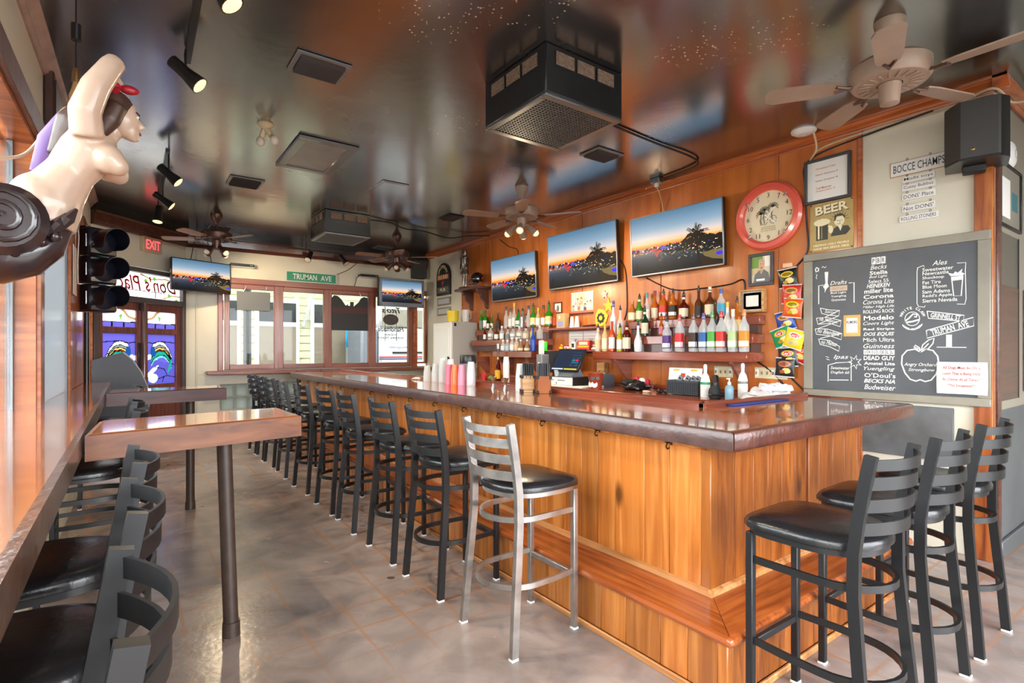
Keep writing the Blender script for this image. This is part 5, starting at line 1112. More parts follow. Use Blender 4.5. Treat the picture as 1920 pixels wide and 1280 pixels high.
# ------------------------------------------------------------ fridge and what stands on it
fr = thing('glass_door_fridge', 'tall white glass-door beverage fridge in the far corner', 'fridge', T(4.4, 7.66, 0))
ob('cabinet', G().box(4.19, XR-.02, 7.37, 7.96, .04, 1.855, .012), mat('grey_fridge_side', rgb(176, 174, 166), .4), fr, world=True)
ob('door', G().box(4.15, 4.19, 7.37, 7.96, .12, 1.845, .008), WHITE, fr, world=True); dg = ob('door_glass', G().box(4.145, 4.151, 7.43, 7.9, .3, 1.75), mat('white_reflection_glass', rgb(240, 244, 244), .25), fr, world=True); ob('door_handle', G().box(4.115, 4.135, 7.40, 7.42, .8, 1.3, .004).box(4.13, 4.15, 7.40, 7.42, .82, .85).box(4.13, 4.15, 7.40, 7.42, 1.25, 1.28), BLK, dg, world=True)  # door glass coloured white to stand for its bright reflection
ob('base_grille', G().box(4.17, 4.19, 7.37, 7.96, .04, .12), BLKM, fr, world=True); ob('badge', G().box(4.21, 4.25, 7.365, 7.37, 1.78, 1.83), BLK, fr, world=True)
bk_ = thing('yellow_bucket', 'yellow plastic bucket on top of the white fridge', 'bucket', T(4.33, 7.62, 1.855)); ob('bucket', G().lathe([(.085, 0), (.1, .17), (.105, .17), (.105, .185), (.095, .185), (.08, .01)], 20, cap=False), mat('yellow_plastic', rgb(226, 200, 30), .4), bk_); ob('bucket_base', G().lathe([(0, .003), (.085, .003)], 20, cap=False), MATS['yellow_plastic'], bk_); ob('rim', G().tube([(.103*math.cos(a), .103*math.sin(a), .182) for a in [i*.35 for i in range(18)]], .005, 6, True), MATS['yellow_plastic'], bk_)
pt = thing('plastic_pitcher', 'clear plastic pitcher beside the yellow bucket', 'pitcher', T(4.5, 7.5, 1.855)); ob('jug', G().lathe([(.055, 0), (.065, .2), (.062, .2), (.052, .01), (0, .01)], 18, cap=False), GL['clear'], pt); ob('handle', G().tube([(.06, 0, .17), (.1, 0, .16), (.1, 0, .07), (.06, 0, .05)], .007, 6), GL['clear'], pt)

# ------------------------------------------------------------ things on the back counter
ZB = .9905
def on(x, y, rz=0, z=None): return T(x, y, ZB if z is None else z, rz)
PINK = mat('hot_pink_plastic', rgb(226, 40, 96), .35); GRN = mat('lime_green_skin', rgb(96, 160, 50), .45)
mu = thing('red_mug', 'red ceramic mug on the back counter by a lime', 'mug', on(4.05, 6.25)); ob('cup', G().lathe([(.04, 0), (.044, .05), (.044, .09), (.04, .09), (.038, .01), (0, .01)], 16, cap=False), RED, mu); ob('handle', G().tube([(-.0, -.044, .075), (0, -.07, .06), (0, -.07, .035), (0, -.042, .02)], .006, 6), RED, mu)
li = thing('lime', 'green lime beside the red mug on the back counter', 'lime', on(4.06, 6.1)); ob('fruit', G().ball((0, 0, .032), (.034, .04, .032), 14, 8), GRN, li); ob('stem', G().cyl((0, .038, .035), (0, .046, .036), .005, .003, 6), BRONZE, li)
kb = thing('coffee_liqueur', 'dark liqueur bottle with bright yellow label on back counter', 'bottle', on(4.1, 5.98)); ob('glass_body', G().lathe([(.036, 0), (.042, .01), (.042, .15), (.03, .2), (.014, .23), (.013, .29)], 16), GL['darkred'], kb); ob('paper_label', G().lathe([(.0428, .025), (.0428, .14)], 14, cap=False, a0=2, a1=5), mat('bright_yellow_label', rgb(240, 180, 30), .5), kb); ob('cap', G().lathe([(.014, .285), (.014, .315), (0, .315)], 12), CAPS['gold'], kb)
tb = thing('tall_dark_bottle', 'tall slender dark bottle standing behind the yellow label one', 'bottle', on(4.3, 6.27)); ob('glass_body', G().lathe([(.034, 0), (.036, .2), (.02, .28), (.014, .34), (.014, .44)], 14), GL['brown'], tb); ob('cap', G().lathe([(.02, .43), (.022, .5), (0, .5)], 12), CHROME, tb)
cs = thing('cup_stack', 'tall stack of white cups upside down on the back counter', 'cups', on(4.06, 5.73))
for i in range(9): ob('cup', G().lathe([(.045, i*.028), (.033, i*.028+.1), (0, i*.028+.1)], 16, cap=False), WHITE, cs)
for i, (x, y, c, h_, lb) in enumerate(((4.2, 5.62, 'green', .14, 'small green sauce bottle right of the white cup stack'), (4.24, 5.5, 'amber', .13, 'small amber bitters bottle by the napkin dispenser'), (4.12, 5.54, 'clear', .12, 'small clear cruet between cup stack and dispenser'))):
    q = thing('small_bottle', lb, 'bottle', on(x, y)); ob('glass_body', G().lathe([(.022, 0), (.024, h_*.6), (.009, h_*.75), (.009, h_)], 12), GL[c], q); ob('cap', G().lathe([(.011, h_-.002), (.01, h_+.02), (0, h_+.02)], 10), CAPS['black'], q)
ds = thing('card_terminal_stand', 'grey box stand with white device on top beside register', 'dispenser', on(4.18, 5.12)); ob('grey_box', G().box(-.06, .06, -.055, .055, 0, .36, .008), mat('grey_plastic', rgb(128, 132, 138), .4), ds); ob('logo', G().lathe([(0, 0), (.025, 0)], 16, cap=False).xf(Matrix.Translation((-.0605, 0, .24)) @ Matrix.Rotation(math.pi/2, 4, 'Y')), PAPER, ds); ob('white_device', G().box(-.045, .0, -.04, .03, .36, .53, .008), WHITE, ds); ob('green_device', G().box(.0, .04, -.05, .03, .4, .52, .008), mat('neon_green', rgb(70, 220, 60), .4), ds)
mb = thing('monitor_back', 'black monitor turned away beside the register screen', 'monitor', on(4.36, 5.1)); ob('panel', G().box(-.015, .015, -.17, .17, .13, .4, .006), BLK, mb); ob('foot', G().box(-.08, .08, -.1, .1, 0, .015, .004).box(-.015, .015, -.03, .03, .015, .2), BLK, mb)
# cash register
rg = thing('cash_register', 'point of sale register with dark touch screen and drawer', 'register', on(4.1, 4.55))
ob('base_board', G().box(-.16, .2, -.36, .3, 0, .018, .003), PAPER, rg)
dw = ob('cash_drawer', G().box(-.12, .2, -.2, .22, .018, .11, .004), BLK, rg); ob('drawer_front', G().box(-.126, -.12, -.195, .215, .022, .106, .002), WHITE, dw); ob('slot', G().box(-.128, -.126, -.07, .05, .07, .076).box(-.128, -.126, .11, .18, .07, .076), BLKM, dw); ob('lock', G().cyl((-.13, .07, .04), (-.126, .07, .04), .008), CHROME, dw)
ob('stand', G().prism([(-.05, .11), (.14, .11), (.08, .2), (.04, .24), (-.0, .2)], -.1, .14, 'xz'), mat('grey_plastic', 0), rg)
scn = ob('screen_body', G().box(-.23, .23, -.145, .145, -.03, 0, .006), BLK, rg, FR((.0, .02, .30), (0, -1, 0), (.5, 0, .87), (-.87, 0, .5)))
im = Img(46, 30, (.05, .13, .24)); im.rect(0, .94, .45, 1, (.8, .85, .9)); im.rect(.5, .94, 1, 1, (.85, .8, .2))
for i in range(4):
    for j in range(6): im.rect(.68+i*.08, .1+j*.13, .73+i*.08, .15+j*.13, [(.1, .2, .3), (.15, .3, .5), (.1, .35, .3)][(i+j) % 3])
im.rect(.82, .48, .93, .56, (.8, .15, .2)); im.rect(.7, .48, .8, .56, (.1, .5, .35)); im.rect(.7, .6, .95, .66, (.1, .35, .6))
link('screen', print_mesh('register_screen', im, .42, .25, .001), print_mat('register_glow', .3), scn)
pn = thing('receipt_printer', 'grey receipt printer behind the register', 'printer', on(4.4, 4.30)); ob('body', G().prism([(-.1, 0), (.1, 0), (.1, .13), (.0, .15), (-.1, .1)], -.075, .075, 'xz'), mat('slate_plastic', rgb(86, 92, 98), .45), pn); ob('receipt', G().grid(lambda u, v: (-.03+.05*v, -.04+.08*u, .145+.05*v-.06*v*v), 2, 6), PAPER, pn)
gb_ = thing('shot_glass', 'small clear glass on the cash drawer', 'glass', T(4.04, 4.69, ZB+.1105)); ob('glass_cup', G().lathe([(.025, 0), (.033, .075), (.031, .075), (.023, .01), (0, .01)], 14, cap=False), GL['clear'], gb_); ob('glass_base', G().lathe([(.0245, .001), (.0245, .008)], 14), GL['clear'], gb_)
rb = thing('sticker_bucket', 'rust red bucket covered in white round stickers', 'bucket', on(4.06, 4.08)); RUST = mat('rust_red_tin', rgb(160, 66, 40), .4, var=.15, vscale=12)
ob('pail', G().lathe([(.062, 0), (.082, .165), (.086, .17), (.08, .17), (.06, .01), (0, .01)], 22, cap=False), RUST, rb)
for a, z, r_ in ((3.1, .055, .035), (3.75, .05, .033), (3.55, .12, .024), (4.2, .12, .02), (2.75, .125, .018)): ob('sticker', G().lathe([(0, 0), (r_, 0)], 14, cap=False).xf(Matrix.Translation((math.cos(a)*(.064+z*.12), math.sin(a)*(.064+z*.12), z)) @ Matrix.Rotation(a, 4, 'Z') @ Matrix.Rotation(math.pi/2-.12, 4, 'Y')), WHITE if r_ > .03 else DG, rb)
wbx = thing('wooden_tip_box', 'pale wood box fixed to the wall behind the bucket', 'box', RW(4.53, 1.185, .016)); ob('box_body', G().box(-.06, .06, -.065, .065, 0, .08, .004), OAK, wbx); ob('wire', G().tube([(0, -.02, .08), (-.02, -.05, .1), (-.1, -.1, .12)], .003, 5), CORD, wbx)
pk = thing('tape_dispenser', 'hot pink tape dispenser above the black bag', 'tape dispenser', on(4.5, 3.82, .3)); ob('body', G().prism([(-.08, 0), (.08, 0), (.08, .11), (.05, .13), (.02, .06), (-.03, .05), (-.06, .1), (-.08, .09)], -.022, .022, 'xz').xf(Matrix.Rotation(math.pi/2, 4, 'Z')), PINK, pk); ob('roll', G().lathe([(.018, -.012), (.036, -.012), (.036, .012), (.018, .012)], 16).xf(Matrix.Translation((0, 0, .08)) @ Matrix.Rotation(math.pi/2, 4, 'Y')), PAPER, pk)
bg_ = thing('black_bag', 'crumpled black camera bag on the back counter', 'bag', on(4.26, 3.72))
def lump(c, r, seed, n=22, m=12, amp=.18, zmin=0):
    rr = random.Random(seed); ph = [rr.uniform(0, 6.3) for _ in range(8)]
    def f(u, v):
        a, b = 2*math.pi*u, math.pi*(v-.5); d = 1+amp*(math.sin(3*a+ph[0])*math.cos(2*b+ph[1])+.6*math.sin(5*a+ph[2]+3*b)+.4*math.sin(7*b+ph[3]+2*a))
        return (c[0]+r[0]*d*math.cos(b)*math.cos(a), c[1]+r[1]*d*math.cos(b)*math.sin(a), max(zmin, c[2]+r[2]*d*math.sin(b)))
    return G().grid(f, n, m)
ob('bag_body', lump((0, 0, .045), (.09, .16, .055), 3), VINYL, bg_); ob('flap', lump((-.02, .06, .08), (.06, .07, .03), 8, zmin=.03), BLKM, bg_); ob('strap', G().tube([(-.08, -.1, .06), (-.11, 0, .03), (-.09, .12, .05), (0, .17, .06)], .008, 6), CORD, bg_); ob('buckle', G().ball((-.09, -.02, .06), .014, 8, 6), CHROME, bg_)
gc = thing('sunglasses', 'folded black sunglasses beside a white tag', 'sunglasses', on(4.18, 3.3)); ob('lens', lump((0, .03, .02), (.03, .04, .022), 4, 14, 8, .05), BLK, gc); ob('lens', lump((0, -.05, .02), (.03, .04, .022), 4, 14, 8, .05), BLK, gc); ob('temple', G().tube([(.0, -.09, .03), (.05, -.05, .02), (.06, .06, .015)], .005, 6), BLK, gc)
tag(ob('white_tag', G().box(-.02, .02, -.03, .03, 0, .02, .004).cyl((.0, -.03, .01), (0, -.05, .012), .004), IVORY, M=on(4.12, 3.45)), 'small ivory tag lying left of the sunglasses', 'tag')
ps_ = thing('paper_sign', 'white calendar style sign propped behind the basket', 'paper sign', on(4.40, 3.22)); ob('sheet', G().box(-.004, 0, -.19, .19, 0, .24, .001).xf(Matrix.Rotation(.12, 4, 'Y')), PAPER, ps_)
for y, z, w_, m_ in ((.1, .22, .07, 'gold_foil'), (-.1, .22, .07, 'gold_foil'), (.02, .18, .05, 'red_paint'), (.0, .12, .07, 'gold_foil')): ob('print_block', G().box(-.0055, -.0045, y-w_/2, y+w_/2, z-.01 if m_ == 'gold_foil' else z-.03, z+.008).xf(Matrix.Rotation(.12, 4, 'Y')), MATS[m_], ps_)
bs_ = thing('woven_basket', 'dark woven plastic basket holding remote controls', 'basket', on(4.22, 3.06)); DBL = mat('dark_slate_plastic', rgb(62, 68, 76), .4)
ob('liner', G().box(-.06, .06, -.165, .165, .004, .118), BLKM, bs_)
for q in range(7): ob('weave_band', G().tube([(-.066, -.17, .012+q*.017), (.066, -.17, .012+q*.017), (.066, .17, .012+q*.017), (-.066, .17, .012+q*.017)], 0, closed=True, up=(0, 0, 1), sq=(.006, .011)), DBL, bs_)
for i in range(14): ob('weave_stake', G().box(-.072, -.069, -.16+i*.0245, -.152+i*.0245, .004, .125), DBL, bs_)
ob('basket_rim', G().tube([(-.068, -.172, .126), (.068, -.172, .126), (.068, .172, .126), (-.068, .172, .126)], 0, closed=True, up=(0, 0, 1), sq=(.012, .014)), DBL, bs_)
for i, y in enumerate((.08, -.0, -.06, -.11)):
    rc = thing('remote_control', ('leftmost', 'second', 'third', 'rightmost')[i]+' grey remote control standing in the woven basket', 'remote', T(4.22, 3.06+y, ZB+.1185, 0) @ Matrix.Rotation(.5, 4, 'X'), 'remotes in the basket'); ob('handset', G().box(-.012, .012, -.022, .022, 0, .06, .004), mat('grey_plastic', 0), rc); ob('buttons', G().box(-.0135, -.012, -.012, .012, .03, .045), BLKM, rc)
def spray(label, x, y, band, h_=.25):
    s = thing('spray_bottle', label, 'bottle', on(x, y)); ob('bottle_body', G().lathe([(.04, 0), (.042, .01), (.042, h_*.55), (.03, h_*.75), (.014, h_*.85), (.014, h_)], 16), WHITE, s); ob('band', G().lathe([(.0425, h_*.45), (.0425, h_*.54)], 16, cap=False), band, s); ob('nozzle', G().lathe([(.016, h_), (.016, h_+.03), (.006, h_+.04)], 10), WHITE, s)
spray('white spray bottle with green band beside the basket', 4.13, 2.80, mat('green_band', rgb(40, 150, 90), .5)); spray('plain white bottle behind the folded towels', 4.42, 2.62, GREYW, .26)
ph_ = thing('desk_phone', 'black cordless phone leaning in its cradle', 'phone', on(4.3, 2.80)); ob('cradle', G().box(-.05, .06, -.05, .05, 0, .04, .008), BLK, ph_); ob('handset', G().box(-.02, .015, -.028, .028, 0, .17, .01).xf(Matrix.Translation((0, 0, .03)) @ Matrix.Rotation(.35, 4, 'Y') @ Matrix.Rotation(-.3, 4, 'X')), BLK, ph_)
jr = thing('knitted_jar', 'black ribbed jar in front of the phone', 'jar', on(4.06, 2.66)); ob('jar_body', G().lathe([(.04, 0), (.052, .02), (.054, .05), (.05, .08), (.036, .1), (.036, .115)]+[(0, .115)], 16), BLKM, jr); ob('jar_rib', G().lathe([(.053, .03), (.057, .035), (.053, .04)], 16, cap=False), BLK, jr); ob('lid', G().lathe([(.03, .116), (.03, .14), (0, .14)], 12), BLK, jr)
sp2 = thing('soap_bottle', 'clear pump bottle with blue soap before the towels', 'bottle', on(4.05, 2.52)); ob('bottle_body', G().lathe([(.034, 0), (.036, .09), (.03, .115), (.013, .13)], 14), glassy('blue_soap', rgb(170, 210, 226), .5), sp2); ob('pump', G().lathe([(.014, .13), (.014, .15), (.005, .152), (.005, .175)], 10).cb((-.015, 0, .178), (.045, .014, .01), .003), WHITE, sp2)
TOW = mat('white_terry', rgb(222, 220, 224), .9, bump=.4, bscale=220)
def cloth(rx, ry, h_, seed):
    rr = random.Random(seed); ph = [rr.uniform(0, 6.3) for _ in range(6)]
    def f(u, v):
        x, y = (u-.5)*2, (v-.5)*2; e = max(0, 1-(x**4+y**4)**.5)
        z = h_*min(1, e*5)**.5*(.72+.16*math.sin(3*x+2.2*y+ph[0])+.12*math.sin(7*y+ph[1]+2*x)+.07*math.sin(11*x-5*y+ph[2]))
        return (x*rx*(1+.08*math.sin(4*y+ph[3])), y*ry*(1+.07*math.sin(5*x+ph[4])), max(0, z))
    return G().grid(f, 26, 34)
for i, (x, y, z, rx, ry, h_, rz_, lb) in enumerate(((4.17, 2.27, 0, .12, .2, .075, .1, 'lowest folded white bar towel in the heap'), (4.17, 2.24, .052, .1, .16, .065, -.3, 'middle rumpled white bar towel in the heap'), (4.18, 2.2, .098, .085, .12, .055, .4, 'topmost rumpled white bar towel in the heap'))):
    q = thing('bar_towel', lb, 'towel', on(x, y, rz_, ZB+z)); ob('cloth', cloth(rx, ry, h_, 20+i), TOW, q, ang=70); ob('fold', G().tube([(-rx*.8, -ry*.6+k_*ry*.15, h_*.55+.008*math.sin(k_)) for k_ in range(9)], .008, 6), TOW, q)
# ------------------------------------------------------------ things on the thin shelves
pb = thing('paper_bag', 'tan gift bag with blue print on the upper thin shelf', 'bag', T(4.58, 5.2, 1.6855)); ob('bag', G().box(-.04, .04, -.08, .08, 0, .19, .003), mat('kraft_paper', rgb(206, 170, 120), .7), pb); ob('print', G().box(-.042, -.0405, -.06, .05, .02, .09), mat('blue_wash', rgb(150, 160, 206), .7), pb); ob('print', G().ball((-.041, .02, .14), (.002, .02, .025), 10, 6), PAPER, pb)
for i, (y, lb) in enumerate(((5.02, 'left paper cone cup on the upper thin shelf'), (4.93, 'right paper cone cup on the upper thin shelf'))): q = thing('paper_cup', lb, 'cup', T(4.58, y, 1.6855)); ob('cup', G().lathe([(.035, 0), (.02, .14), (0, .14)], 14, cap=False), WHITE, q); ob('lip', G().tube([(.035*math.cos(a), .035*math.sin(a), .003) for a in [k_*.5 for k_ in range(13)]], .003, 5, True), WHITE, q)
sc_ = thing('bottle_opener_pile', 'dark bar tools lying on the upper thin shelf', 'bar tools', T(4.58, 4.72, 1.6855)); ob('tool', lump((0, 0, .012), (.03, .11, .014), 5, 16, 8, .1), BLKM, sc_); ob('tool_handle', G().tube([(-.01, -.05, .024), (-.01, -.13, .02)], .008, 6), BRONZE, sc_)
tx = thing('licence_papers', 'white licence papers pinned behind the lower thin shelf', 'papers', RW(4.9, 1.535, .016))
for x in (-.14, .13): pp = ob('paper', G().box(x-.13, x+.13, -.11, .11, 0, .002), PAPER, tx); text('2004', .08, .03, GREYW, pp, (x, .0, .003))
for j in range(4): ob('print_line', G().box(-.24, .22, .04-.035*j, .044-.035*j, .002, .0026), GREYW, tx)
dk = thing('rubber_duck', 'small yellow rubber duck on the lower thin shelf', 'toy', T(4.55, 5.2, 1.4055)); DUCK = mat('duck_yellow', rgb(246, 196, 40), .4); ob('body', G().ball((0, 0, .022), (.022, .03, .022), 12, 8), DUCK, dk); ob('head', G().ball((0, -.012, .056), .016, 10, 8), DUCK, dk); ob('beak', G().ball((-.014, -.018, .054), (.01, .007, .004), 8, 6), mat('beak_orange', rgb(236, 110, 30), .4), dk)
ty = thing('toy_camper', 'red and white toy next to the rubber duck', 'toy', T(4.55, 5.09, 1.4055)); ob('body', G().box(-.02, .02, -.035, .035, .008, .05, .012), WHITE, ty); ob('top', G().box(-.021, .021, -.036, .036, .045, .062, .01), RED, ty); ob('dot', G().ball((-.021, -.01, .028), (.003, .013, .013), 10, 6), RED, ty)
for y in (-.02, .02): ob('wheel', G().cyl((-.022, y, .008), (.022, y, .008), .008), BLK, ty)
cu = thing('printed_cup', 'black and white printed cup on the lower thin shelf', 'cup', T(4.56, 4.96, 1.4055)); ob('cup', G().lathe([(.028, 0), (.036, .1), (.034, .1), (.026, .006), (0, .006)], 16, cap=False), WHITE, cu); ob('print', G().lathe([(.0312, .03), (.0345, .08)], 10, cap=False, a0=2.6, a1=3.9), BLKM, cu); ob('spoon', G().tube([(0, 0, .05), (.01, -.02, .13)], .005, 5), BLK, cu)
bx_ = thing('candy_box', 'red and yellow printed carton on the lower thin shelf', 'box', T(4.57, 4.78, 1.4055, .1)); ob('carton', G().box(-.03, .03, -.1, .1, 0, .115, .002), RED, bx_); ob('print', G().box(-.0315, -.0305, -.085, .085, .03, .05), mat('bright_yellow_label', 0), bx_); ob('print', G().box(-.0315, -.0305, -.07, .07, .06, .1), mat('label_peach', 0), bx_); text('SAVORY', .1, .02, PAPER, ob('print_plate', G().box(-.001, .001, -.001, .001, -.001, 0), RED, bx_, FR((-.032, 0, .083), (0, -1, 0), (0, 0, 1), (-1, 0, 0))), (0, 0, .0005), bold=.02)
tag(ob('white_clip_pile', lump((0, 0, .015), (.03, .05, .018), 6, 14, 8, .2), PAPER, M=T(4.56, 4.6, 1.4055)), 'small heap of white slips right of the carton', 'papers')
# ------------------------------------------------------------ chip bags clipped in a hanging strip
CB = [(2.34, 2.03, 'black', (30, 28, 26), (236, 200, 60), .1, 'black chip bag with yellow print at the top of strip'), (2.30, 1.885, 'red', (206, 48, 44), (230, 170, 90), -.05, 'red pretzel bag in the hanging strip'), (2.285, 1.765, 'flame', (226, 90, 30), (240, 214, 40), -.12, 'orange and yellow flame chip bag'),
      (2.36, 1.66, 'blue', (34, 70, 160), (230, 150, 60), .2, 'blue chip bag half hidden behind the flame one'), (2.385, 1.52, 'green', (30, 150, 90), (236, 180, 40), .35, 'green chip bag in the hanging strip'), (2.27, 1.5, 'yellow', (236, 208, 40), (240, 232, 210), -.3, 'yellow chip bag in the hanging strip'),
      (2.235, 1.385, 'redchip', (214, 40, 36), (240, 170, 60), -.45, 'red chip bag hanging at right of the strip'), (2.33, 1.345, 'bbq', (44, 40, 40), (226, 180, 50), .05, 'black chip bag with round yellow logo'), (2.35, 1.255, 'dark', (40, 40, 42), (214, 110, 60), -.05, 'dark chip bag with orange print at the bottom of strip')]
for i, (y, z, nm, c1, c2, rt, lb) in enumerate(CB):
    M_ = RW(y, z, .03+.014*(i % 3)) @ Matrix.Rotation(rt, 4, 'Z'); s = thing('chip_bag', lb, 'chip bag', M_, 'chip bags clipped to the strip'); w_, h_ = .085, .085
    def pil(sg): return lambda u, v: ((u-.5)*2*w_*(1-.06*math.sin(math.pi*v)), (v-.5)*2*h_, sg*.02*(math.sin(math.pi*u)**.6)*(math.sin(math.pi*min(1, max(0, (v-.06)/.88)))**.6)+sg*.001)
    im = Img(36, 36, tuple(q/255 for q in c1)); k2 = tuple(q/255 for q in c2)
    im.ell(.5, .32, .34, .15, k2); im.ell(.5, .32, .26, .1, tuple(q/255 for q in (210, 40, 40)) if nm in ('green', 'bbq', 'yellow', 'redchip') else tuple(q/255*.6 for q in c2)); im.ell(.62, .66, .22, .14, (.95, .82, .5)); im.ell(.4, .72, .14, .09, tuple(q*.8 for q in k2)); im.rect(0, .0, 1, .05, (.8, .8, .8)); im.rect(0, .95, 1, 1, (.85, .85, .85))
    fm_ = print_mesh('bag_front', im, 1, 1); co = np.array([v.co[:] for v in fm_.vertices]); pf = pil(1)
    co = np.array([pf(a+.5, b+.5) for a, b, _ in co]); fm_.vertices.foreach_set('co', co.ravel()); fm_.update()
    for p_ in fm_.polygons: p_.use_smooth = True
    link('bag_front', fm_, print_mat('glossy_foil_print', rough=.22), s); ob('bag_back', G().grid(pil(-1), 10, 10), mat('silver_bezel', 0), s)
    if nm in ('green', 'bbq', 'yellow', 'redchip'): text("Lay's", .075, .03, PAPER, s, (0, .03, .0215), shear=.2, bold=.02)
tag(ob('clip_strip', G().box(-.02, .02, -.85, .09, .004, .01, .002).box(-.05, .03, .09, .13, .0, .03, .004), mat('label_peach', 0), M=RW(2.33, 2.03, .012)), 'beige hanging strip that carries the chip bags', 'strip')

# ------------------------------------------------------------ things on the bar top
ZT_ = 1.0705
PC = glassy('clear_plastic_cup', (.95, .96, .96), .45, .12, (.82, .84, .84)); PKC = glassy('pink_plastic', rgb(240, 130, 160), .25, .2); ORC = glassy('orange_plastic', rgb(255, 140, 80), .25, .2)
def cups(label, x, y, n, m_, step=.012, r=.044, inv=True, h=.12):
    s = thing('cup_stack', label, 'cups', T(x, y, ZT_), 'plastic cup stacks on the bar')
    me = G().lathe([(r, 0), (r*.98, .004), (r*.7, h), (0, h)], 18, cap=False).mesh('cup')
    for i in range(n): link('cup', me, m_, s, Matrix.Translation((0, 0, i*step)))
cups('shortest clear cup stack at the far left of bar cups', 2.63, 5.18, 5, PC); cups('clear cup stack second from left on the bar', 2.65, 5.03, 7, PC); cups('taller clear cup stack third from left on the bar', 2.66, 4.89, 13, PC, .011)
cups('clear stack behind the pink one', 2.68, 4.76, 12, PC, .011); cups('deep pink plastic cup stack on the bar', 2.59, 4.63, 7, PKC); cups('orange plastic cup stack between two pink stacks', 2.60, 4.53, 7, ORC); cups('light pink plastic cup stack right of the orange', 2.62, 4.43, 7, glassy('light_pink_plastic', rgb(244, 166, 196), .25, .2)); cups('silvery clear cup stack right of the pink cups', 2.64, 4.30, 9, PC, .013); cups('narrow clear cup stack beside the straw caddy', 2.62, 3.50, 9, PC, .013, .04)
bl = thing('lidded_container', 'black lidded container behind the cup stacks', 'container', T(3.0, 4.95, .8005)); ob('tub', G().lathe([(.075, 0), (.08, .46), (0, .46)], 20), mat('grey_plastic', 0), bl); ob('lid', G().lathe([(.088, .46), (.09, .47), (.09, .54), (.085, .55), (0, .55)], 20), BLK, bl)
np_ = tag(ob('napkin', lump((0, 0, .012), (.05, .06, .014), 12, 16, 8, .25), PAPER, M=T(2.66, 5.5, ZT_)), 'crumpled white napkin left of the cups on the bar', 'napkin')
for y, lb in ((3.86, 'left steel double jigger on the bar'), (3.68, 'right steel double jigger on the bar')): q = thing('jigger', lb, 'jigger', T(2.60, y, ZT_), 'jiggers on the bar'); ob('lower_cup', G().lathe([(.024, 0), (.008, .045)], 14, cap=False), CHROME, q); ob('upper_cup', G().lathe([(.008, .045), (.03, .1), (.028, .1), (.006, .047)], 14, cap=False), CHROME, q); ob('waist', G().tube([(.009*math.cos(a), .009*math.sin(a), .045) for a in [k_*.5 for k_ in range(13)]], .003, 5, True), CHROME, q)
STR = mat('black_straw', rgb(52, 54, 58), .4)
def caddy(label, x, y, w_, m_, lean, word, wm):
    s = thing('straw_caddy', label, 'straw caddy', T(x, y, ZT_, -.55)); h_ = .135
    ob('box_side', G().box(-w_, -w_+.008, -w_, w_, 0, h_, .002), m_, s); ob('box_side', G().box(w_-.008, w_, -w_, w_, 0, h_, .002), m_, s); ob('box_side', G().box(-w_, w_, -w_, -w_+.008, 0, h_, .002), m_, s); ob('box_side', G().box(-w_, w_, w_-.008, w_, 0, h_, .002), m_, s); ob('box_floor', G().box(-w_+.008, w_-.008, -w_+.008, w_-.008, 0, .01), m_, s)
    for a in (-1, 1):
        for b in (-1, 1):
            for z in (.012, h_-.012): ob('corner_iron', G().cb((a*(w_-.004), b*(w_-.004), z), (.022, .022, .024), .003), BLKM, s)
    rr = random.Random(int(x*100+y*10)); k = 7
    me = G().cyl((0, 0, 0), (0, 0, .22), .0035, None, 6).mesh('straw')
    for i in range(k):
        for j in range(k): link('straw', me, STR, s, Matrix.Translation((-w_*.72+i*w_*1.44/(k-1), -w_*.72+j*w_*1.44/(k-1), .012)) @ Matrix.Rotation(rr.uniform(-.03, .03)+lean, 4, 'X') @ Matrix.Rotation(rr.uniform(-.03, .03), 4, 'Y'))
    text(word, w_*1.2, .04, wm, ob('front_plate', G().box(-.03, .03, -.02, .02, -.001, 0), m_, s, FR((-w_-.0005, 0, h_*.45), (0, -1, 0), (0, 0, 1), (-1, 0, 0))), (0, 0, .001), shear=.3, bold=.01)
caddy('pale wood caddy of black straws with a white logo', 2.60, 3.375, .052, OAK, .1, 'straws', PAPER); caddy('orange wood caddy of black straws with dark script', 2.635, 3.22, .054, mat('burnt_orange_wood', rgb(140, 74, 24), .6, var=.15), 0, 'Sol', INK)
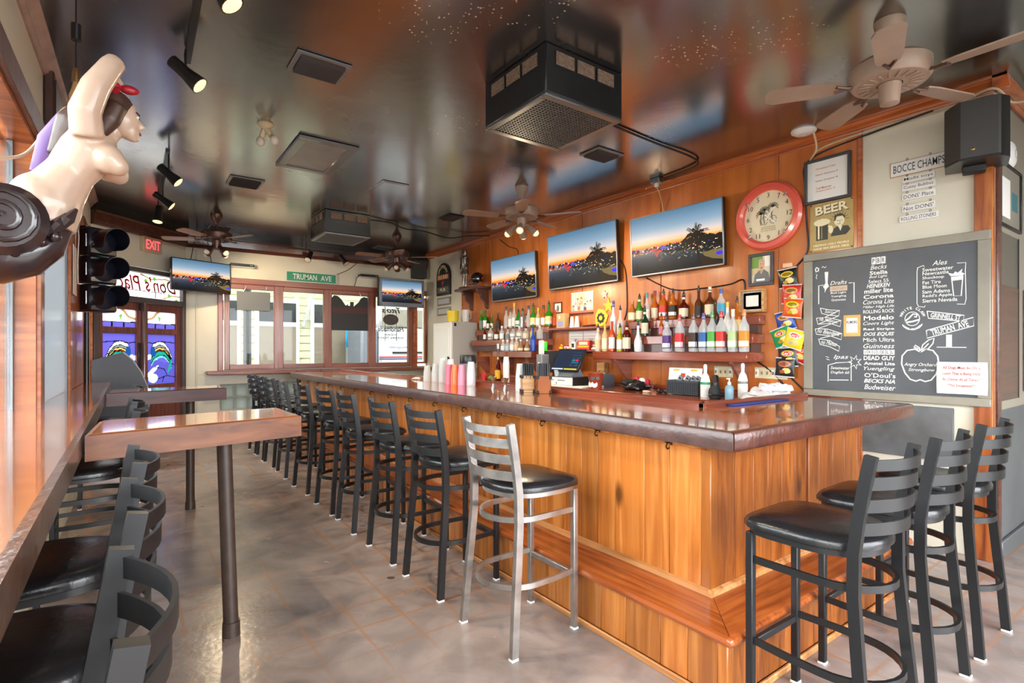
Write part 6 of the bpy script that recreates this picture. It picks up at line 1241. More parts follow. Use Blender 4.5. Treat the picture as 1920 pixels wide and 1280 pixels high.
# ------------------------------------------------------------ ceiling: air cleaners
GRIL = mat('dusty_tan_louver', rgb(150, 126, 108), .6, var=.35, vscale=60); EGG = mat('grey_egg_crate', rgb(96, 96, 96), .4, .3); CHR2 = mat('scuffed_aluminium', rgb(120, 122, 124), .3, .8)
BOXB = mat('satin_black_cabinet', rgb(26, 27, 29), .28, var=.15, vscale=6)
def cleaner(label, x0, x1, y0, y1, z0):
    s = thing('air_cleaner', label, 'air cleaner', T((x0+x1)/2, (y0+y1)/2, ZC), 'ceiling air cleaners')
    ob('cabinet', G().box(x0, x1, y0, y1, z0+.02, ZC-.001, .006), BOXB, s, world=True)
    zt = ZC-.035; zb = ZC-.12
    for f_ in range(2):
        for i in range(3):
            a = (y0 if f_ == 0 else x0)+.07+i*.17; b = a+.15
            g = G()
            q = ob('louver_frame', (G().box(x0-.005, x0+.002, a, b, zb, zt, .001) if f_ == 0 else G().box(a, b, y0-.005, y0+.002, zb, zt, .001)), BLKM, s, world=True)
            for k_ in range(8):
                z = zb+.006+k_*.01
                ob('louver', G().box(x0-.009, x0-.004, a+.004, b-.004, z, z+.006) if f_ == 0 else G().box(a+.004, b-.004, y0-.009, y0-.004, z, z+.006), GRIL, q, world=True)
    ob('bottom_frame', G().box(x0, x1, y0, y0+.05, z0, z0+.02, .004).box(x0, x1, y1-.05, y1, z0, z0+.02, .004).box(x0, x0+.04, y0+.05, y1-.05, z0, z0+.02, .004).box(x1-.04, x1, y0+.05, y1-.05, z0, z0+.02, .004), CHR2, s, world=True)
    ob('grille_back', G().box(x0+.04, x1-.04, y0+.05, y1-.05, z0+.014, z0+.018), BLKM, s, world=True)
    n = 22; g = G()
    for i in range(n+1):
        x = x0+.04+(x1-x0-.08)*i/n; g.box(x-.003, x+.003, y0+.05, y1-.05, z0+.002, z0+.012)
        y = y0+.05+(y1-y0-.1)*i/n; g.box(x0+.04, x1-.04, y-.003, y+.003, z0+.002, z0+.012)
    e = ob('egg_crate_mesh', g, EGG, s, world=True); e['kind'] = 'stuff'
cleaner('big black ceiling air cleaner nearest the camera', 1.974, 2.617, 2.388, 3.034, 2.89)
cleaner('black ceiling air cleaner farther back over the bar', 2.05, 2.65, 6.88, 7.52, 2.89)
# ceiling vents
def vent(label, x0, x1, y0, y1, fm):
    s = thing('ceiling_vent', label, 'vent', T((x0+x1)/2, (y0+y1)/2, ZC-.004), 'ceiling vents'); z = ZC-.002
    for a, b, c, d in ((x0-.03, x1+.03, y0-.03, y0), (x0-.03, x1+.03, y1, y1+.03), (x0-.03, x0, y0, y1), (x1, x1+.03, y0, y1)): ob('frame_side', G().box(a, b, c, d, z-.012, z, .003), fm, s, world=True)
    ob('backing', G().box(x0, x1, y0, y1, z-.002, z), BLKM, s, world=True)
    n = 7
    for i in range(n):
        y = y0+(y1-y0)*(i+.5)/n; ob('blade', G().add([(x0, y-.012, z-.004), (x1, y-.012, z-.004), (x1, y+.012, z-.03), (x0, y+.012, z-.03), (x0, y-.009, z-.002), (x1, y-.009, z-.002), (x1, y+.015, z-.028), (x0, y+.015, z-.028)], [(0, 1, 2, 3), (4, 5, 6, 7), (0, 4, 7, 3), (1, 5, 6, 2), (3, 2, 6, 7), (0, 1, 5, 4)]), VBL, s, world=True)
GFR = mat('gloss_black_frame', rgb(120, 120, 122), .2)
VBL = mat('vent_blade', rgb(58, 58, 60), .25)
for lb, q, fm in (('silver framed louvered vent nearest over the side table', (.86, 1.13, 3.34, 3.56), GFR), ('louvered vent over the aisle in front of the far fan', (.9, 1.17, 6.14, 6.42), GFR), ('dusty louvered vent right of the near air cleaner', (3.4, 3.67, 3.38, 3.57), GFR), ('small black vent over the bar, left of the lit fan', (3.49, 3.66, 6.2, 6.44), BLK), ('black vent near the back right window', (3.54, 3.78, 8.82, 9.02), GFR), ('black vent just behind the far left fan', (1.0, 1.25, 8.72, 8.95), GFR)): vent(lb, *q, fm)
rt_ = thing('return_air_grille', 'large framed return air panel over the aisle', 'grille', T(1.43, 5.05, ZC)); z = ZC-.002
for a, b, c, d in ((1.17, 1.68, 4.61, 4.69), (1.17, 1.68, 5.42, 5.5), (1.17, 1.25, 4.69, 5.42), (1.6, 1.68, 4.69, 5.42)): ob('frame_side', G().box(a, b, c, d, z-.022, z, .006), GFR, rt_, world=True)
ob('panel', G().box(1.25, 1.6, 4.69, 5.42, z-.012, z), mat('pale_filter', rgb(150, 150, 150), .35, var=.15), rt_, world=True)
tag(ob('access_hatch', G().box(2.2, 2.5, 5.35, 5.75, ZC-.008, ZC-.001, .003).box(2.23, 2.47, 5.38, 5.72, ZC-.011, ZC-.008, .002), CEIL), 'plain painted access hatch in the ceiling', 'hatch')
lf = thing('bulb_fixture', 'ivory ceiling lampholder with two unlit bulbs', 'lamp', T(.9, 4.58, ZC)); ob('base', G().lathe([(.06, 0), (.06, -.012), (.035, -.03), (.02, -.04), (0, -.04)], 16), IVORY, lf)
for a, b in ((.05, -.03), (-.02, .05)): h = ob('holder', G().cyl((0, 0, -.03), (a*.8, b*.8, -.09), .022, .024), IVORY, lf); ob('bulb', G().ball((a*1.2, b*1.2, -.125), (.034, .034, .04), 12, 8), BULBOFF, h)
# ------------------------------------------------------------ ceiling fans
def make_fan(label, x, y, body, bl_m, rz, lit, R_=.66, lamps=True):
    s = thing('ceiling_fan', label, 'ceiling fan', T(x, y, ZC-.001, rz), 'ceiling fans')
    ob('canopy', G().lathe([(.075, 0), (.07, -.03), (.05, -.07), (.03, -.1), (.022, -.13)], 20), body, s)
    ob('downrod', G().lathe([(.014, -.1), (.014, -.16), (.03, -.2), (.04, -.225)], 14), body, s)
    dm = ob('motor_drum', G().lathe([(.05, -.222), (.17, -.23), (.19, -.25), (.19, -.32), (.175, -.34), (.06, -.345), (.06, -.33)], 32), body, s)
    for i in range(20):
        a = i*math.pi/10; ob('drum_fin', G().cb((.12, 0, -.345), (.06, .012, .006), .002).xf(Matrix.Rotation(a, 4, 'Z')), body, dm)
    ob('switch_cup', G().lathe([(.055, -.345), (.05, -.4), (.045, -.45), (.02, -.46), (0, -.46)], 18), body, s)
    for i in range(5):
        M_ = Matrix.Rotation(i*2*math.pi/5, 4, 'Z') @ Matrix.Rotation(.18, 4, 'X')
        b = ob('blade', G().prism([(.24, -.045), (.3, -.06), (R_-.05, -.07), (R_-.01, -.05), (R_, 0), (R_-.01, .05), (R_-.05, .07), (.3, .06), (.24, .045)], -.004, .004), bl_m, s, Matrix.Translation((0, 0, -.33)) @ M_)
        ob('blade_iron', G().tube([(.15, 0, .004), (.2, .0, -.006), (.26, .025, -.008)], .009, 6).tube([(.2, 0, -.006), (.26, -.025, -.008)], .008, 6), BRONZE, b)
    if lamps:
        for i in range(4):
            a = i*math.pi/2+.5; d = V((math.cos(a), math.sin(a), -.9)).normalized(); o = V((0, 0, -.42))+V((math.cos(a), math.sin(a), 0))*.05
            sh_ = ob('lamp_shade', G().tube([o, o+d*.05, o+d*.1, o+d*.14], [.018, .03, .038, .048], 16), body, s)
            on_ = i in lit; ob('bulb', G().ball(o+d*.14, .036, 12, 8), BULB if on_ else BULBOFF, sh_)
            if on_:
                l = bpy.data.lights.new('lamp_glow', 'SPOT'); l.energy = 15; l.color = (1, .78, .5); l.spot_size = 2.4; l.spot_blend = .6; l.shadow_soft_size = .04
                lo = bpy.data.objects.new('lamp_glow', l); COL.objects.link(lo); lo.parent = s; lo.matrix_basis = Matrix.Translation(o+d*.2) @ d.to_track_quat('-Z', 'Y').to_matrix().to_4x4()
    return s
BLD = wood('fan_blade_wood', rgb(120, 84, 62), rgb(156, 116, 90), rgb(176, 138, 112), 0, 20, .08, .35, .2, .1)
make_fan('beige ceiling fan hanging above the stools at right', 3.377, 1.147, BEIGE, BEIGE, .95, (), .62, False)
make_fan('ceiling fan with lit lamps in front of the wood wall', 3.53, 4.689, BEIGE, BEIGE, .3, (0, 1, 2, 3))
make_fan('bronze ceiling fan with wooden blades by the corner door', .98, 8.05, BRONZE, BLD, .18, (0, 3))
make_fan('bronze ceiling fan near the back right television', 3.479, 7.906, BRONZE, BLD, .6, ())
# ------------------------------------------------------------ track lights
def track(label, P, Q, heads, drop=0):
    s = thing('track_light', label, 'track light', T(*P), 'track lights'); P, Q = V(P), V(Q)
    ob('track', G().tube([P, Q], 0, up=(0, 0, 1), sq=(.035, .02)), BLK, s, world=True)
    if drop:
        for t_ in (.2, .8): c = P.lerp(Q, t_); ob('drop_rod', G().cyl(c, c+V((0, 0, drop)), .006), BLK, s, world=True)
    for (x, y, z), d, lit in heads:
        o = V((x, y, z)); d = V(d).normalized()
        h = ob('lamp_head', G().tube([o-d*.1, o-d*.095, o+d*.0, o+d*.03, o+d*.1], [.028, .036, .037, .042, .054], 16, caps=True), BLK, s, world=True)
        ob('stem', G().tube([(x, y, P.z), (x, y, z+.04), o], .008, 6), BLK, h, world=True)
        ob('bulb', G().tube([o+d*.1005, o+d*.108], [.048, .034], 14), BULB if lit else BULBOFF, h, world=True)
        if lit:
            l = bpy.data.lights.new('lamp_glow', 'SPOT'); l.energy = 20; l.color = (1, .8, .55); l.spot_size = 1.6; l.spot_blend = .7; l.shadow_soft_size = .03
            lo = bpy.data.objects.new('lamp_glow', l); COL.objects.link(lo); lo.parent = s; lo.matrix_parent_inverse = s.matrix_basis.inverted(); lo.matrix_basis = Matrix.Translation(o+d*.13) @ d.to_track_quat('-Z', 'Y').to_matrix().to_4x4()
track('track light with one black spot over the near side table', (.29, 2.6, ZC-.012), (.31, 3.85, ZC-.012), [((.29, 3.7, 3.05), (.7, -.25, -.65), True), ((.34, 2.72, 3.05), (.5, -.2, -.8), True)])
track('track light with three lit black spots near the traffic light', (.31, 5.7, ZC-.012), (.33, 7.75, ZC-.012), [((.32, 5.75, 3.0), (.75, -.2, -.7), True), ((.33, 6.9, 3.03), (.8, -.1, -.6), True), ((.31, 7.4, 2.98), (-.1, -.2, -1), True)])
track('track light with two unlit spots above the back windows', (2.18, 9.03, 3.05), (3.24, 9.03, 3.05), [((2.43, 8.98, 2.93), (-.4, -.5, -.7), False), ((2.98, 8.98, 2.93), (.4, -.5, -.7), False)], .14)
# pendant bulb, wiring on the ceiling
pd = thing('pendant_bulb', 'bare pendant bulb on a black cord above the figurehead', 'lamp', T(-.2, 3.45, ZC)); ob('cord', G().cyl((0, 0, 0), (0, 0, -.4), .004, None, 6), CORD, pd); ob('ceiling_cup', G().lathe([(.03, 0), (.03, -.015), (.01, -.025)], 12), BLK, pd); ob('inline_switch', G().lathe([(.0, -.16), (.022, -.16), (.022, -.24), (0, -.24)], 12), BLK, pd); ob('socket', G().lathe([(.008, -.38), (.016, -.4), (.018, -.45), (0, -.45)], 12), mat('brass_badge', 0), pd); ob('bulb', G().lathe([(.012, -.45), (.018, -.48), (.03, -.52), (.028, -.55), (.0, -.565)], 14), glassy('amber_bulb_glass', rgb(250, 220, 170), .6), pd)
cable('ceiling_cable', 'black cables looped from the far air cleaner to the wall', [(2.65, 7.0, 3.17), (3.0, 7.05, 3.185), (3.27, 7.13, 3.15), (3.6, 7.2, 3.17), (4.03, 7.24, 3.13), (4.3, 7.1, 3.17), (4.55, 6.86, 3.16)], .009, CORD)
cable('ceiling_cable', 'dusty conduit curving from the near air cleaner to a box', [(2.62, 2.9, 3.18), (3.1, 2.95, 3.185), (3.7, 2.99, 3.185), (4.2, 3.0, 3.18), (4.42, 3.08, 3.18), (4.5, 3.3, 3.18), (4.52, 3.55, 3.18)], .009, CORD)
jb = thing('junction_box', 'small metal outlet box on the ceiling above the big television', 'outlet box', T(4.5, 3.63, ZC-.001)); ob('box', G().box(-.04, .04, -.06, .06, -.05, 0, .004), CHR2, jb); ob('plug', G().box(-.015, .015, -.02, .02, -.09, -.05, .004), WHITE, jb); ob('cord', G().tube([(0, 0, -.09), (.08, .02, -.15), (.15, .03, -.3), (.13, .02, -.38)], .004, 6), CORDW, jb)
# ------------------------------------------------------------ back wall things
sg = thing('street_sign', 'green TRUMAN AVE street sign above the back windows', 'street sign', BW(2.534, 2.615, .035))
ob('white_border', G().box(-.41, .41, -.083, .083, -.004, 0, .002), WHITE, sg); ob('green_face', G().box(-.4, .4, -.074, .074, 0, .0015), mat('sign_green', rgb(20, 142, 104), .35), sg); text('TRUMAN', .385, .09, WHITE, sg, (-.112, 0, .003), bold=.01); text('AVE', .18, .09, WHITE, sg, (.235, 0, .003), bold=.01)
cT, sT = V((.897, 8.93, 0)), math.atan2(.3, .775)
t_ = tv('television hung in the corner beside the double door', FR((.9, 8.86, 2.465), (math.cos(sT), math.sin(sT), 0), (0, 0, 1), (math.sin(sT), -math.cos(sT), 0)), .83, .45, .012, BLK, .05, .1)
ob('hanger', G().tube([(-.15, .2, -.03), (-.05, .735, -.03)], .006, 6).tube([(.15, .2, -.03), (.05, .735, -.03)], .006, 6), CORD, t_)
t_ = tv('older silver television in the back right corner', FR((4.02, 8.9, 2.425), (1, 0, 0), (0, 0, 1), (0, -1, -.03)), .86, .5, .05, mat('silver_blue_bezel', rgb(140, 150, 166), .25, .6), .1, .25)
for x, lb in ((1.47, 'black cable box on the wall right of the corner television'), (3.5, 'black cable box on the wall left of the silver television')):
    s = thing('cable_box', lb, 'cable box', BW(x, 2.71, .0)); ob('shelf', G().box(-.19, .17, -.03, -.022, 0, .16, .002), WHITE, s); ob('box', G().box(-.17, .16, -.02, .025, .01, .15, .004), BLK, s); ob('led', G().box(.1, .14, -.005, .01, .15, .151), mat('green_led', rgb(60, 160, 90), .4), s); ob('cord', G().tube([(-.17, 0, .1), (-.22, -.05, .09), (-.24, -.2, .04), (-.2, -.32, .02)], .006, 6), CORD, s)
sk = thing('loudspeaker', 'grey loudspeaker in the back right corner above the television', 'loudspeaker', BW(4.47, 2.86, .02)); ob('cabinet', G().box(-.13, .13, -.12, .22, 0, .16, .01), mat('dark_grille', 0), sk); ob('badge', G().ball((0, -.09, .161), (.012, .008, .003), 8, 6), mat('brass_badge', 0), sk)
cable('sign_wire', 'brown cord draped from the header board to the street sign', [(3.3, 9.12, 2.94), (3.15, 9.2, 2.8), (2.95, 9.2, 2.7)], .006, BRONZE)
# things hanging in the back windows
hs = thing('hanging_sign', 'blank grey sign back hung in the first back pane', 'window sign', BW(1.634, 2.17, .09)); ob('board', G().box(-.24, .24, -.15, .145, -.012, 0, .004), mat('grey_sign_back', rgb(120, 122, 122), .5), hs)
for x in (-.15, .15): ob('hook_wire', G().tube([(x, .14, 0), (x+.04, .22, 0), (x, .25, 0)], .003, 5), CHROME, hs)
bsn = thing('silhouette_sign', 'black cut-out sign back filling the third back pane', 'window sign', BW(3.175, 2.04, .07))
ob('board', G().prism([(-.32, -.3), (.32, -.3), (.32, .05), (.32, .2), (.31, .28), (.25, .3), (.19, .27), (.15, .2), (.06, .12), (.06, .2), (-.0, .2), (-.0, .13), (-.04, .13), (-.04, .16), (-.08, .13), (-.16, .24), (-.22, .29), (-.28, .3), (-.32, .25)], -.012, 0), mat('black_board', rgb(24, 22, 20), .5), bsn); ob('red_tint', G().box(-.315, .315, .0, .1, .0, .003), mat('dark_red_film', rgb(70, 22, 14), .5), bsn)
for x in (-.2, .2): ob('wire', G().cyl((x, .28, 0), (x*.8, .38, 0), .003), CHROME, bsn)
ns = thing('neon_sign', 'reversed script vodka sign hanging in the fourth back pane', 'window sign', BW(3.93, 1.8, .06)); OVL = mat('brown_oval', rgb(76, 66, 62), .5)
ob('oval', G().prism([(.15*math.cos(i*.262), .155+.1*math.sin(i*.262)) for i in range(24)], -.01, 0), OVL, ns)
for x in (-.11, .11): ob('rod', G().cyl((x, -.24, -.005), (x, .45, -.005), .005), BLK, ns)
text("Tito's", .36, .11, BLK, ns, (0, .33, .003), mirror=True, shear=.3, bold=.015, thick=.004); text('Handmade', .5, .1, BLK, ns, (0, -.015, .003), mirror=True, shear=.3, bold=.012, thick=.004); text('VODKA', .24, .035, BLK, ns, (0, -.12, .003), mirror=True, bold=.01, thick=.004); text('AUSTIN, TEXAS', .5, .04, BLK, ns, (0, -.18, .003), mirror=True, bold=.01, thick=.004)
# exit sign on the corner wall
ex = thing('exit_sign', 'lit red EXIT sign over the corner double door', 'exit sign', CW(.85, 2.83, .0)); ob('case', G().box(-.155, .155, -.1, .1, 0, .06, .006), IVORY, ex); ob('face', G().box(-.145, .145, -.09, .09, .06, .062), mat('exit_face', rgb(222, 176, 150), .5), ex); text('EXIT', .23, .125, mat('exit_glow', (1, .1, .12), .5, emit=.55, ecol=(1, .07, .09)), ex, (.0, 0, .064), bold=.005)
# ------------------------------------------------------------ left wall windows, trims
JMB = wood('orange_jamb', rgb(150, 78, 34), rgb(186, 104, 50), rgb(206, 126, 66), 2, 16, .08, .3, .4, .1)
PUR = wood('plum_trim', rgb(84, 52, 46), rgb(112, 72, 62), rgb(130, 88, 76), 1, 20, .06, .32, .3, .1)
for n, (a, b, z0) in enumerate(OPEN):
    s = sgrp('window_%d' % (8+n), LW((a+b)/2, (z0+2.62)/2)); w_, h_ = (b-a)/2, (2.62-z0)/2
    for q in (-1, 1): ob('jamb', G().box(q*w_-(.025 if q > 0 else 0), q*w_+(0 if q > 0 else .025), -h_, h_, -.16, .002), JMB, s); ob('casing', G().box(q*w_-.005 if q > 0 else -w_-.1, w_+.1 if q > 0 else -w_+.005, -h_, h_+.12, 0, .025, .004), JMB if q > 0 else PUR, s)
    ob('head', G().box(-w_+.025, w_-.025, h_-.025, h_, -.16, .002), JMB, s); ob('head_casing', G().box(-w_-.1, w_+.1, h_, h_+.14, 0, .03, .005), PUR, s)
    k = 2 if b-a > 2 else 1
    for i in range(k):
        x0 = -w_+.025+i*(2*w_-.05)/k; x1 = x0+(2*w_-.05)/k
        zp = -.012 if n == 2 else -.11
        ob('pane', G().box(x0+.03, x1-.03, -h_+.03, h_-.06, zp, zp+.006), stain('bright_view_pane', rgb(232, 236, 238), 2.4) if n == 2 else PGLASS, s)  # third opening: brightness of clear glass put into a translucent white pane
        for c, d in ((x0, x0+.03), (x1-.03, x1)): ob('sash_stile', G().box(c, d, -h_, h_-.025, zp-.01, zp+.02, .003), CHR2, s)
struct(ob('wall_panel_left', G().box(5.82, 6.9, 1.072, 2.75, 0, .02, .004).xf(Matrix(((.02, 0, 1, lwx(0)), (1, 0, -.02, 0), (0, 1, 0, 0), (0, 0, 0, 1)))), JMB))
db = tag(ob('wooden_plaque', G().box(-.2, .2, -.3, .3, 0, .05, .008).box(-.16, .16, -.26, .26, .05, .055, .002), mat('dark_plaque', rgb(70, 42, 36), .35, coat=.3, var=.2)), 'dark brown wooden plaque high on the left wall', 'plaque'); db.matrix_basis = LW(4.6, 2.86, .005)
db = tag(ob('wooden_plaque', G().box(-.1, .1, -.2, .2, 0, .05, .008).box(-.07, .07, -.17, .17, .05, .055, .002), MATS['dark_plaque']), 'smaller dark plaque beyond the first on left wall', 'plaque'); db.matrix_basis = LW(5.4, 2.93, .005)
pn_ = thing('hanging_card', 'pale card hanging by a chain on the left window post', 'card', LW(5.95, 2.1, .03)); ob('card', G().box(-.14, .14, -.22, .2, 0, .004), PAPER, pn_); ob('chain', G().tube([(0, .2, .004), (-.04, .35, .01), (0, .5, .004)], .005, 6), CHROME, pn_); ob('cord', G().tube([(.08, .5, .01), (.12, .3, .02), (.09, .1, .015), (.11, -.1, .015)], .004, 6), WHITE, pn_)
# ------------------------------------------------------------ traffic light
tl = thing('traffic_light', 'dark navy traffic light with three hooded lamps', 'traffic light', FR((-.17, 6.55, 1.77), (.83, .56, 0), (0, 0, 1), (.56, -.83, 0)))
NAVY = mat('dark_navy_enamel', rgb(22, 26, 42), .3, coat=.3); NIN = mat('visor_inside', rgb(18, 24, 42), .6)
for i in range(3):
    z = .137+i*.274
    h = ob('housing', G().box(-.135, .135, z-.133, z+.133, -.2, 0, .02), NAVY, tl)
    n = 26; v = []; f = []; L1 = .22
    for k_ in range(n+1):
        a = math.radians(-128)+math.radians(256)*k_/n+math.pi/2; cl = .6+.4*math.cos((k_/n-.5)*math.pi)**.5
        for r_, d in ((.118, .0), (.118, L1*cl), (.112, L1*cl), (.112, 0)): v.append((r_*math.cos(a), z+r_*math.sin(a), d))
    for k_ in range(n):
        for j in range(3): f.append((k_*4+j, k_*4+j+1, (k_+1)*4+j+1, (k_+1)*4+j))
    ob('visor', G().add(v, f), NAVY, h); ob('lens', G().lathe([(.11, 0), (.08, .02), (0, .03)], 24, cap=False).xf(Matrix.Translation((0, z, .002))), NIN, h)
    ob('hinge', G().cyl((-.14, z-.06, -.03), (-.14, z+.06, -.03), .008), CHROME, h)
ob('mount_pole', G().cyl((-.08, -.7, -.12), (-.08, 0, -.12), .022), BLK, tl); ob('mount_bracket', G().box(-.1, -.06, .76, .84, -.26, -.1), BLK, tl)
# ------------------------------------------------------------ arcade cabinet beyond the ledge
ga = thing('arcade_game', 'dark grey rounded arcade cabinet by the corner door', 'arcade game', T(-.05, 7.4, 0)); GA = mat('charcoal_laminate', rgb(38, 38, 42), .4); GT = mat('grey_t_moulding', rgb(130, 132, 138), .35)
prof = [(-.25, 0), (.2, 0), (.24, .3), (.27, .75), (.26, .98), (.2, 1.15), (.12, 1.29), (.03, 1.38), (-.25, 1.29)]
for y in (0, .53): sd = ob('side_panel', G().prism(prof, y, y+.04, 'xz'), GA, ga); ob('edge_moulding', G().tube([(x, y+.02, z) for x, z in prof[3:8]], 0, up=(0, 1, 0), sq=(.012, .05)), GT, sd)
ob('body', G().prism([(-.24, .02), (.16, .02), (.16, .75), (.2, .95), (.08, 1.22), (0, 1.3), (-.24, 1.24)], .04, .53, 'xz'), BLK, ga); ob('screen', G().add([(.2, .1, .98), (.2, .47, .98), (.1, .47, 1.22), (.1, .1, 1.22)], [(0, 1, 2, 3)]), mat('dark_window_glass', rgb(60, 64, 66), .12), ga); ob('control_deck', G().box(.14, .27, .05, .52, .78, .82, .01), GT, ga)
for y in (.15, .3, .42): ob('button', G().cyl((.22, y, .82), (.22, y, .835), .015), RED, ga)
# ------------------------------------------------------------ carved figurehead on the left wall
def melt(g, vox, sm, name):
    me = g.mesh(name); o = bpy.data.objects.new('m', me); TSC.collection.objects.link(o)
    r_ = o.modifiers.new('r', 'REMESH'); r_.mode = 'VOXEL'; r_.voxel_size = vox; r_.use_smooth_shade = True
    s_ = o.modifiers.new('s', 'SMOOTH'); s_.iterations = sm; s_.factor = .5
    TSC.view_layers[0].update(); m2 = bpy.data.meshes.new_from_object(o.evaluated_get(TSC.view_layers[0].depsgraph)); bpy.data.objects.remove(o); m2.materials.clear()
    for p_ in m2.polygons: p_.use_smooth = True
    return m2
fg = thing('carved_figurehead', 'painted carved ship figurehead of a woman leaning out from wall', 'figurehead', T(-.3, 2.5, 1.8))
FLESH = mat('aged_painted_wood', rgb(200, 172, 150), .36, var=.1, vscale=9, coat=.35); HAIR = mat('carved_brown_hair', rgb(74, 52, 42), .4, var=.25, vscale=30); CARV = mat('dark_carved_walnut', rgb(46, 34, 36), .28, var=.3, vscale=14, coat=.5)
Y0 = 2.5
g = G().ball((-.235, Y0, 1.93), (.1, .1, .105), 18, 12).tube([(-.24, Y0, 1.86), (-.2, Y0, 1.98), (-.16, Y0, 2.05), (-.115, Y0, 2.13), (-.095, Y0, 2.19), (-.08, Y0, 2.22)], [.1, .088, .074, .088, .08, .055], 16)
g.ball((-.185, Y0, 1.92), (.06, .085, .085), 14, 10)
for q in (-1, 1):
    g.ball((-.05, Y0+.056*q, 2.105), (.05, .046, .055), 16, 12).ball((-.022, Y0+.06*q, 2.085), (.036, .036, .038), 14, 10)
    g.tube([(-.11, Y0+.07*q, 2.17), (-.115, Y0+.1*q, 2.25), (-.085, Y0+.108*q, 2.34), (-.04, Y0+.1*q, 2.43), (-.025, Y0+.09*q, 2.455)], [.052, .05, .045, .037, .033], 12).tube([(-.025, Y0+.09*q, 2.455), (-.07, Y0+.06*q, 2.4), (-.1, Y0+.03*q, 2.33)], [.033, .031, .026], 10)
g.tube([(-.085, Y0, 2.19), (-.05, Y0, 2.21), (-.025, Y0, 2.25)], [.05, .034, .034], 12)
ob_ = link('body', melt(g, .008, 3, 'figure_body'), FLESH, fg, world=True)
g = G().ball((-.008, Y0, 2.285), (.052, .052, .074), 20, 16).ball((.014, Y0, 2.24), (.032, .034, .036), 12, 10).tube([(.038, Y0, 2.285), (.055, Y0, 2.262), (.042, Y0, 2.255)], [.008, .011, .009], 8).ball((.036, Y0, 2.237), (.012, .016, .007), 8, 6).ball((.028, Y0, 2.215), (.016, .016, .014), 8, 6)
link('head', melt(g, .005, 2, 'figure_head'), FLESH, fg, world=True)
for q in (-1, 1): ob('eye', G().ball((.036, Y0+.022*q, 2.29), (.009, .01, .006), 8, 6), mat('painted_eye', rgb(230, 230, 226), .3), fg, world=True); ob('iris', G().ball((.043, Y0+.023*q, 2.289), (.003, .004, .004), 8, 6), BLK, fg, world=True); ob('brow', G().tube([(.044, Y0+.008*q, 2.306), (.034, Y0+.034*q, 2.306)], .003, 5), HAIR, fg, world=True)
ob('lips', G().ball((.046, Y0, 2.236), (.005, .014, .006), 8, 6), mat('painted_lip', rgb(170, 96, 84), .4), fg, world=True)
g = G().ball((-.035, Y0, 2.315), (.066, .066, .066), 16, 12).tube([(-.02, Y0-.058, 2.31), (-.045, Y0-.06, 2.25), (-.075, Y0-.055, 2.19)], [.03, .034, .02], 10).tube([(-.02, Y0+.058, 2.31), (-.045, Y0+.06, 2.25), (-.075, Y0+.055, 2.19)], [.03, .034, .02], 10).tube([(-.09, Y0, 2.3), (-.15, Y0, 2.22), (-.2, Y0, 2.1)], [.055, .06, .03], 12)
link('hair', melt(g, .007, 2, 'figure_hair'), HAIR, fg, world=True)
ob('ribbon', G().tube([(-.03, Y0-.06, 2.36), (-.022, Y0-.035, 2.383), (-.02, Y0+.035, 2.383), (-.03, Y0+.06, 2.36)], .012, 8), mat('red_painted_bow', rgb(170, 30, 44), .35), fg, world=True)
for a_, b_ in ((.012, -.03), (-.045, -.045)): ob('bow_loop', G().ball((a_, Y0+b_, 2.385), (.032, .016, .017), 10, 8), MATS['red_painted_bow'], fg, world=True)
ob('drape', G().tube([(-.17, Y0+.03, 2.26), (-.21, Y0+.05, 2.16), (-.25, Y0+.05, 2.04)], [.03, .05, .03], 10), mat('violet_drape', rgb(110, 76, 140), .5), fg, world=True)
ob('scroll_base', G().lathe([(.0, -.12), (.095, -.12), (.118, -.1), (.118, .1), (.095, .12), (0, .12)], 26).xf(Matrix.Translation((-.325, Y0, 1.84)) @ Matrix.Rotation(math.pi/2, 4, 'X')), CARV, fg, world=True)
for q in (-1, 1):
    ob('spiral', G().tube([(-.325+(.01+.0026*k_)*math.cos(k_*.42+1), Y0+q*.122, 1.84+(.01+.0026*k_)*math.sin(k_*.42+1)) for k_ in range(38)], .009, 8), CARV, fg, world=True)
g = G().tube([(-.42, Y0, 1.71), (-.36, Y0, 1.715), (-.28, Y0, 1.745), (-.22, Y0, 1.79), (-.17, Y0, 1.85)], [.07, .085, .08, .06, .02], 14)
ob('keel_scroll', g, CARV, fg, world=True)
for k_ in range(6):
    x = -.30+k_*.028; zz = 1.755+k_*.02
    for q in (-1, 1): ob('carved_leaf', G().tube([(x-.03, Y0+q*.07, zz-.03), (x, Y0+q*.085, zz+.01), (x+.02, Y0+q*.07, zz+.05)], [.012, .02, .006], 8), CARV, fg, world=True)
for k_ in range(4): ob('carved_boss', G().ball((-.3+k_*.035, Y0-.075, 1.735+k_*.022), .017, 10, 8), CARV, fg, world=True)
ob('wall_block', G().box(-.47, -.36, Y0-.1, Y0+.1, 1.66, 1.98, .01), CARV, fg, world=True)
cable('rope', 'pale rope tying the figurehead to the window trim', [(-.44, 1.9, 2.03), (-.40, 2.1, 2.0), (-.36, 2.4, 2.04), (-.3, 2.62, 2.12), (-.24, 2.66, 2.24), (-.2, 2.85, 2.4), (-.2, 3.3, 2.55)], .006, CORDW, 'rope')
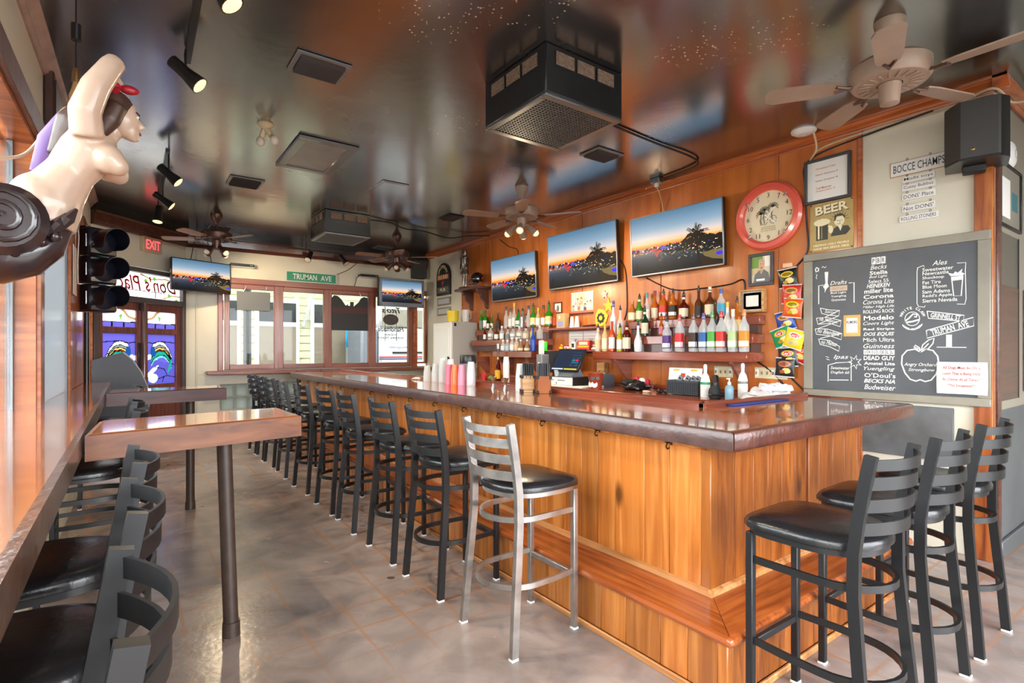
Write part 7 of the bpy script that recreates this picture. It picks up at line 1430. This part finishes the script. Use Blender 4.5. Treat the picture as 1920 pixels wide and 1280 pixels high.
# ------------------------------------------------------------ outside
struct(ob('street_ground', G().box(-40, 40, -40, 40, -.3, -.14), mat('pale_asphalt', rgb(110, 108, 104), .8, var=.1, vscale=2)))
SID = mat('pale_yellow_clapboard', rgb(206, 206, 172), .6)
fb = thing('clapboard_house', 'pale yellow clapboard building across the street', 'building', T(3.0, 12.6, -.14))
for i in range(26): ob('clapboard', G().add([(-4, 0, i*.17), (9, 0, i*.17), (9, -.03, i*.17), (-4, -.03, i*.17), (-4, 0, i*.17+.175), (9, 0, i*.17+.175), (9, -.005, i*.17+.175), (-4, -.005, i*.17+.175)], [(3, 2, 6, 7), (4, 5, 6, 7), (0, 3, 2, 1), (0, 4, 7, 3), (1, 2, 6, 5)]), SID, fb)
ob('wall_core', G().box(-4, 9, 0, .3, 0, 4.4), SID, fb)
WHT = mat('white_exterior_trim', rgb(226, 226, 228), .5); DKG = mat('dark_window_glass', rgb(60, 64, 66), .12); TAN = mat('tan_blind', rgb(140, 128, 112), .6)
for x, w_ in ((-1.42, .66), (-.28, .76), (.86, .72)):
    wn = ob('window', G().box(x-w_/2-.08, x+w_/2+.08, -.07, 0, .9, 2.66, .01), WHT, fb)
    ob('pane', G().box(x-w_/2, x+w_/2, -.08, -.069, 2.16, 2.58), DKG, wn); ob('pane', G().box(x-w_/2, x+w_/2, -.08, -.069, 1.0, 2.06), TAN, wn)
eave = ob('eave', G().box(-4, 9, -1.15, .3, 3.6, 3.75), WHT, fb)
ob('strut', G().tube([(.27, -.05, 2.08), (.36, -.9, 3.2)], .04, 4), WHT, fb)
hp = thing('street_lamp', 'black fluted street lamp post outside the first back window', 'lamp post', T(1.85, 11.0, -.14))
ob('post', G().lathe([(.15, 0), (.16, .5), (.1, 1.02), (.14, 1.06), (.12, 1.16), (.07, 1.24), (.062, 3.9)], 10), BLK, hp)
ob('lantern', G().lathe([(.07, 3.9), (.16, 4.0), (.2, 4.3), (.05, 4.5)], 10), BLK, hp)
tk = thing('mail_truck', 'white mail van with red and blue stripes parked outside', 'van', T(5.08, 11.2, -.14))
ob('body', G().box(-.55, 2.6, 0, 1.0, .35, 2.05, .05), mat('white_van_paint', rgb(222, 224, 228), .3), tk)
ob('stripe', G().box(-.56, 2.6, -.006, .01, 1.365, 1.395), mat('van_red', rgb(200, 40, 50), .4), tk); ob('stripe', G().box(-.56, 2.6, -.006, .01, 1.325, 1.35), mat('van_blue', rgb(40, 70, 130), .4), tk)
ob('door_handle', G().box(-.25, .6, -.02, .01, 1.46, 1.5), BLKM, tk); ob('shutter', G().box(-.5, 1.9, -.004, .01, 2.06, 2.45), GREYW, tk)
ob('roof', G().box(-.55, 2.6, 0, 1.0, 2.05, 2.5, .06), MATS['white_van_paint'], tk)
ob('bumper', G().box(-.95, -.55, .05, .95, .35, 2.0, .05), mat('van_grey', rgb(120, 126, 138), .4), tk)
for x in (.2, 2.0): ob('wheel', G().lathe([(.12, -.1), (.32, -.1), (.34, 0), (.32, .1), (.12, .1)], 16).xf(Matrix.Translation((x, .12, .34)) @ Matrix.Rotation(math.pi/2, 4, 'X')), BLKM, tk)
text('www.usps.com', .42, .06, mat('van_letter_blue', rgb(90, 120, 170), .5), ob('lettering_plate', G().box(-.02, .02, -.02, .02, -.002, 0), MATS['white_van_paint'], tk, FR((-.12, -.006, 1.59), (1, 0, 0), (0, 0, 1), (0, -1, 0))))
bn = thing('street_banner', 'blue sign with a white round emblem outside the third pane', 'sign', T(4.35, 12.3, -.14))
ob('board', G().box(-.2, .2, -.02, .02, 1.6, 2.05, .01), mat('banner_blue', rgb(40, 160, 215), .5), bn); ob('emblem', G().tube([(.1*math.cos(a), -.025, 1.83+.12*math.sin(a)) for a in [i*math.pi/8 for i in range(16)]], .025, 6, True), WHT, bn); ob('leg', G().box(-.03, .03, -.02, .02, 0, 1.6), WHT, bn)
wl_ = thing('white_house', 'bright white building seen across the side street', 'building', T(-16, 3, -.14))
ob('wall', G().box(-.3, 0, -8, 12, 0, 3.2), mat('bright_stucco', rgb(226, 228, 230), .6), wl_)
for i in range(5): ob('window', G().box(0, .06, -6+i*3.4, -4.9+i*3.4, 1, 2.6, .02), DKG, wl_)
bpy.data.scenes.remove(TSC)
